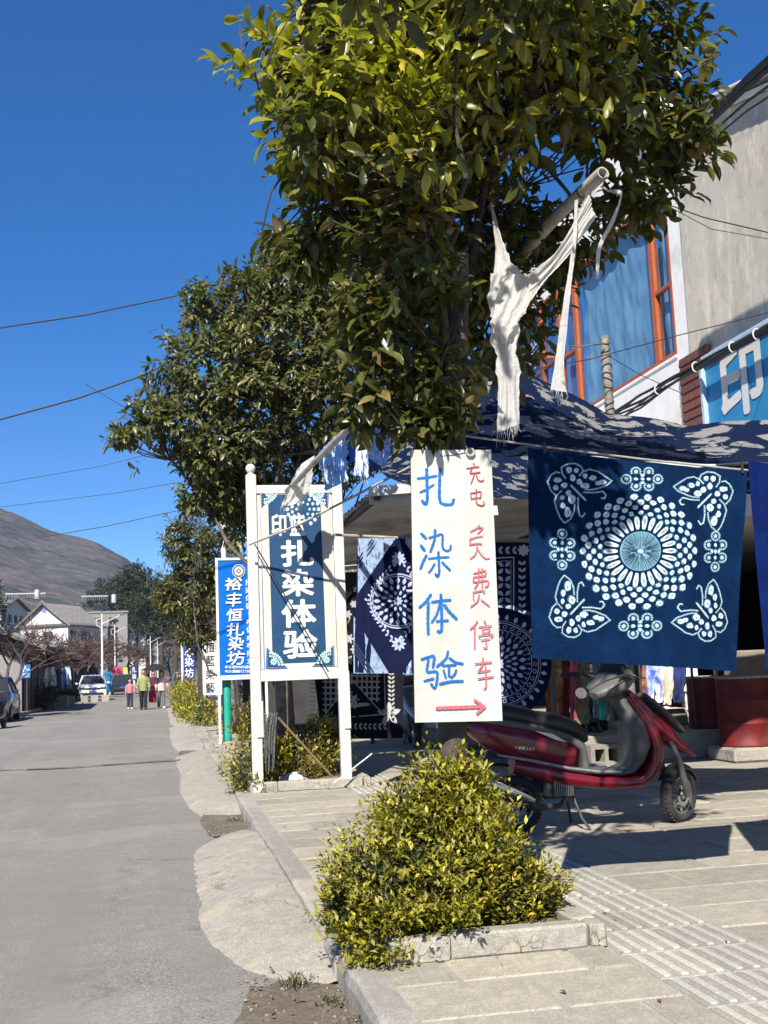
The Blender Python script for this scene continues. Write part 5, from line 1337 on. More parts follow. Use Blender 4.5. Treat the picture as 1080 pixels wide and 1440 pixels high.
rag('thin white rag strip hanging straight down from the pole across the blue window', [(808, 282, 5.74), (805, 340, 5.74), (793, 420, 5.74), (781, 505, 5.74), (774, 548, 5.74)], [(813, 280, 5.74), (810, 345, 5.74), (801, 425, 5.74), (793, 510, 5.74), (797, 552, 5.74)], 12, 2.5, .005, .02, nu=20)
rag('narrow white rag strip tied at the pole tip and curling down beside the leaves', [(862, 272, 5.66), (872, 277, 5.66), (858, 312, 5.66), (840, 348, 5.66), (838, 392, 5.66)], [(861, 267, 5.66), (875, 271, 5.66), (864, 312, 5.66), (846, 348, 5.66), (842, 393, 5.66)], 14, 1, .003, .0, nu=5)
g = MB(); g.tube([PY(845, 262, 5.67), PY(855, 268, 5.66), PY(872, 273, 5.66)], .006, 6); tag(g.build('cord', M['rope'], None, smooth=True), 'short white cord tied round the tip of the long pole', 'cord')
rag('white wind blown rag at the far low end of the pole, over the framed sign', [(424, 652, 12.3), (412, 672, 12.3), (402, 696, 12.35), (394, 714, 12.4)], [(443, 640, 12.15), (440, 664, 12.2), (434, 692, 12.3), (426, 706, 12.35)], 21, 3, .03, .03)
M['tie_blue'] = canopy_mat('tie_blue', 5, .3, (.01, .06, .25), (.6, .66, .75))
def streak(name, a_, b_, thr):
    m = NM(name); q = m.n('TexNoise', {'Vector': m.n('Mapping', {'Vector': m.co(), 'Scale': (26., 8., 5.)}), 'Scale': 1.2, 'Detail': 8., 'Roughness': .7})
    f = m.ramp(q, [(thr, 0.), (thr + .06, 1.)]); m.set(Base_Color=m.mix(f, a_, b_), Roughness=.85); return m.mat
M['streak'] = streak('streak', (.005, .045, .16), (.5, .56, .62), .55); M['streak2'] = streak('streak_white', (.01, .06, .2), (.58, .62, .66), .46); M['streak3'] = streak('streak_deep', (.004, .025, .11), (.4, .47, .56), .62)
rag('blue and white streaked dyed cloth hanging on the far half of the pole, leftmost', [(447, 636, 11.9), (449, 655, 11.9), (453, 672, 11.9), (458, 690, 11.9)], [(486, 600, 11.5), (488, 632, 11.5), (489, 655, 11.5), (489, 676, 11.5)], 31, 2, .03, .01, M['streak'], cat='cloth', name='dyed_cloth')
rag('narrow white and blue dyed cloth on the pole, between the two blue ones', [(500, 596, 10.9), (500, 625, 10.9), (499, 650, 10.9), (497, 668, 10.9)], [(520, 588, 10.8), (520, 620, 10.8), (519, 650, 10.8), (517, 671, 10.8)], 35, 1.5, .02, .01, M['streak2'], cat='cloth', name='dyed_cloth')
rag('dark blue streaked dyed cloth on the pole, nearest to the tree trunk', [(516, 584, 10.4), (520, 620, 10.4), (518, 645, 10.4), (522, 664, 10.4)], [(548, 575, 10.2), (550, 610, 10.2), (547, 640, 10.2), (542, 655, 10.2)], 38, 3, .03, .01, M['streak3'], cat='cloth', name='dyed_cloth')
rag('deep blue dyed cloth showing behind the leaves, between the leftmost and the narrow cloth', [(480, 604, 11.6), (484, 630, 11.6), (486, 650, 11.6)], [(512, 590, 11.4), (508, 620, 11.4), (500, 650, 11.4)], 41, 2, .02, .0, M['royal'], cat='cloth', name='dyed_cloth')
# ------------------------------------------------------------------ the shop building on the right
M['plaster_white'] = pm('plaster_white', (.8, .79, .76), (.7, .69, .66), 3, .85, .3, 30, c3=(.62, .6, .55))
m = NM('grey_render'); a1 = m.noise(1.1, 8, .65); a2 = m.n('TexNoise', {'Vector': m.n('Mapping', {'Vector': m.co(), 'Scale': (3., 3., .8)}), 'Scale': 1.6, 'Detail': 8., 'Roughness': .65})
col = m.mix(m.ramp(a1, [(.36, 0.), (.64, 1.)]), (.53, .485, .4), (.4, .365, .3)); col = m.mix(m.ramp(a2, [(.53, 0.), (.66, .8)]), col, (.66, .6, .5)); col = m.mix(m.ramp(m.noise(5, 6), [(.55, 0.), (.7, .4)]), col, (.23, .22, .19))
m.set(Base_Color=col, Roughness=.95); m.bump(m.noise(24, 6), .35, .008); M['grey_render'] = m.mat
M['orange_frame'] = pm('orange_frame', (.38, .1, .035), (.3, .075, .025), 10, .45, .1)
M['curtain'] = pm('curtain_blue', (.32, .46, .56), (.28, .42, .52), 2, .8, .1)
M['curtain_dark'] = pm('curtain_dark', (.12, .24, .45), (.09, .18, .36), 3, .8, .1)
m = NM('window_glass'); tb = m.n('BsdfTransparent'); tb.inputs[0].default_value = (.82, .9, .95, 1); gl = m.n('BsdfGlossy', {'Roughness': .03}); fz = m.math('MULTIPLY_ADD', m.math('POWER', m.n('LayerWeight', {'Blend': .5}).outputs['Facing'], 4.).outputs[0], .35, .03)
mx = m.n('MixShader', {0: m.math('MULTIPLY', fz, 1.).outputs[0]}); m.t.links.new(tb.outputs[0], mx.inputs[1]); m.t.links.new(gl.outputs[0], mx.inputs[2]); m.t.links.new(mx.outputs[0], m.t.nodes['Material Output'].inputs[0]); M['glass'] = m.mat
M['plank_red'] = pm('plank_red', (.17, .06, .05), (.11, .04, .035), 9, .8, .3, var='object')
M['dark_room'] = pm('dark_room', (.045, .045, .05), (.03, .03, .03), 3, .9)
M['roof_tile'] = pm('roof_tile', (.19, .18, .17), (.12, .115, .11), 12, .9, .3, c3=(.27, .26, .24))
FX = 8.0
bd = thing('shop_building', 'shop building with grey rendered wall and wide orange framed windows with blue curtains', 'building', (FX, 15.5, 0)); O = (FX, 15.5, 0)
YC = PX(966, 400, FX).y      # corner between the white pillar and the grey wall
z_sill, z_head = 6.14, 8.95
Yr, Yl = PX(953, 501, FX).y, 24.6
ZT = lambda y: 8.82 + (y - 12.75) * .275
def wall(name, y0, y1, z0, z1, x0=FX, x1=FX + .25, mat='plaster_white', par=None):
    g = MB(); g.box(((x0 + x1) / 2, (y0 + y1) / 2, (z0 + z1) / 2), (x1 - x0, y1 - y0, z1 - z0)); return g.build(name, M[mat], par or bd, off=O)
g = MB()
g.prism([(FX - .04, 1, 4.3), (FX - .04, YC, 4.3), (FX - .04, YC, ZT(YC)), (FX - .04, 1, ZT(1))], (.3, 0, 0)); g.build('grey_wall', M['grey_render'], bd, off=O)
g = MB(); g.prism([(FX + .3, .8, .1), (FX + .3, .8, ZT(1)), (FX + 6, .8, ZT(1)), (FX + 6, .8, .1)], (0, .2, 0)); g.build('end_wall', M['grey_render'], bd, off=O)
wall('pillar', YC, Yr, 3.4, 9.9)
wall('spandrel', Yr, Yl, 3.4, z_sill - .06); wall('lintel', Yr, Yl, z_head, 10.4); wall('pillar', Yl, Yl + .5, 3.4, 10.4)
g = MB(); g.cbox((FX + .06, (Yr + Yl) / 2, z_sill - .03), (.16, Yl - Yr, .06), .01); g.build('sill', M['plaster_white'], bd, off=O)
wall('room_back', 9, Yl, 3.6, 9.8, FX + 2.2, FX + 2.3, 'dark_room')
wall('roof_slab', 7.2, Yl + .5, 10.4, 10.55, FX - .15, FX + 6, 'plaster_white') if False else None
# sloping eave with tiles over the grey wall
g = MB(); a = V((FX - .1, 1, ZT(1) + .02)); b = V((FX - .1, YC + 1.5, ZT(YC + 1.5) + .02))
g.prism([a, b, b + V((0, 0, .07)), a + V((0, 0, .07))], (.5, 0, 0)); g.build('eave_board', M['plaster_white'], bd, off=O)
g = MB(); dirv = (b - a).normalized(); L = (b - a).length; n_ = int(L / .24)
for k in range(n_):
    c = a + dirv * (k + .5) * .24 + V((.2, 0, .11)); rot = Matrix.Rotation(math.atan2(dirv.z, dirv.y), 3, 'X')
    g.box(tuple(c), (.62, .25, .025), rot @ Matrix.Rotation(-.09, 3, 'X'))
g.build('eave_tiles', M['roof_tile'], bd, off=O)['kind'] = 'stuff'
g = MB(); g.tube([a + V((-.02, 0, .2)), b + V((-.02, 0, .2))], .055, 10); g.build('ridge_pipe', M['pole_grey'], bd, off=O, smooth=True)
# windows: mullion positions read off the photograph
def yw(px, py): return PX(px, py, FX).y
def window(y0, y1, z0, z1, curtain, transom=None, name='window', sub=()):
    t = .075; g = MB(); x = FX + .05
    for y in (y0 + t / 2, y1 - t / 2): g.cbox((x, y, (z0 + z1) / 2), (.1, t, z1 - z0), .006)
    for z in (z0 + t / 2, z1 - t / 2): g.cbox((x, (y0 + y1) / 2, z), (.095, y1 - y0 - 2 * t, t), .006)
    if transom: g.cbox((x, (y0 + y1) / 2, transom), (.095, y1 - y0 - 2 * t, t * .8), .006)
    for yy in sub: g.cbox((x, yy, (z0 + z1) / 2), (.09, t * .8, z1 - z0 - 2 * t), .006)
    w_ = g.build(name, M['orange_frame'], bd, off=O)
    g = MB(); g.box((x + .01, (y0 + y1) / 2, (z0 + z1) / 2), (.008, y1 - y0 - 2 * t - .01, z1 - z0 - 2 * t - .01)); g.build('pane', M['glass'], w_, off=O)
    g = MB(); sd = y0
    def fn(u, v):
        y, z = y0 + t + (y1 - y0 - 2 * t) * u, z0 + t + (z1 - z0 - 2 * t) * v
        return V((x + .13 + .012 * math.sin(y * 11 + 1.5 * nz(y * 2, z, sd)) * (.4 + .6 * v) + .035 * nz(y * 2.2, z * 1.4, sd) + .03 * nz(y * 6, z * 3, sd + 3), y, z))
    g.grid(fn, 60, 30); g.build('curtain', M[curtain], w_, off=O, smooth=60, fix=False)
y1_, y2_, y3_, y4_, y5_ = Yr + .02, yw(921, 460), yw(811, 500), yw(784, 450), yw(758, 450)
window(y1_, y2_, z_sill, z_head, 'curtain', PX(932, 405, FX).z)
window(y2_ + .004, y3_, z_sill, z_head, 'curtain')
window(y3_ + .004, y4_, z_sill, z_head, 'curtain_dark', PX(806, 492, FX).z)
window(y4_ + .004, y5_, z_sill, z_head, 'curtain_dark', PX(771, 513, FX).z)
window(y5_ + .004, Yl, z_sill, z_head, 'curtain_dark', PX(771, 513, FX).z)
g = MB(); yo = y4_ - .1; zs = z_sill + .08; zt_ = PX(771, 513, FX).z - .02                # the casement that stands open
for dx in (0., .78): g.cbox((FX - .05 - dx, yo, (zs + zt_) / 2), (.07, .05, zt_ - zs), .005)
for z in (zs + .035, zt_ - .035): g.cbox((FX - .05 - .39, yo, z), (.7, .045, .07), .005)
cs = g.build('open_casement', M['orange_frame'], bd, off=O)
g = MB(); g.box((FX - .44, yo, (zs + zt_) / 2), (.7, .008, zt_ - zs - .14)); g.build('pane', M['glass'], cs, off=O)
g = MB()
for ch, px in (('染', 741), ('坊', 751.5)): 
    c = PX(px, 499, FX + .03); put_glyph(g, ch, c, .5, .62, V((0, -1, 0)), V((0, 0, 1)), V((-1, 0, 0)), bold=.01, jit=.05)
g.build('window_lettering', pm('lettering_pale', (.5, .55, .65)), bd, off=O, fix=False)
# red board strip and junk under the pillar
g0 = PX(965, 510, FX - .05); g1 = PX(1010, 500, FX - .05)
ys0, ys1 = PX(1008, 540, FX).y, PX(966, 540, FX).y
z = 4.2; r_ = random.Random(4); k = 0
me = None
while z < 5.95:
    g = MB(); g.cbox((0, 0, 0), (.05, ys1 - ys0, .135), .008, Matrix.Rotation(.12, 3, 'Y'))
    if me is None: me = g.mesh('plank', M['plank_red'])
    o = link('plank', me, bd, (FX - .09 - O[0], (ys0 + ys1) / 2 - O[1] - 0.0, z)); o.rotation_euler.x = r_.uniform(-.004, .004); z += .142
wall('fascia', ys0 - .05, ys1, 3.6, 6.0, FX - .035, FX + .02, 'dark_room')
# ground floor: columns, raised floor, dim room
for y in (3., 7.6, 12.2, 16.8, 21.4, 24.9):
    g = MB(); g.cbox((FX + .15, y, 1.9), (.3, .35, 3.4), .01); g.build('column', M['plaster_white'], bd, off=O)
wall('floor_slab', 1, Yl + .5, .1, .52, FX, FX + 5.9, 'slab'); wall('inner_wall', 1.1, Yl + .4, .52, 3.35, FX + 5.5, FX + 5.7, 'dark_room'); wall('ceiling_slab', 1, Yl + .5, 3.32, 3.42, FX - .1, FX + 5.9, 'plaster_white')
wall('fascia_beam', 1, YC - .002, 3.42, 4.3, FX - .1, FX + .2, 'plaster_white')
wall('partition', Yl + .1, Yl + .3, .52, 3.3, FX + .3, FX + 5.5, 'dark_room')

# blue shop signboard with the character 印
SX = 7.55
sb = thing('shop_signboard', 'blue shop signboard with large white characters, top right under the cable bundle', 'sign', (SX, 12, 4.9)); SO_ = (SX, 12, 4.9)
pt0, pt1 = PX(1000, 503, SX), PX(1082, 466, SX)
sl_ = (pt1.z - pt0.z) / (pt1.y - pt0.y)
yA, yB = PX(992, 545, SX).y, 8.2
M['board_blue'] = pm('board_blue', (.02, .2, .42), (.03, .24, .47), 3, .45, .08)
g = MB(); g.box((SX + .06, (yA + yB) / 2, (pt0.z + 4.1) / 2), (.1, yA - yB, pt0.z - 4.1)); g.build('panel', M['board_blue'], sb, off=SO_)
g = MB(); g.cbox((SX + .02, yA + .03, (pt0.z + 4.1) / 2), (.14, .08, pt0.z - 4.1 + .02), .01, Matrix.Rotation(-.0, 3, 'X')); g.cbox((SX + .02, (yA + yB) / 2 - .03, pt0.z + .03), (.14, yA - yB + .04, .07), .01); g.build('frame', pm('pale_blue_edge', (.4, .55, .66), (.3, .42, .52), 10), sb, off=SO_)
g = MB(); ya, yb = PX(1012, 540, SX).y, PX(1071, 520, SX).y; zA = PX(1035, 588, SX).z; zB_ = PX(1035, 486, SX).z
for k, ch in enumerate('印染坊'):
    put_glyph(g, ch, V((SX + .005, (ya + yb) / 2 - k * (ya - yb) * 1.18, (zA + zB_) / 2)), ya - yb, zB_ - zA, V((0, -1, 0)), V((0, 0, 1)), V((-1, 0, 0)), bold=.03, off=.004)
g.build('lettering', M['print_white'], sb, off=SO_, fix=False)

# cable bundle along the facade
r_ = random.Random(6); t = thing('cable_bundle', 'thick sagging bundle of black cables strapped along the front of the shop', 'cables', PX(960, 525, 7.4)); CBO = t.location
base = [PX(1140, 425, 7.4), PX(1080, 462, 7.4), PX(1010, 500, 7.4), (PX(950, 532, 7.4)), PX(900, 565, 7.4), PX(860, 590, 7.4), PX(800, 608, 7.4)]
g = MB()
for k in range(9):
    ph = r_.random() * 6
    g.tube([p + V((math.cos(ph + i) * .035, math.sin(ph * 2 + i) * .035, math.sin(ph + i * .9) * .045 * (1 + (i > 3) * 1.2))) for i, p in enumerate(base)], .016, 6)
g.build('cable', M['cable'], t, off=CBO, smooth=True)
g = MB()
for px, py in ((1030, 488), (978, 516), (925, 548), (1064, 470)):
    c = PX(px, py, 7.38); g.tube([c + V((math.cos(a) * .05, .0, math.sin(a) * .07)) for a in [2 * math.pi * j / 10 for j in range(11)]], .009, 5)
g.build('cable_tie', M['print_white'], t, off=CBO, smooth=True)
t = thing('cable_bundle', 'heavy black cables crossing the sky above the grey wall at the top right corner', 'cables', PX(1040, 120, 7.0)); CBO = t.location
g = MB()
for k, (dy_, rr) in enumerate(((0, .05), (4, .045), (9, .03), (24, .018), (34, .014))):
    g.tube([PX(985, 178 + dy_, 7.), PX(1010, 152 + dy_ * 1.1, 7.), PX(1050, 112 + dy_ * 1.3, 7.), PX(1100, 66 + dy_ * 1.7, 7.)], rr, 6)
g.build('cable', M['cable'], t, off=CBO, smooth=True)

# overhead wires
def wire(name, pts, r__, label, mat='cable'):
    P = [PY(*p) for p in pts]; Q = []
    for a, b, in zip(P, P[1:]):
        for k in range(6): Q.append(a.lerp(b, k / 6))
    Q.append(P[-1]); g = MB(); g.tube(Q, r__, 5); tag(g.build(name, M[mat], None, smooth=True), label, 'wire')
wire('power_line', [(-60, 468, 18), (0, 461, 18), (120, 443, 18), (243, 417, 18), (355, 387, 18), (520, 332, 18.3), (700, 262, 19)], .013, 'upper black power line crossing the sky to the near trees')
wire('power_line', [(-60, 602, 18), (0, 590, 18), (110, 560, 18), (190, 532, 18), (250, 505, 18), (420, 430, 18.4), (560, 362, 19)], .015, 'lower thick black power line crossing the sky to the second tree')
wire('power_line', [(120, 540, 26), (170, 570, 26), (230, 600, 26)], .008, 'short thin wire dropping from the lower power line into the second tree')
wire('power_line', [(-60, 688, 50), (0, 680, 50), (145, 655, 50), (300, 615, 50)], .012, 'thin distant wire below the thick power line, upper one of two')
wire('power_line', [(-60, 719, 50), (0, 713, 50), (160, 694, 50), (300, 670, 50)], .012, 'thin distant wire low in the sky, lower one of two')
wire('power_line', [(50, 757, 90), (150, 740, 90), (250, 718, 90), (360, 690, 90)], .03, 'faint distant wires just above the mountain ridge')
wire('wire', [(1130, 640 - 222, 12), (1080, 440, 12), (960, 470, 12), (830, 505, 12), (748, 520, 12)], .006, 'thin wire crossing the blue curtained window from the post')
wire('wire', [(940, 288, 9), (990, 306, 9), (1080, 327, 9), (1130, 338, 9)], .006, 'upper thin dark wire in front of the grey wall')
wire('wire', [(940, 290, 9), (1000, 322, 9), (1080, 336, 9), (1130, 350, 9)], .005, 'lower thin grey wire in front of the grey wall', 'wire')
wire('rope', [(731, 484, 12.2), (770, 489, 12.2), (850, 484, 12.3)], .007, 'upper twisted wire tied to the rough grey post', 'wire')
wire('rope', [(731, 491, 12.2), (790, 493, 12.2), (850, 482, 12.3)], .006, 'lower twisted wire tied to the rough grey post', 'wire')
wire('wire', [(855, 500, 12.4), (900, 527, 12.4), (965, 556, 12.4)], .005, 'fine wire running from the rough grey post down to the right')
wire('rope', [(350, 766, 12.75), (420, 738, 12.4), (500, 697, 12), (580, 655, 11.5)], .014, 'twisted grey rope crossing the top of the white framed sign', 'rope')
wire('wire', [(358, 765, 12.85), (420, 870, 12.8), (462, 945, 12.8)], .008, 'dark guy wire running diagonally over the white framed sign')

# rough post standing in front of the windows
a = PY(850, 473, 12.4); t = thing('rough_post', 'rough grey concrete post wrapped with wire in front of the orange framed window', 'post', (a.x + .02, 12.4, TOP))
g = MB(); g.tube([(0, 0, 0), (0, 0, 1.5), (-.01, .0, 3), (-.02, 0, a.z - TOP)], [.062, .06, .056, .052], 12); g.build('shaft', M['post_rough'], t, smooth=True)
g = MB(); r_ = random.Random(3)
for k in range(14):
    z = a.z - TOP - .08 - .09 * k * (1 + .2 * r_.random()); g.tube([(math.cos(q) * .062 - .018, math.sin(q) * .062, z + .03 * math.sin(q + k)) for q in [2 * math.pi * j / 10 for j in range(11)]], .005, 4)
g.build('wire_wrap', M['cable'], t, smooth=True)

# ------------------------------------------------------------------ open shed behind the cloths
M['tin'] = pm('tin', (.6, .6, .59), (.5, .5, .5), 3, .5, .1, c3=(.3, .27, .24))
sh = thing('shed', 'open sided shed with a pale corrugated tin roof behind the hanging cloths', 'shed', (5, 19, TOP)); O2 = (5, 19, TOP)
xa, xb, ya, yb, zr_ = 2.7, 7.6, 14.2, 25.5, 3.72
g = MB(); n_ = 100
g.grid(lambda u, v: V((xa + (xb - xa) * u, ya + (yb - ya) * v, zr_ + .35 * u + .03 * math.sin(v * n_ * .8 * math.pi))), 2, n_ * 4)
g.build('roof_sheet', M['tin'], sh, off=O2, smooth=60, fix=False)
for k in range(5):
    g = MB(); y = ya + .1 + k * (yb - ya - .2) / 4; g.cbox(((xa + xb) / 2, y, zr_ + .08), (xb - xa, .06, .09), .004, Matrix.Rotation(-math.atan(.35 / 4.9), 3, 'Y'))
    g.build('purlin', M['tin'], sh, off=O2)
g = MB()
for x in (xa + .1, xb - .1): g.cbox((x, (ya + yb) / 2, zr_ - .0 + .35 * (x - xa) / 4.9 - .05), (.08, yb - ya, .1), .004)
g.build('beam', M['black_metal'], sh, off=O2)
g = MB(); g.cbox(((xa + xb) / 2, ya - .02, zr_ + .19), (xb - xa + .05, .03, .13), .004, Matrix.Rotation(-math.atan(.35 / 4.9), 3, 'Y')); g.build('fascia', M['white_paint'], sh, off=O2)
for x in (xa + .95, xb - .1):
    for y in (ya + .2, (ya + yb) / 2, yb - .1): g = MB(); g.cbox((x, y, (TOP + zr_) / 2), (.06, .06, zr_ - TOP), .005); g.build('post', M['black_metal'], sh, off=O2)
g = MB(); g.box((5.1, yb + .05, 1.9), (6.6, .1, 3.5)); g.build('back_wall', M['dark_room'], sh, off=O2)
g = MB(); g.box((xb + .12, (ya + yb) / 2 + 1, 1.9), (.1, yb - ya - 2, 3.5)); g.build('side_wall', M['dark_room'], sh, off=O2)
g = MB(); g.cbox((4.6, 18, 2.6), (3.0, .08, .35), .01); g.cbox((5.5, 16.2, 3.05), (2.6, .3, .5), .02); g.build('cross_board', pm('beige_board', (.45, .4, .3)), sh, off=O2)
p = PZ(412, 1003, TOP); g = MB(); g.cbox((p.x + .5, p.y, TOP + .14), (3.6, 1.0, .28), .02); g.cbox((p.x + .7, p.y + .8, TOP + .28), (3.4, .8, .56), .02)
tag(g.build('concrete_step', M['concrete']), 'pale concrete steps far behind the legs of the white framed sign', 'steps')

# ------------------------------------------------------------------ steps, blocks and drums
c1 = PZ(1013, 1064, TOP)
za = PY(990, 1027, c1.y).z
g = MB()
g.cbox(((5.0 + c1.x + .55) / 2, c1.y + 1.6, (TOP + za) / 2), (c1.x + .55 - 5.0, 3.2, za - TOP), .012)
yb_ = c1.y + 1.25; zb_ = PY(930, 998, yb_).z
xr_ = PY(968, 1010, yb_).x
g2 = MB(); g2.cbox(((4.2 + xr_) / 2, yb_ + 1.5, (za + zb_) / 2), (xr_ - 4.2, 3., zb_ - za), .012)
st = thing('terrace_steps', 'two broad concrete steps beside the red drums', 'steps', (c1.x - 1, c1.y, TOP)); g.build('lower_step', M['concrete'], st, off=st.location); g2.build('upper_step', M['concrete'], st, off=st.location)
M['drum_red'] = pm('drum_red', (.15, .009, .008), (.085, .006, .006), 7, .6, .35, 24, c3=(.1, .04, .03))
M['rust'] = pm('rust', (.2, .14, .11), (.45, .4, .36), 20, .8, .3)
def drum(label, c, r0, h, grp='red drums'):
    t = thing('steel_drum', label, 'drum', c, group=grp)
    pr = [(0, 0), (r0 * .97, 0), (r0 * 1.03, .01), (r0 * 1.03, .03), (r0 * .99, .045)]
    for k in range(1, 3): z = h * k / 3; pr += [(r0 * .99, z - .02), (r0 * 1.012, z - .008), (r0 * 1.012, z + .008), (r0 * .99, z + .02)]
    pr += [(r0 * .99, h - .045), (r0, h - .02)]
    g = MB(); g.lathe(pr, (0, 0, 0), 40, cap=False); g.build('body', M['drum_red'], t, smooth=50)
    g = MB(); g.lathe([(r0 * 1.0, h - .02), (r0 * 1.04, h - .012), (r0 * 1.04, h + .008), (r0 * .97, h + .008), (r0 * .96, h - .015), (0, h - .015)], (0, 0, 0), 40, cap=False); g.build('rim', M['rust'], t, smooth=50)
Yd = 13.3
cR = PY(1052, 1048, Yd); hR = PY(1052, 951, Yd).z - cR.z
drum('red steel drum at the right edge, nearer one on the broken concrete block', (cR.x, Yd, cR.z), .345, hR)
cL = PY(1003, 1033, c1.y + .45); 
drum('red steel drum behind its twin, standing on the concrete step', (cL.x, c1.y + .45, za), .31, PY(1003, 951, c1.y + .45).z - za)
g = MB(); g.cbox((cR.x + .05, Yd, (TOP + cR.z) / 2), (.85, .74, cR.z - TOP), .03)
for i, v_ in enumerate(g.v): g.v[i] = tuple(V(v_) + V((.03 * nz(*[q * 5 for q in v_]), 0, 0)))
tag(g.build('concrete_block', M['concrete']), 'low worn concrete block carrying the nearer red drum', 'block')
# hollow block on the ground
hb = PZ(846, 1076, TOP); t = thing('hollow_block', 'grey hollow concrete block with two holes lying behind the red scooter', 'block', (hb.x, hb.y, TOP), .12)
W_, H_, D_ = .44, .26, .3; g = MB()
for x in (-W_ / 2 + .03, 0, W_ / 2 - .03): g.box((x, 0, H_ / 2), (.06 if x else .05, D_, H_ - .1))
for z in (.025, H_ - .025): g.box((0, 0, z), (W_, D_, .05))
for v_ in range(len(g.v)): pass
g.build('shell', M['kerb'], t, fix=True)
g = MB(); g.box((0, .1, H_ / 2), (W_ - .02, .02, H_ - .11)); g.build('web', M['dirt'], t)

# garment rack in the shade
gr = thing('garment_rack', 'dark metal rail for the hanging clothes under the canopy', 'rack', (5.3, 14.2, TOP))
g = MB(); z = 1.95
for x in (-1.3, 1.7): g.tube([(x, 0, 0), (x, 0, z)], .02, 8); g.tube([(x, -.3, .02), (x, .3, .02)], .02, 8)
g.tube([(-1.35, 0, z), (1.75, 0, z)], .018, 8); g.build('frame', M['black_metal'], gr, smooth=True)
def garment(label, px0, px1, yb__, Y, col, c2, seed, ytop=None):
    mt = pm('garment%d' % seed, col, c2, 9, .85, .1, c3=tuple(min(1, x * 2) for x in col))
    L, R_ = [(px0, 905, Y), (px0 - 1, 960, Y), (px0, yb__, Y)], [(px1, 905, Y), (px1 + 1, 960, Y), (px1 - 1, yb__, Y)]
    if ytop: L[0] = (px0, ytop, Y); R_[0] = (px1, ytop, Y)
    rag(label, L, R_, seed, 2.5, .045, .0, mt, 22, 16, 'garment', 'hanging_garment')
zr2 = TOP + 1.95
yt_ = int(720 - 0)
for k, (x0, x1, yb__, c_, c2_, lab) in enumerate(((768, 780, 1025, (.4, .12, .03), (.15, .05, .03), 'rust orange dress, leftmost of the clothes under the butterfly cloth'), (779, 790, 1028, (.5, .3, .12), (.2, .08, .04), 'tan and brown patterned dress hanging next to the rust one'),
        (789, 801, 1030, (.16, .01, .02), (.08, .01, .015), 'dark red dress hanging left of the pink one'), (801, 813, 1022, (.5, .1, .15), (.14, .08, .05), 'pink dress with a dark top on the garment rail'), (812, 829, 1018, (.1, .13, .05), (.25, .22, .16), 'olive and cream floral dress on the garment rail'),
        (834, 842, 1010, (.06, .1, .12), (.3, .35, .33), 'dark teal spotted scarf on the garment rail'), (842, 856, 1012, (.03, .3, .24), (.02, .2, .16), 'sea green dress hanging behind the handlebar'), (857, 884, 1005, (.05, .05, .05), (.1, .1, .09), 'black net shawl hanging behind the handlebar'))):
    garment(lab, x0, x1, yb__, 14.2, c_, c2_, 60 + k, ytop=PY_ if False else 900)
for k, (x0, x1, c_, c2_, lab) in enumerate(((903, 909, (.35, .14, .05), (.1, .05, .03), 'thin orange brown printed scarf beside the blue and white cloths'), (909, 919, (.5, .6, .85), (.02, .08, .5), 'blue and white dyed scarf, left of the pair beside the drums'), (921, 932, (.6, .68, .85), (.03, .08, .35), 'blue and white dyed scarf, right of the pair beside the drums'), (932, 945, (.5, .46, .36), (.35, .32, .25), 'cream cloth hanging beside the blue and white scarves'), (946, 963, (.01, .02, .09), (.01, .01, .05), 'dark navy cloth hanging just left of the drums'))):
    garment(lab, x0, x1, 988 + (k % 2) * 3, 15.6, c_, c2_, 80 + k, ytop=880)
g = MB(); a, b = PY(895, 880, 15.62), PY(1000, 884, 15.62); g.tube([a, b], .014, 6); p2 = PY(899, 990, 15.62)
g.tube([(a.x, 15.62, zb_), a], .018, 6); g.tube([(b.x, 15.62, za), b], .018, 6); tag(g.build('scarf_rail', M['black_metal'], None, smooth=True), 'dark rail above the steps with the blue and white scarves', 'rack')
M['litter_cloth'] = pm('litter_cloth', (.7, .6, .6), (.6, .2, .35), 12, .8)
g = MB(); c = PY(920, 993, 15.3); g.grid(lambda u, v: V((c.x + (u - .5) * .8, 15.3 + (v - .5) * .4, zb_ + .01 + .07 * abs(nz(u * 5, v * 4, 2)) * math.sin(math.pi * u) * math.sin(math.pi * v))), 16, 8)
tag(g.build('folded_cloth', M['litter_cloth'], None, smooth=60, fix=False), 'crumpled pale pink cloth lying on the upper step', 'cloth')
# crate of dark goods at far right edge behind the drums
g = MB(); c = PY(1068, 935, 14.6); g.cbox((c.x, 14.6, c.z), (.9, .4, .42), .02); o = g.build('carton', pm('carton', (.25, .21, .16)), None)
g = MB(); g.cbox((c.x, 14.6, (za + c.z - .21) / 2), (.8, .35, c.z - .21 - za), .02); s_ = g.build('cabinet', M['dark_room']); tag(s_, 'dark cabinet behind the red drums', 'cabinet'); tag(o, 'brown carton on top of the dark cabinet behind the red drums', 'box')
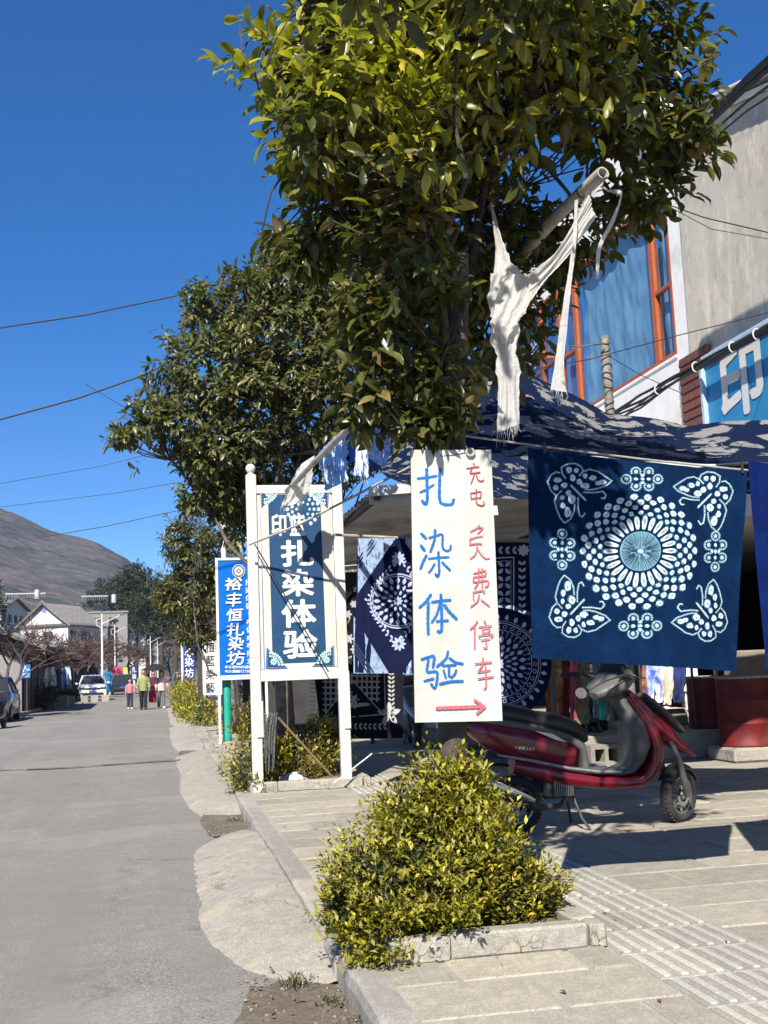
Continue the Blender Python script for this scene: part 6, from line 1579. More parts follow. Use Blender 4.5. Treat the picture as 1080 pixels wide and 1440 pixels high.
# ------------------------------------------------------------------ scooters
def make_scooter(name, label, loc, rz, body, trim, steer=.5, lean=.06, cat='scooter'):
    t = thing(name, label, cat, loc, rz); t.rotation_euler = (lean, 0, rz)
    def wheel(par, c, nm, rot=0.):
        R_, w_ = .205, .05; rt = Matrix.Rotation(rot, 3, 'Z')
        wh = bpy.data.objects.new(nm, None); COL.objects.link(wh); wh.parent = par; wh.location = c; wh.rotation_euler.z = rot
        g = MB(); pr = [(.135, -.028), (.15, -.044), (.175, -.05), (.195, -.04), (.205, -.018), (.208, 0), (.205, .018), (.195, .04), (.175, .05), (.15, .044), (.135, .028)]
        g.lathe(pr, (0, 0, 0), 40, 'y', cap=False)
        for k in range(36):                              # tread grooves as small proud blocks
            a = 2 * math.pi * k / 36
            for s_ in (-1, 1):
                c_ = V((math.cos(a + .05 * s_) * .206, s_ * .021, math.sin(a + .05 * s_) * .206)); g.box(tuple(c_), (.008, .024, .02), Matrix.Rotation(-a, 3, 'Y') @ Matrix.Rotation(.5 * s_, 3, 'X'))
        g.build('tyre', M['dark_rubber'], wh, smooth=35)
        g = MB(); g.lathe([(.128, -.03), (.14, -.034), (.14, -.026), (.13, -.02), (.126, 0), (.13, .02), (.14, .026), (.14, .034), (.128, .03)], (0, 0, 0), 32, 'y', cap=False)
        for k in range(5):
            a = 2 * math.pi * k / 5
            for d_ in (-.16, .16): g.tube([(math.cos(a) * .03, -.01, math.sin(a) * .03), (math.cos(a + d_) * .08, -.016, math.sin(a + d_) * .08), (math.cos(a + d_) * .13, -.012, math.sin(a + d_) * .13)], [.014, .01, .012], 6)
        g.lathe([(0, -.05), (.03, -.05), (.038, -.03), (.038, .03), (.03, .05), (0, .05)], (0, 0, 0), 16, 'y', cap=False)
        g.build('rim', M['alloy'], wh, smooth=35)
        g = MB(); g.lathe([(.05, -.042), (.082, -.042), (.082, -.046), (.05, -.046)], (0, 0, 0), 24, 'y', cap=False); g.build('brake_disc', M['chrome'], wh)
    wheel(t, (0, 0, .208), 'rear_wheel'); 
    wheel(t, (1.28, 0, .208), 'front_wheel', steer)
    # tail body
    g = MB(); g.loft([(-.37, .82, .03, .03), (-.3, .79, .09, .075), (-.18, .745, .13, .12), (0, .69, .158, .15), (.2, .625, .165, .155), (.34, .58, .155, .145), (.43, .55, .13, .13), (.475, .53, .07, .08)], 18, 2.6)
    g.build('side_panel', M[body], t, smooth=50)
    g = MB(); g.loft([(-.39, .88, .03, .012), (-.3, .862, .11, .03), (-.1, .83, .15, .035), (.15, .78, .165, .04), (.4, .69, .16, .04), (.5, .62, .14, .04), (.525, .5, .13, .035), (.525, .36, .125, .03)], 16, 3)
    g.build('seat_surround', M[trim], t, smooth=50)
    g = MB(); g.loft([(-.3, .875, .09, .025), (-.25, .89, .125, .055), (-.08, .895, .145, .07), (.06, .865, .15, .072), (.16, .83, .155, .065), (.32, .8, .15, .07), (.45, .75, .135, .07), (.53, .69, .11, .05), (.555, .65, .06, .025)], 18, 2.8)
    g.build('seat', M['seat_vinyl'], t, smooth=50)
    g = MB(); g.tube([(-.12, -.13, .93), (-.3, -.12, .925), (-.42, -.06, .93), (-.44, 0, .935), (-.42, .06, .93), (-.3, .12, .925), (-.12, .13, .93)], .012, 8); g.build('grab_rail', M['black_plastic'], t, smooth=True)
    # flash and lettering on the tail
    g = MB(); s_ = -.172
    g.prism([(.12, s_, .765), (.26, s_, .735), (.37, s_, .668), (.28, s_, .69)], (0, .01, 0)); g.build('flash_decal', M['silver_paint'], t)
    g = MB()
    for k, ch in enumerate('V-125T'): put_glyph(g, ch, V((-.02 + k * .026, -.17, .65 - k * .004)), .022, .022, bold=.01, slant=.25)
    g.build('badge', M['silver_paint'], t, fix=False)
    # footboard rail and floor
    for y in (-.165, .165):
        g = MB(); g.tube([(-.16, y * .95, .6), (.1, y, .545), (.38, y * 1.02, .475), (.6, y * 1.05, .44), (.78, y * 1.0, .43)], [.009, .012, .014, .016, .01], 8); g.build('trim_strip', M['alloy'], t, smooth=True)
    g = MB(); g.loft([(-.02, .5, .1, .06), (.15, .465, .145, .075), (.36, .405, .16, .08), (.6, .36, .17, .06), (.8, .34, .175, .055), (.93, .345, .18, .055), (1.01, .39, .185, .06), (1.06, .48, .2, .055), (1.075, .6, .21, .06), (1.04, .72, .2, .055), (.96, .86, .165, .045), (.88, .98, .12, .025)], 18, 3.2)
    g.build('leg_shield', M[body], t, smooth=50)
    g = MB(); g.loft([(.56, .435, .14, .012), (.78, .41, .15, .02), (.875, .43, .155, .035), (.93, .51, .18, .055), (.955, .62, .205, .08), (.93, .74, .195, .08), (.87, .86, .15, .07), (.81, .96, .1, .06), (.78, 1.02, .07, .05)], 18, 3.)
    g.build('inner_shield', M[trim], t, smooth=50)
    g = MB(); g.loft([(.9, 1.0, .09, .03), (.98, .9, .14, .05), (1.07, .78, .16, .075), (1.17, .68, .14, .075), (1.29, .58, .085, .045), (1.43, .49, .02, .012)], 16, 2.4)
    g.build('nose_panel', M[body], t, smooth=50)
    g = MB(); g.loft([(1.0, .93, .1, .02), (1.1, .84, .115, .026), (1.21, .735, .1, .03), (1.3, .64, .06, .02)], 14, 2.4)
    for i, v_ in enumerate(g.v): g.v[i] = (v_[0] + .03, v_[1] * 1.1, v_[2] + .045)
    g.build('nose_trim', M[trim], t, smooth=50)
    # fork, fender
    fk = bpy.data.objects.new('fork', None); COL.objects.link(fk); fk.parent = t; fk.location = (1.28, 0, .208); fk.rotation_euler.z = steer
    for y in (-.085, .085):
        g = MB(); g.tube([(0, y, 0), (-.05, y, .14), (-.1, y * .95, .3), (-.15, y * .6, .42)], [.028, .026, .02, .02], 10); g.build('fork_leg', M['grey_plastic'], fk, smooth=True)
    g = MB(); R_ = .235; n_ = 14
    for k in range(n_ + 1): pass
    def fen(u, v):
        a = rad(20 + 125 * u); w2 = .062 * math.sin((v - .5) * math.pi); rr = R_ - .03 * abs(2 * v - 1) ** 2.5 * 1.5
        return V((math.cos(a) * rr, w2, math.sin(a) * rr))
    g.grid(fen, 20, 8); o = g.build('fender', M['black_plastic'], fk, smooth=60, fix=False); md = o.modifiers.new('s', 'SOLIDIFY'); md.thickness = .004
    # handlebar assembly
    hb_ = bpy.data.objects.new('handlebar', None); COL.objects.link(hb_); hb_.parent = t; hb_.location = (.78, 0, .99); hb_.rotation_euler.z = steer * .9
    g = MB(); g.loft([(-.2, .0, .04, .03), (-.13, .03, .13, .055), (-.02, .08, .19, .075), (.08, .13, .17, .075), (.15, .17, .1, .05)], 16, 2.4); g.build('cowl', M[trim], hb_, smooth=50)
    g = MB(); g.loft([(.0, .17, .12, .012), (.06, .22, .11, .035), (.13, .24, .08, .035)], 12, 2.4); g.build('instrument_pod', M['black_plastic'], hb_, smooth=50)
    g = MB(); g.tube([(0, 0, -.2), (0, 0, .08)], .04, 10)
    for s_ in (-1, 1): g.tube([(-.02, s_ * .12, .13), (-.06, s_ * .2, .15), (-.1, s_ * .24, .15)], .013, 8)
    g.build('bar', M['black_metal'], hb_, smooth=True)
    for s_ in (-1, 1):
        g = MB(); g.tube([(-.09, s_ * .23, .15), (-.16, s_ * .35, .145)], .019, 10); g.build('grip', M['dark_rubber'], hb_, smooth=True)
        g = MB(); g.tube([(-.02, s_ * .2, .15), (-.02, s_ * .28, .14), (-.06, s_ * .38, .135)], [.007, .006, .007], 6); g.build('brake_lever', M['chrome'], hb_, smooth=True)
        mo_ = V((0, 0, 0)) if s_ > 0 else V((-.39, .19, -.3))
        g = MB(); g.tube([(-.07, s_ * .2, .16), V((-.07, s_ * .25, .27)) + mo_ * .5, V((-.08, s_ * .28, .33)) + mo_], .006, 6); mr = g.build('mirror_stalk', M['black_metal'], hb_, smooth=True)
        g = MB(); g.lathe([(0, -.014), (.042, -.012), (.046, 0), (.042, .006), (0, .006)], (0, 0, 0), 16, 'x', cap=False)
        for i, v_ in enumerate(g.v): g.v[i] = tuple(V((v_[0] * 1 - .08, v_[1] * 1.45 + s_ * .31, v_[2] + .35)) + mo_)
        g.build('mirror', M['black_plastic'], hb_, smooth=50)
        g = MB(); g.lathe([(0, 0), (.039, 0), (.039, -.001), (0, -.001)], (0, 0, 0), 16, 'x', cap=False)
        for i, v_ in enumerate(g.v): g.v[i] = tuple(V((v_[0] - .097, v_[1] * 1.42 + s_ * .31, v_[2] + .35)) + mo_)
        g.build('mirror_glass', M['chrome'], hb_)
    g = MB(); g.cbox((.13, 0, .2), (.02, .13, .035), .008); g.build('instrument_glass', M['chrome'], hb_)
    for s_ in (-1, 1):
        g = MB(); g.tube([(-.1, s_ * .16, .14), (.02, s_ * .14, .1), (.1, s_ * .06, -.02), (.1, 0, -.16)], .008, 6); g.build('cable', M['dark_rubber'], hb_, smooth=True)
        g = MB(); g.cbox((.05, s_ * .17, .13), (.07, .05, .04), .015); g.build('turn_signal', pm('amber', (.5, .18, .02), None, 5, .3), hb_)
    # engine, exhaust, stand
    g = MB(); g.tube([(0, .06, .21), (.2, .07, .3), (.42, .05, .36)], [.07, .09, .08], 12); g.cbox((.32, -.01, .33), (.24, .2, .17), .03); g.cbox((.48, .0, .36), (.16, .14, .12), .02)
    g.tube([(.1, .1, .22), (.1, .12, .22)], .1, 18); g.build('engine', M['engine'], t, smooth=40)
    g = MB()
    for k in range(9): g.cbox((.27 + k * .017, -.12, .34), (.006, .05, .14), .002)
    g.build('cooling_fins', M['alloy'], t)
    g = MB(); g.tube([(.4, -.08, .27), (.3, -.13, .2), (.12, -.145, .2), (-.05, -.15, .3), (-.3, -.15, .42)], [.016, .018, .03, .055, .05], 14); g.build('exhaust', M['engine'], t, smooth=50)
    g = MB(); g.tube([(.1, -.168, .255), (-.08, -.178, .335), (-.26, -.175, .42)], [.022, .05, .042], 12); g.build('exhaust_shield', M['chrome'], t, smooth=50)
    g = MB(); g.loft([(-.42, .42, .05, .008), (-.36, .5, .06, .01), (-.2, .52, .06, .015), (-.05, .5, .05, .012)], 10, 2.4); g.build('rear_fender', M['black_plastic'], t, smooth=50)
    g = MB(); g.tube([(.42, .1, .3), (.47, .2, .13), (.5, .25, .0)], .011, 6); g.tube([(.42, -.05, .28), (.47, -.13, .1), (.52, -.16, .02)], .011, 6); g.build('side_stand', M['black_metal'], t, smooth=True)
    g = MB(); g.cbox((-.4, 0, .76), (.05, .16, .07), .015); g.build('tail_light', pm('tail_red', (.5, .01, .01), None, 5, .2), t)
    g = MB(); g.cbox((1.16, 0, .86), (.03, .1, .05), .012, Matrix.Rotation(.8, 3, 'Y')); g.build('headlight', M['chrome'], t)
    return t
rr_ = PZ(723, 1170, TOP); ff = PZ(962, 1155, TOP)
ang = math.atan2(ff.y - rr_.y, ff.x - rr_.x)
print('scooter wheelbase', (ff - rr_).length, ang)
make_scooter('scooter', 'dark red motor scooter with black seat parked on the paving behind the big bush', (rr_.x + .02, rr_.y, TOP - .005), ang, 'red_paint', 'grey_plastic', .62).scale = (1.07,) * 3
p = PZ(800, 1062, TOP)
make_scooter('scooter', 'black scooter standing in deep shade directly behind the red scooter', (p.x + .6, p.y + .5, TOP - .005), rad(250), 'dark_paint', 'black_plastic', .3)
p = PZ(575, 1052, TOP)
make_scooter('scooter', 'grey scooter in shade seen from the front, left of the painted board', (p.x + .3, p.y + 1.2, TOP - .005), rad(262), 'silver_paint', 'grey_plastic', .1)
p = PZ(340, 992, TOP)
make_scooter('scooter', 'dark scooter parked far behind the bright blue sign', (p.x - .5, p.y, TOP), rad(5), 'dark_paint', 'black_plastic', .2)

# ------------------------------------------------------------------ people on the road
def person(label, px, py, h, rz, top, legs, stride=.25, arm=(.0, .0), hair='long', coat=None, extra=None, Yd=None, skirt=False):
    base = PZ(px, py, 0)
    if Yd: base = PY(px, py, Yd); base.z = .0
    t = thing('person', label, 'person', (base.x, base.y, .0), rz)
    k = h / 1.65
    # joints: skin modifier body
    J = [((0, 0, .92), .115), ((0, 0, 1.12), .1), ((0, 0, 1.3), .125), ((0, 0, 1.4), .07), ((0, 0, 1.46), .05), ((0, -.01, 1.55), .085), ((0, -.01, 1.62), .07)]
    E_ = [(0, 1), (1, 2), (2, 3), (3, 4), (4, 5), (5, 6)]
    hands = []
    for s_, am in ((-1, arm[0]), (1, arm[1])):
        b = len(J); sw = .12 * s_
        hx = s_ * (.24 + .05 * abs(am)); hy = -.1 - .22 * am
        J += [((s_ * .16, 0, 1.34), .055), ((s_ * .21, .02, 1.1), .042), ((hx, hy, .9 + .14 * am), .032), ((hx, hy - .03, .82 + .16 * am), .034)]
        E_ += [(2, b), (b, b + 1), (b + 1, b + 2), (b + 2, b + 3)]; hands.append((hx, hy, .8 + .16 * am))
        b = len(J); sy = s_ * stride
        J += [((s_ * .085, 0, .86), .09), ((s_ * .09, -sy * .35 - .03, .48), .06), ((s_ * .09, -sy * .6 + (.04 if sy < 0 else 0), .08), .04), ((s_ * .095, -sy * .6 - .13, .035), .038)]
        E_ += [(0, b), (b, b + 1), (b + 1, b + 2), (b + 2, b + 3)]
    me = bpy.data.meshes.new('body'); me.from_pydata([tuple(V(p) * k) for p, _ in J], E_, [])
    o = link('body', me, t); md = o.modifiers.new('skin', 'SKIN'); md.use_smooth_shade = True
    for i, (_, r__) in enumerate(J): me.skin_vertices[0].data[i].radius = (r__ * k, r__ * k * .85)
    me.skin_vertices[0].data[0].use_root = True
    ms = o.modifiers.new('sub', 'SUBSURF'); ms.levels = 1; ms.render_levels = 1
    bpy.context.view_layer.update(); dg = bpy.context.evaluated_depsgraph_get()
    m2 = bpy.data.meshes.new_from_object(o.evaluated_get(dg)); o.modifiers.clear(); o.data = m2; m2.materials.clear(); m2.materials.append(M['skin'])
    def cloth_mesh(name, parts, mat):
        g = MB()
        for pts, rs in parts: g.tube([V(p) * k for p in pts], [r__ * k for r__ in rs], 12)
        for i, v_ in enumerate(g.v): g.v[i] = (v_[0] * (1 + .04 * nz(v_[0] * 9, v_[2] * 9)), v_[1], v_[2])
        return g.build(name, mat, t, smooth=60)
    g = MB()
    for s_ in (-1, 1):
        sy = s_ * stride; g.cbox(tuple(V((s_ * .095, -sy * .6 - .06, .045)) * k), (.1 * k, .25 * k, .09 * k), .025 * k)
    g.build('shoes', M['print_white'] if 'white shoe' in label else M['black_plastic'], t)
    lp = []
    for s_ in (-1, 1):
        sy = s_ * stride
        lp.append(([(s_ * .085, 0, .95), (s_ * .09, -.02, .8), (s_ * .09, -sy * .35 - .03, .48), (s_ * .09, -sy * .6 + (.04 if sy < 0 else 0), .09)], [.105, .105, .082, .075]))
    cloth_mesh('trousers', lp, legs)
    tp = [([(0, 0, .8 if coat else .9), (0, 0, 1.05), (0, 0, 1.25), (0, 0, 1.36), (0, 0, 1.42)], [.19, .175, .185, .15, .07])]
    cloth_mesh('jacket', tp, top); g = MB()
    sl = []
    for s_, am in ((-1, arm[0]), (1, arm[1])):
        hx = s_ * (.24 + .05 * abs(am)); hy = -.1 - .22 * am
        sl.append(([(s_ * .13, 0, 1.36), (s_ * .19, 0, 1.26), (s_ * .225, .02, 1.1), (hx, hy, .93 + .14 * am)], [.075, .075, .065, .05]))
    cloth_mesh('sleeves', sl, top)
    # head details
    g = MB(); c = V((0, -.015, 1.585)) * k
    def hd(u, v):
        th, ph = 2 * math.pi * u, math.pi * v
        return c + V((math.cos(th) * math.sin(ph) * .085, math.sin(th) * math.sin(ph) * .1 + .012, math.cos(ph) * .12 + .01)) * k
    g.grid(hd, 16, 12); g.build('face', M['skin'], t, smooth=60, fix=False)
    g = MB()
    def hr(u, v):
        th = 2 * math.pi * u; ph = math.pi * v * (.62 if math.sin(th) > -.3 else .34)
        return c + V((math.cos(th) * math.sin(ph) * .098, math.sin(th) * math.sin(ph) * .112 + .018, math.cos(ph) * .132 + .012)) * k
    g.grid(hr, 20, 10)
    if hair == 'long': g.tube([c + V((0, .07, .03)) * k, c + V((0, .1, -.12)) * k, c + V((0, .1, -.3)) * k], [.08 * k, .085 * k, .05 * k], 10)
    g.build('hair', M['hair'], t, smooth=60, fix=False)
    g = MB()
    for s_ in (-.032, .032): g.box(tuple(c + V((s_, -.088, .01)) * k), (.022 * k, .008, .01 * k))
    g.box(tuple(c + V((0, -.088, -.055)) * k), (.035 * k, .006, .008 * k)); g.build('eyes_and_mouth', M['hair'], t)
    g = MB(); g.add([c + V(p) * k for p in ((-.014, -.086, -.02), (.014, -.086, -.02), (0, -.11, -.022), (0, -.088, .02))], [(0, 1, 2), (0, 2, 3), (1, 3, 2)]); g.build('nose', M['skin'], t)
    return t, hands, k
fc = lambda n, c: flat(n, c, .85, .3, 8)
M['pink'] = fc('pink_cloth', (.5, .2, .24)); M['lime'] = fc('lime_coat', (.3, .31, .12)); M['cream_pink'] = fc('cream_pink', (.7, .48, .47)); M['maroon'] = fc('maroon', (.1, .02, .035)); M['navy_t'] = fc('navy_trousers', (.03, .035, .07)); M['black_t'] = fc('black_trousers', (.015, .015, .018)); M['grey_t'] = fc('grey_trousers', (.12, .12, .13)); M['white_shirt'] = fc('white_shirt', (.7, .68, .64)); M['navy_jacket'] = fc('navy_jacket', (.02, .03, .09))
person('child in a pink sweater and dark trousers with white shoes walking on the road', 183, 997, 1.3, .05, M['pink'], M['navy_t'], .18, (0, 0), 'short')
person('woman in a yellow green coat and black trousers, walking beside the child on the road', 202, 998, 1.68, -.05, M['lime'], M['black_t'], .22, (.5, .6), 'long', True)
w_, hands, k = person('woman in a pale pink jacket and grey trousers with white shoes, under the dark umbrella', 227, 996, 1.6, .1, M['cream_pink'], M['grey_t'], .28, (0, .8), 'long', True)
person('walker in a dark maroon top half hidden between the two women', 216, 988, 1.62, 0, M['maroon'], M['black_t'], .2, (0, 0), 'long')
person('person in a navy jacket and white trousers walking by the hedge on the right kerb', 250, 978, 1.6, 0, M['navy_jacket'], M['white_shirt'], .2, (0, 0), 'short')
wl = w_.location
u_ = thing('umbrella', 'open dark umbrella held over the woman in pale pink', 'umbrella', (wl.x - .1, wl.y - .1, 1.0))
g = MB(); g.tube([(-.02, 0, 0), (-.15, 0, .95)], .012, 6); g.build('shaft', M['black_metal'], u_)
g = MB(); g.grid(lambda u, v: V((-.15 + math.cos(u * 6.283) * .62 * v * (1 - .05 * math.cos(u * 6.283 * 8)), math.sin(u * 6.283) * .62 * v, .96 - .3 * v * v)), 32, 6); g.build('canopy', M['black_t'], u_, smooth=60, fix=False)
b_ = PY(214, 983, wl.y - .3)
bg_ = thing('shopping_bag', 'dark red shopping bag carried low between the two women', 'bag', (b_.x, wl.y - .3, .3))
g = MB(); g.cbox((0, 0, .24), (.3, .14, .5), .02); g.build('bag_body', fc('bag_red', (.35, .01, .05)), bg_)
g = MB(); g.tube([(-.08, 0, .48), (-.05, 0, .62), (.05, 0, .62), (.08, 0, .48)], .008, 6); g.build('handle', M['black_t'], bg_)

# ------------------------------------------------------------------ vehicles on the left
def make_car(label, loc, rz, paint, name='parked_car', plate=True, flip=False):
    t = thing(name, label, 'car', loc, rz)        # front looks along local -y, x across
    W2, Lh = .9, 2.15
    secs = [(-2.15, .42, .35, .6, .62), (-2.1, .35, .3, .82, .8), (-1.7, .3, .25, .98, .86), (-1.0, .3, .22, 1.06, .9), (-.2, .3, .2, 1.08, .9), (1.2, .3, .2, 1.08, .9), (1.9, .35, .28, 1.05, .88), (2.12, .45, .4, .95, .8)]
    g = MB(); ring_ = []; n_ = 12
    for y, _, zb__, zt__, hw in secs:
        hw_ = hw; P = [(-hw_, zb__ + .08), (-hw_ + .06, zb__), (hw_ - .06, zb__), (hw_, zb__ + .08), (hw_ + .01, (zb__ + zt__) / 2), (hw_ - .03, zt__ - .1), (hw_ - .12, zt__), (hw_ * .4, zt__ + .02), (-hw_ * .4, zt__ + .02), (-hw_ + .12, zt__), (-hw_ + .03, zt__ - .1), (-hw_ - .01, (zb__ + zt__) / 2)]
        ring_.append([V((x, y, z)) for x, z in P])
    vs = [p for r__ in ring_ for p in r__]; K = len(ring_)
    g.add(vs, [(i * n_ + j, i * n_ + (j + 1) % n_, (i + 1) * n_ + (j + 1) % n_, (i + 1) * n_ + j) for i in range(K - 1) for j in range(n_)] + [tuple(range(n_)), tuple((K - 1) * n_ + j for j in range(n_))])
    g.build('body', paint, t, smooth=35)
    roof = [(-.55, 1.56, .56), (0, 1.62, .62), (1.1, 1.6, .6), (1.6, 1.52, .55)]; low = [(-1.15, 1.05, .8), (-.1, 1.08, .82), (1.4, 1.07, .82), (2.0, 1.05, .76)]
    g = MB(); gl = MB()
    for i in range(3):
        (ya_, za_, wa), (yb__, zb__, wb_) = roof[i], roof[i + 1]; g.add([(-wa, ya_, za_), (wa, ya_, za_), (wb_, yb__, zb__), (-wb_, yb__, zb__)], [(0, 1, 2, 3)])
    for s_ in (-1, 1):
        for (ya_, yb__) in ((0, 1), (1, 2), (2, 3)):
            a_, b__ = low[ya_], low[yb__]; c_, d_ = roof[yb__], roof[ya_]
            gl.add([(s_ * (a_[2] - .02), a_[0], a_[1]), (s_ * (b__[2] - .02), b__[0], b__[1]), (s_ * (c_[2] - .005), c_[0], c_[1] - .01), (s_ * (d_[2] - .005), d_[0], d_[1] - .01)], [(0, 1, 2, 3)])
        for k in range(4): g.tube([(s_ * (low[k][2]), low[k][0], low[k][1]), (s_ * roof[k][2], roof[k][0], roof[k][1])], .035 if k in (0, 3) else .03, 6)
        g.tube([(s_ * q[2], q[0], q[1]) for q in roof], .03, 6)
    g.build('roof', paint, t, smooth=35); gl.build('side_windows', M['glass_dark'], t)
    g = MB(); a_, b__ = low[0], roof[0]; g.add([(-a_[2] + .03, a_[0], a_[1]), (a_[2] - .03, a_[0], a_[1]), (b__[2] - .02, b__[0], b__[1]), (-b__[2] + .02, b__[0], b__[1])], [(0, 1, 2, 3)]); g.build('windscreen', M['glass_dark'], t)
    g = MB(); a_, b__ = low[3], roof[3]; g.add([(-a_[2] + .03, a_[0], a_[1]), (a_[2] - .03, a_[0], a_[1]), (b__[2] - .02, b__[0], b__[1]), (-b__[2] + .02, b__[0], b__[1])], [(0, 1, 2, 3)]); g.build('rear_window', M['glass_dark'], t)
    for x in (-.8, .8):
        for y in (-1.35, 1.35):
            wh = bpy.data.objects.new('wheel', None); COL.objects.link(wh); wh.parent = t; wh.location = (x, y, .34)
            g = MB(); g.lathe([(.2, -.11), (.32, -.11), (.34, -.07), (.34, .07), (.32, .11), (.2, .11)], (0, 0, 0), 22, 'x', cap=False); g.build('tyre', M['dark_rubber'], wh, smooth=35)
            g = MB(); g.lathe([(0, -.115), (.06, -.12), (.21, -.1), (.21, .1), (.06, .12), (0, .115)], (0, 0, 0), 10, 'x', cap=False); g.build('rim', M['alloy'], wh)
    for s_ in (-1, 1):
        g = MB(); g.cbox((s_ * .62, -2.1, .78), (.36, .12, .13), .03); g.build('headlight', M['glass_dark'], t)
        g = MB(); g.cbox((s_ * .64, -2.145, .79), (.18, .05, .06), .015); g.build('lamp_lens', M['chrome'], t)
        g = MB(); g.cbox((s_ * .98, -.75, 1.1), (.18, .1, .13), .03); g.build('mirror', paint, t)
        g = MB(); g.cbox((s_ * .66, 2.12, .85), (.3, .06, .12), .02); g.build('tail_light', pm('rear_lamp', (.3, .01, .01), None, 4, .3), t)
    g = MB(); g.cbox((0, -2.14, .76), (.9, .06, .12), .02); g.cbox((0, -2.14, .45), (1.3, .1, .16), .03); g.build('grille', M['black_plastic'], t)
    g = MB(); g.cbox((0, -2.2, .6), (.44, .02, .14), .005); g.build('number_plate', flat('plate_blue', (.02, .1, .45)), t)
    return t
def on_road(px, py): p = PZ(px, py, 0.0); return (p.x, p.y, 0)
p = on_road(128, 986); make_car('white SUV parked facing the camera at the left kerb', (p[0], p[1] + 1.8, 0), .06, M['white_car'])
p = on_road(-5, 1016); make_car('dark SUV cut by the left edge of the picture', (p[0] - .35, p[1] + 1.0, 0), .02, M['dark_paint'])
p = on_road(171, 977); make_car('black car parked farther along the left kerb behind the white SUV', (p[0], p[1] + 2, 0), .05, M['dark_paint'])
p = on_road(236, 964); make_car('blue grey car far down the middle of the road', (p[0] + 1.0, min(p[1], 110), 0), 0, pm('bluegrey', (.12, .16, .22)))
p = on_road(12, 1020); make_scooter('scooter', 'dark motorbike with a round mirror parked beside the dark SUV at the left edge', (p[0] + .1, p[1] - 2.0, 0), rad(262), 'dark_paint', 'black_plastic', .1, cat='motorbike')
p = PZ(62, 992, .13); make_scooter('scooter', 'black motorbike parked on the left pavement behind the traffic cone', (p.x + .2, p.y + 2, .14), rad(200), 'dark_paint', 'black_plastic', .3, cat='motorbike')
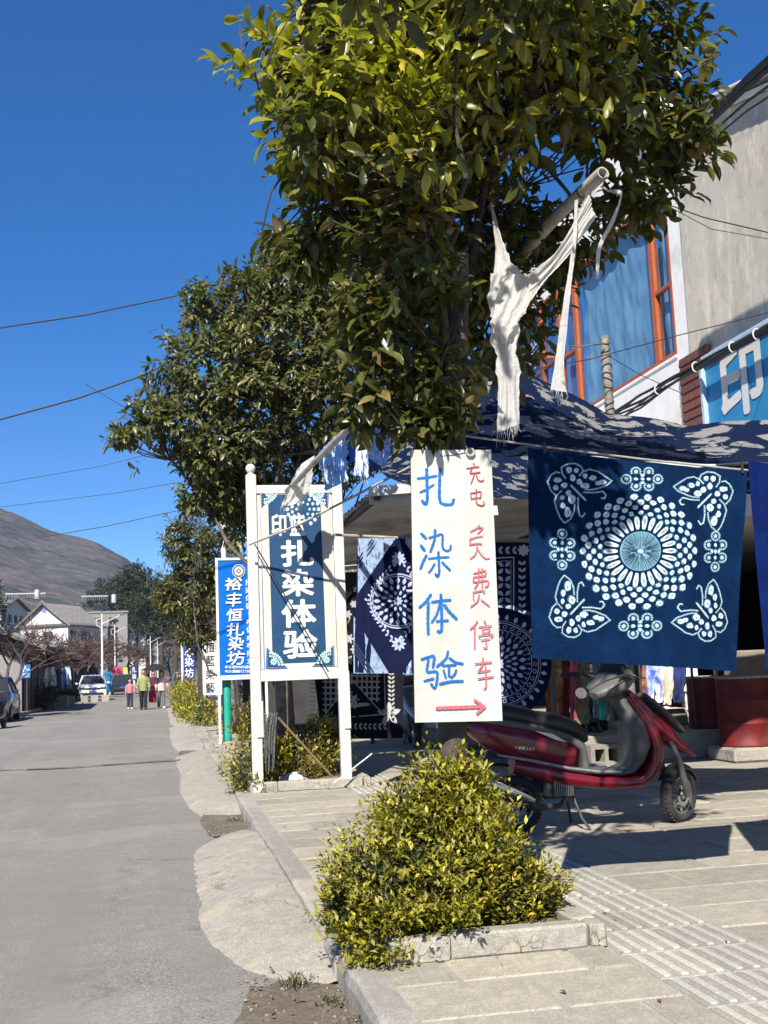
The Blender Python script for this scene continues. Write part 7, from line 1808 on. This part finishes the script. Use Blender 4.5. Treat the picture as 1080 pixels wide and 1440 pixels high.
# ------------------------------------------------------------------ houses on the left and in the distance
M['white_wall'] = pm('white_wall', (.56, .55, .53), (.46, .45, .43), 2, .9, .15, c3=(.5, .49, .46))
M['grey_wall'] = pm('grey_wall_far', (.2, .2, .21), (.15, .15, .16), 2, .9, .1)
M['brick_grey'] = pm('brick_grey', (.25, .24, .23), (.19, .185, .18), 8, .9, .2)
M['shop_dark'] = pm('shop_dark', (.035, .03, .03), (.06, .05, .045), 2, .8, .1)
def house(label, px, py, Y, w_, d_, h, rh, rz=0., wall='white_wall', eave=.5, name='house', flat_roof=False, shop=True, gable=True, windows=True, n_shop=3, zbase=0.):
    """gable end (width w_) faces the camera along local -y; ridge runs along local y. px,py: bottom middle of that end."""
    b = PY(px, py, Y); t = thing(name, label, 'house', (b.x, Y, zbase), rz)
    g = MB()
    if flat_roof: g.box((0, d_ / 2, h / 2), (w_, d_, h)); g.box((0, d_ / 2, h + .15), (w_ + .3, d_ + .3, .3))
    else:
        g.prism([(-w_ / 2, 0, 0), (w_ / 2, 0, 0), (w_ / 2, 0, h), (0, 0, h + rh), (-w_ / 2, 0, h)], (0, d_, 0))
    g.build('wall', M[wall], t)
    if not flat_roof:
        g = MB(); sl_ = math.hypot(w_ / 2 + eave, rh * (w_ / 2 + eave) / (w_ / 2)); th = math.atan2(rh, w_ / 2); n_ = int((d_ + 2 * eave) / .3)
        for s_ in (-1, 1):
            def fn(u, v, s_=s_):
                x = s_ * (w_ / 2 + eave) * v; z = h + rh - rh / (w_ / 2) * (w_ / 2 + eave) * v + .1 + .12 * v * v
                return V((x, -eave + (d_ + 2 * eave) * u, z + .05 * math.sin(u * n_ * 2 * math.pi)))
            g.grid(fn, min(n_ * 5, 240), 6)
        rf = g.build('roof', M['roof_tile'], t, smooth=40, fix=False); md = rf.modifiers.new('s', 'SOLIDIFY'); md.thickness = .14
        g = MB(); zt = h + rh + .2
        g.tube([(0, -eave - .1, zt + .25), (0, -eave + .5, zt + .08), (0, d_ / 2, zt + .02), (0, d_ + eave - .5, zt + .08), (0, d_ + eave + .1, zt + .3)], .13, 6)
        g.build('ridge', M['roof_tile'], rf, smooth=True)
        for s_ in (-1, 1):
            g = MB(); a = V((0, -eave - .02, h + rh + .14)); b_ = V((s_ * (w_ / 2 + eave), -eave - .02, h - rh * eave / (w_ / 2) + .2)); g.tube([a, a.lerp(b_, .5), b_], .11, 6); g.build('barge_edge', M['roof_tile'], rf, smooth=True)
        if gable:
            g = MB(); g.cbox((0, -.12, h - .05), (w_ + .5, .5, .16), .03); n2 = int(w_ / .3)
            for k in range(n2): g.tube([(-w_ / 2 + (k + .5) * w_ / n2, -.42, h + .02), (-w_ / 2 + (k + .5) * w_ / n2, .0, h + .12)], .09, 6)
            g.build('tile_band', M['roof_tile'], t, smooth=30)
            g = MB(); pts = [(math.cos(a_) * .55, -eave - .05, h + rh - .25 + math.sin(a_) * .5) for a_ in [math.pi * k / 8 for k in range(9)]]; g.tube(pts, .13, 6); g.build('gable_crest', M['roof_tile'], t, smooth=True)
            g = MB(); g.lathe([(0, -.02), (.28, -.02), (.28, .02), (0, .02)], (0, -.05, h + rh - .75), 14, 'y', cap=False); g.build('gable_medallion', pm('medallion', (.2, .2, .5)), t)
    if windows:
        for k in range(max(2, int(d_ / 3.2))):
            y = 1.3 + k * 3.0
            if y > d_ - 1: break
            for s_ in (-1, 1):
                for z in ((h - 1.2,) if h < 5 else (h - 1.4, h - 4.2)):
                    g = MB(); g.box((s_ * (w_ / 2 + .0), y, z), (.12, 1.4, 1.3)); wn = g.build('window', M['shop_dark'], t)
                    g = MB(); g.box((s_ * (w_ / 2 + .07), y, z), (.03, .06, 1.3)); g.box((s_ * (w_ / 2 + .07), y, z), (.02, 1.4, .06)); g.build('frame', M['white_paint'], wn)
        for k in range(int(w_ / 2.6)):
            x = -w_ / 2 + 1.3 + k * 2.6
            g = MB(); g.box((x, 0, h - 1.4 if h > 5 else 1.5), (1.2, .12, 1.2)); wn = g.build('window', M['shop_dark'], t)
            g = MB(); g.box((x, -.07, h - 1.4 if h > 5 else 1.5), (.05, .03, 1.2)); g.build('frame', M['white_paint'], wn)
    if shop:
        for k in range(n_shop):
            y = (k + .5) * d_ / n_shop
            g = MB(); g.box((w_ / 2 + .02, y, 1.35), (.12, d_ / n_shop - .6, 2.5)); g.build('opening_shade_panel', M['shop_dark'], t)  # solid panel; the shade of the opening is put into its colour
        g = MB(); g.cbox((w_ / 2 + .7, d_ / 2, 3.0), (1.6, d_, .12), .02, Matrix.Rotation(.12, 3, 'Y')); g.build('awning', M['roof_tile'], t)
    return t
house('white walled house with a grey tiled gable roof and round crest, left of the road', 62, 972, 150, 6.6, 9, 8.2, 2.7, -.4, shop=False)
house('low house with a dark tiled eave cut by the left edge of the picture', -72, 1000, 52, 6.0, 11, 3.1, 1.3, .02, 'brick_grey', eave=1.1, windows=False)
house('long low row of dark shops behind the bare trees on the left', -50, 990, 66, 5.6, 74, 3.3, 1.3, 0, 'brick_grey', eave=.9, windows=False, n_shop=16)
house('long tiled house directly behind the white gable house', 20, 968, 190, 12, 26, 12.6, 1.8, 1.35, gable=False, shop=False)
house('white flat roofed block with a water tank, right of the white gable house', 142, 966, 200, 9, 12, 12.3, 0, .0, 'brick_grey', flat_roof=True, shop=False)
house('taller white block with a stair tower farther along the road', 178, 964, 240, 8, 12, 15.5, 0, .05, flat_roof=True, shop=False)
house('small white block on the far left side of the road beside the pines', 205, 962, 270, 10, 14, 10.0, 2.5, .9, shop=False)
house('grey flat roofed house far down the road', 122, 966, 170, 6, 10, 8.6, 0, -.1, 'grey_wall', flat_roof=True, shop=False)
house('grey tiled house at the far end of the road', 212, 960, 300, 20, 14, 9.5, 4, 1.3, 'grey_wall', shop=False)
house('long shop row on the right side beyond the shed', 470, 985, 46, 9, 30, 5.4, 1.2, 0, 'white_wall', shop=False, windows=False)
# roof solar heaters and tanks
def heater(label, px, py, Y, w_=2.6):
    c = PY(px, py, Y); t = thing('solar_water_heater', label, 'water heater', c, .1)
    g = MB(); g.tube([(-w_ / 2, 0, .9), (w_ / 2, 0, .9)], .15, 12); g.build('tank', M['silver_paint'], t, smooth=50)
    g = MB()
    for k in range(14): g.tube([(-w_ / 2 + .15 + k * (w_ - .3) / 13, -.05, .8), (-w_ / 2 + .15 + k * (w_ - .3) / 13, -1.1, .1)], .04, 5)
    g.build('tubes', M['grey_wall'], t, smooth=True)
    g = MB()
    for x in (-w_ / 2 + .1, w_ / 2 - .1): g.tube([(x, 0, .9), (x, 0, -3.4)], .05, 5); g.tube([(x, -1.1, .1), (x, 0, -.3)], .04, 5)
    g.build('stand', M['grey_wall'], t)
heater('large pale solar water heater on the roof left of the gable', 36, 843, 190, 6.2)
heater('long solar water heater tank on the flat roof near the lamp post', 133, 846, 200, 4.4); heater('small solar tank on the taller white block', 185, 840, 240, 3.2)
for px, py, Y, lab in ((52, 836, 190, 'round grey water tank beside the large pale solar heater'), (160, 842, 200, 'silver water tank standing on the flat white block')):
    c = PY(px, py, Y); g = MB(); g.lathe([(0, -.7), (.42, -.7), (.42, .6), (.25, .78), (0, .8)], c, 16, cap=False); tag(g.build('water_tank', M['silver_paint'], None, smooth=50), lab, 'water tank')

# ------------------------------------------------------------------ street lamps
def lamp(label, px, ptop, pbot, Y, side=1):
    b = PY(px, pbot, Y); a = PY(px - .4, ptop, Y); t = thing('street_lamp', label, 'street lamp', (b.x, Y, .1)); H = a.z
    g = MB(); g.tube([(0, 0, 0), (0, 0, H * .5), (0, 0, H)], [.09, .075, .055], 10); g.build('mast', M['white_paint'], t, smooth=True)
    g = MB(); g.tube([(0, 0, H * .9), (side * .5, -.05, H * .94), (side * 1.2, -.1, H * 1.0)], [.035, .03, .025], 7); g.build('arm', M['white_paint'], t, smooth=True)
    g = MB(); g.cbox((side * 1.4, -.1, H * 1.01), (.5, .16, .07), .03, Matrix.Rotation(-.25 * side, 3, 'Y')); g.build('lamp_head', M['grey_plastic'], t)
    g = MB(); g.tube([(0, 0, H), (0, 0, H + .5)], .04, 6); g.build('panel_post', M['white_paint'], t)
    g = MB(); g.cbox((-.1, 0, H + .55), (.95, .6, .05), .01, Matrix.Rotation(.5, 3, 'X')); g.build('solar_panel', M['glass_dark'], t)
    g = MB(); g.tube([(0, -.05, H * .85), (-.35, -.05, H * .88), (-.38, -.05, H * .95), (0, -.05, H * .97)], .03, 6); g.build('bracket', M['white_paint'], t, smooth=True)
lamp('white street lamp with a solar panel beside the white SUV', 144, 868, 962, 78)
lamp('second white street lamp, farther down the left kerb', 162, 882, 960, 120)
lamp('distant white street lamp near the far end of the road, left one of two', 212, 898, 958, 150); lamp('distant white street lamp near the far end of the road, right one of two', 222, 903, 958, 175)

# ------------------------------------------------------------------ bare cherry trees along the left kerb
def bare_tree(label, px, Y, H, W_, seed, depth=5, r0=.13, rmin=.011):
    b = PY(px, 975, Y); t = thing('bare_tree', label, 'tree', (b.x, Y, .12)); rr = random.Random(seed)
    tk = MB(); br = MB()
    def grow(p, d, L, r_, lev):
        n_ = 3; pts = [p]; q = p.copy(); dd = d.copy()
        for _ in range(n_):
            dd = (dd + V((rr.gauss(0, .16), rr.gauss(0, .16), rr.gauss(.02, .1)))).normalized(); q = q + dd * L / n_; pts.append(q.copy())
        (tk if lev == 0 else br).tube(pts, [r_, r_ * .88, r_ * .76, r_ * .62], 6 if lev < 2 else 4 if lev < 4 else 3, cap=False)
        if lev >= depth: return
        for k in range(3 if lev < 2 else rr.choice((2, 3, 3))):
            a = rr.random() * 6.28; sp = rr.uniform(.45, .95) if lev else rr.uniform(.6, 1.0)
            ax = V((math.cos(a), math.sin(a), 0)); nd = (dd + ax * sp * W_ / H * 1.7 + V((0, 0, .12 - .05 * lev))).normalized()
            grow(q if k else pts[2], nd, L * rr.uniform(.68, .88), max(r_ * .6, rmin), lev + 1)
    grow(V((0, 0, 0)), V((rr.gauss(0, .1), 0, 1)).normalized(), H * .27, r0, 0)
    tk.build('trunk', M['bark'], t, smooth=60, fix=False); o = br.build('branches', M['bare_twig'], t, smooth=60, fix=False); o['kind'] = 'stuff'
XT = -6.5
def pxt(Y, x=XT): return 225 + x / Y * F
for k, (x, Y, H, lab) in enumerate(((XT, 46, 4.2, 'bare tree by the low tiled house at the left edge'), (XT, 60, 4.6, 'bare dark branched tree beside the parking sign, nearest of the leafless row'), (XT, 71, 5, 'bare leafless tree just left of the white SUV'), (XT, 83, 5.4, 'bare reddish tree directly behind the white SUV'),
        (XT, 96, 5.6, 'bare tree between the white SUV and the near street lamp'), (XT, 111, 6, 'bare tree right of the near white street lamp'), (XT, 128, 6.4, 'bare twiggy tree behind the black car'), (XT, 150, 7.2, 'bare reddish tree before the far dark blue banner'), (XT + .5, 178, 8.4, 'bare tree near the far street lamps'),
        (XT + 2, 215, 10.5, 'bare tree at the far left end of the road'), (-1.5, 255, 12.5, 'bare tree closing the far end of the road'), (2.5, 250, 12, 'bare tree at the far right end of the road'), (5.5, 200, 10, 'bare tree behind the far hedge on the right'), (5, 130, 7.5, 'bare reddish tree above the hedge on the right'))):
    bare_tree(lab, pxt(Y, x), Y, H * 1.05, H * .72, 100 + k, 6, .1 + Y * .0008, .006 + Y * .00019)

# dark conifers on the rise behind the houses, as clumped crowns
def conifer(label, px, ptop, Y, W_, seed, zb=3.):
    a = PY(px, ptop, Y); rng = np.random.default_rng(seed); H = a.z
    t = thing('conifer', label, 'tree', (a.x, Y, 0)); g = MB(); g.tube([(0, 0, 0), (.1, 0, H * .5), (0, 0, H * .93)], [.5, .35, .12], 8); g.build('trunk', M['bark'], t, smooth=True)
    ells = [(rng.normal() * W_ * .22, rng.normal() * 1.5, H * (.5 + .45 * k / 8), W_ * rng.uniform(.2, .4), 2.2, H * .09) for k in range(9)]
    tips, cen = foliage_points(ells, 620, rng, sd=seed, lump=.35); outs = tips - cen; outs /= np.linalg.norm(outs, axis=1)[:, None] + 1e-6
    P, _ = rosettes(tips, outs, rng, 7, .75, .3, LEAF_S, .1, .3, 1.)
    o = leaves_obj('foliage', P, LEAF_S, M['pine'], t); o['kind'] = 'stuff'
for k, (px, pt, Y, W_, lab) in enumerate(((170, 806, 240, 9, 'dark conifer behind the white blocks, leftmost of the dark trees'), (190, 797, 235, 9, 'tall dark conifer rising above the stair tower'), (207, 795, 225, 10, 'broad dark conifer left of the slim evergreen street tree'), (225, 806, 220, 10, 'dark conifer partly behind the slim evergreen street tree'), (158, 818, 260, 7, 'small dark conifer at the foot of the mountain slope'), (245, 815, 210, 9, 'dark tree mostly hidden by the slim evergreen street tree'), (262, 820, 205, 9, 'dark tree behind the bright blue sign'))):
    conifer(lab, px, pt, Y, W_, 300 + k)
# conifer twig entering at the left edge
rng = np.random.default_rng(9); a = PY(-22, 835, 46)
t = thing('conifer', 'dark feathery tree poking in at the left edge above the low tiled house', 'tree', (a.x, 46, 0)); g = MB(); g.tube([(0, 0, 0), (0, 0, a.z)], [.2, .06], 8); g.build('trunk', M['bark'], t, smooth=True)
tips, cen = foliage_points([(0, 0, a.z + .2, .75, .7, .35), (0, 0, a.z - .5, .9, .8, .4), (-.2, 0, a.z + 1.0, .4, .5, .4), (0, 0, a.z - 1.2, .8, .8, .4)], 260, rng); outs = tips - cen; outs /= np.linalg.norm(outs, axis=1)[:, None]
P, _ = rosettes(tips, outs, rng, 9, .3, .2, LEAF_S, .1, .15, 1.); o = leaves_obj('foliage', P, LEAF_S, M['pine'], t); o['kind'] = 'stuff'

# ------------------------------------------------------------------ small things on the left pavement
p = PZ(38, 1000, .13); t = thing('parking_sign', 'blue parking sign with a white letter P on a thin post', 'sign', (p.x, p.y, .13))
a, b = PY(29.5, 935, p.y), PY(43, 953.5, p.y)
g = MB(); g.tube([(0, 0, 0), (0, 0, a.z - .13 + .05)], .04, 8); g.build('post', M['black_metal'], t, smooth=True)
g = MB(); g.cbox(((a.x + b.x) / 2 - p.x, -.06, (a.z + b.z) / 2 - .13), (b.x - a.x, .03, a.z - b.z), .01); g.build('plate', flat('sign_blue_far', (.02, .16, .45), .4), t)
g = MB(); w_, h_ = b.x - a.x, a.z - b.z; c = V(((a.x + b.x) / 2 - p.x, -.08, (a.z + b.z) / 2 - .13))
put_glyph(g, 'P', c + V((-.12 * w_, 0, .2 * h_)), .28 * w_, .45 * h_, bold=.03)
for k, ch in enumerate('停车场'): put_glyph(g, ch, c + V(((-.26 + k * .26) * w_, 0, -.2 * h_)), .22 * w_, .2 * h_, bold=.01)
for k, ch in enumerate('50m'): put_glyph(g, ch, c + V(((.14 + k * .11) * w_, 0, .12 * h_)), .1 * w_, .16 * h_, bold=.01)
g.box(tuple(c + V((0, -.001, -.38 * h_))), (.7 * w_, .002, .03 * h_)); g.build('lettering', M['print_white'], t, fix=False)
p = on_road(60, 998); t = thing('traffic_cone', 'red and white traffic cone at the left kerb', 'cone', (p[0], p[1], .0)); t.location.z = .14 if p[0] < -5.7 else 0
g = MB(); g.cbox((0, 0, .02), (.36, .36, .04), .01); g.lathe([(.13, .04), (.1, .2)], (0, 0, 0), 14, cap=False); g.lathe([(.075, .36), (.05, .5)], (0, 0, 0), 14, cap=False); g.lathe([(.035, .6), (.02, .7), (0, .7)], (0, 0, 0), 14, cap=False); g.build('cone_body', pm('cone_red', (.5, .03, .02)), t, smooth=50)
g = MB(); g.lathe([(.1, .2), (.075, .36)], (0, 0, 0), 14, cap=False); g.lathe([(.05, .5), (.035, .6)], (0, 0, 0), 14, cap=False); g.build('cone_band', M['print_white'], t, smooth=50)
def box_thing(name, label, cat, px, py, w_, d_, h_, mat, rz=0., bevel=.02):
    p = on_road(px, py); z = .14 if p[0] < -5.65 else 0
    g = MB(); g.cbox((0, 0, h_ / 2), (w_, d_, h_), bevel); o = g.build(name, mat); o.location = (p[0], p[1], z); o.rotation_euler.z = rz; tag(o, label, cat)
cart = pm('cardboard', (.34, .26, .17), (.28, .2, .13), 4, .9)
box_thing('crate', 'tan box standing on the left kerb right of the cone', 'box', 83, 995, .9, .7, .62, cart)
box_thing('stone_block', 'low pale stone at the kerb between the cone and the tan box', 'block', 70, 997, .55, .4, .24, M['kerb'], .3)
box_thing('crate', 'small brown box nearer to the white SUV, next to the tan box', 'box', 97, 992, .6, .5, .5, cart, .2)
for k, px in enumerate((119, 133, 148)): box_thing('stone_block', ('left', 'middle', 'right')[k] + ' one of the three pale kerb stones in front of the white SUV', 'block', px, 989 - k, .42, .35, .4, M['kerb'], .1 * k)
def far_banner(label, x0, y0, x1, y1, Y, mat, text=''):
    a, b = PY(x0, y0, Y), PY(x1, y1, Y); t = thing('banner', label, 'banner', ((a.x + b.x) / 2, Y, .1)); w_, h_ = b.x - a.x, a.z - b.z
    g = MB(); g.cbox((0, 0, a.z - .1 - h_ / 2), (w_, .2, h_), .03); g.build('panel', mat, t)
    g = MB(); g.cbox((0, .02, (b.z) / 2 + .0), (.12, .1, b.z - .05 if b.z > .2 else .1), .01); g.build('stand', M['white_paint'], t)
    if text:
        g = MB()
        for k, ch in enumerate(text): put_glyph(g, ch, V((0, -.11, a.z - .1 - h_ * (k + .5) / len(text))), w_ * .62, h_ / len(text) * .8, bold=.02)
        g.build('lettering', M['print_white'], t, fix=False)
nb = flat('banner_dark', (.01, .02, .12)); tb_ = flat('banner_teal', (.02, .25, .45), .8, .5, 1.5)
far_banner('narrow dark blue banner with white characters near the walking child', 184, 937, 193.5, 956, 84, nb, '扎染')
far_banner('teal blue printed banner right of the near street lamp', 150, 945, 158, 972, 86, tb_); far_banner('second teal banner, a little farther left of the first', 145, 946, 149.5, 970, 90, tb_)
# clothes and plants outside the left shops
r_ = random.Random(12)
for k, (px, Y, c_, lab) in enumerate(((28, 60, (.02, .06, .2), 'dark blue cloth hanging outside the left edge shop'), (68, 70, (.55, .55, .5), 'pale dress hanging outside the gable house'), (83, 74, (.1, .2, .4), 'blue dress on display left of the white SUV'), (90, 75, (.4, .5, .6), 'light blue dress on display left of the white SUV'), (166, 98, (.45, .05, .1), 'crimson cloth outside the shops behind the black car'), (173, 100, (.5, .5, .1), 'yellow cloth outside the shops behind the black car'))):
    b = PY(px, 965, Y); mt = pm('far_cloth%d' % k, c_, tuple(min(1, x * 1.8) for x in c_), 3, .85)
    c = V((b.x, Y, 2.2)); g = MB(); sd = k
    g.grid(lambda u, v: c + V(((u - .5) * (.75 + .3 * v), .08 * math.sin(u * 14 + sd), -1.5 * v)), 16, 6); tag(g.build('hanging_cloth', mt, None, smooth=60, fix=False), lab, 'cloth')
    g = MB(); g.tube([(b.x - .6, Y + .05, .1), (b.x - .6, Y + .05, 2.25), (b.x + .6, Y + .05, 2.25), (b.x + .6, Y + .05, .1)], .025, 6); tag(g.build('display_rail', M['black_metal']), 'thin rail carrying the ' + lab.split(' outside')[0].split(' on display')[0].split(' hanging')[0], 'rack')
e_ = [(PY(93, 975, 66).x, 66, .7, .8, .8, .5)]
make_bush('dark green potted shrubs left of the white SUV', (e_[0][0], 66, .12), e_, 240, .2, 71, n_leaf=6, dark=.9)
e_ = [(PY(52, 985, 58).x, 58, .9, 1.1, .9, .7)]
make_bush('dark shrub under the nearest bare tree by the parking sign', (e_[0][0], 58, .12), e_, 260, .2, 72, n_leaf=6, dark=1.)

# weeds, leaf litter
g = MB(); r_ = random.Random(31)
for cx_, cy_, n_, s_ in ((.6, 5.55, 40, .09), (.74, 5.2, 26, .07), (.7, 11.6, 30, .08), (.78, 4.9, 14, .06), (1.1, 23, 30, .2)):
    for _ in range(n_):
        x, y = cx_ + r_.gauss(0, .035), cy_ + r_.gauss(0, .04); a = r_.random() * 6.28; l = s_ * r_.uniform(.4, 1)
        p0 = V((x, y, .02)); p1 = p0 + V((math.cos(a) * l * .3, math.sin(a) * l * .3, l * .6)); p2 = p0 + V((math.cos(a) * l * .8, math.sin(a) * l * .8, l * .7)); s = V((-math.sin(a), math.cos(a), 0)) * .003
        g.add([p0 - s, p0 + s, p1 + s, p1 - s, p2], [(0, 1, 2, 3), (3, 2, 4)])
o = g.build('weeds', M['bush_dark'], None, fix=False); o['kind'] = 'stuff'
rng = np.random.default_rng(77); n_ = 260
pos = np.concatenate([np.stack([rng.uniform(.35, .82, 90), rng.uniform(4.0, 5.9, 90), np.full(90, .03)], 1), np.stack([rng.uniform(1.1, 1.95, 110), rng.uniform(5.35, 6.3, 110), np.full(110, TOP + .11)], 1), np.stack([rng.uniform(.9, 4, 60), rng.uniform(4.2, 12, 60), np.full(60, TOP + .008)], 1)])
d = rng.normal(size=(n_, 3)); d[:, 2] *= .15; nn = np.tile([0, 0, 1.], (n_, 1)) + rng.normal(size=(n_, 3)) * .25; L = rng.uniform(.015, .05, n_)
P, _ = leaf_arrays(pos, d, nn, L, L * .45, LEAF_S)
o = leaves_obj('fallen_leaves', P, LEAF_S, leaf_mat('dead_leaf', (.1, .06, .03), (.26, .17, .08), (.35, .28, .1), .8, .1)); o['kind'] = 'stuff'
print('objects', len(bpy.data.objects), 'tris', sum(sum(len(p.vertices) - 2 for p in m.polygons) for m in bpy.data.meshes))

# ------------------------------------------------------------------ air
g = MB(); g.box((0, 1575, 320), (7000, 3750, 642.4))
m = bpy.data.materials.new('haze'); m.use_nodes = True; n_ = m.node_tree.nodes; n_.remove(n_['Principled BSDF'])
pv = n_.new('ShaderNodeVolumePrincipled'); pv.inputs['Color'].default_value = (.5, .66, 1, 1); pv.inputs['Density'].default_value = .00008; pv.inputs['Anisotropy'].default_value = .0
m.node_tree.links.new(pv.outputs[0], n_['Material Output'].inputs['Volume'])
o = g.build('haze', m); o['kind'] = 'stuff'
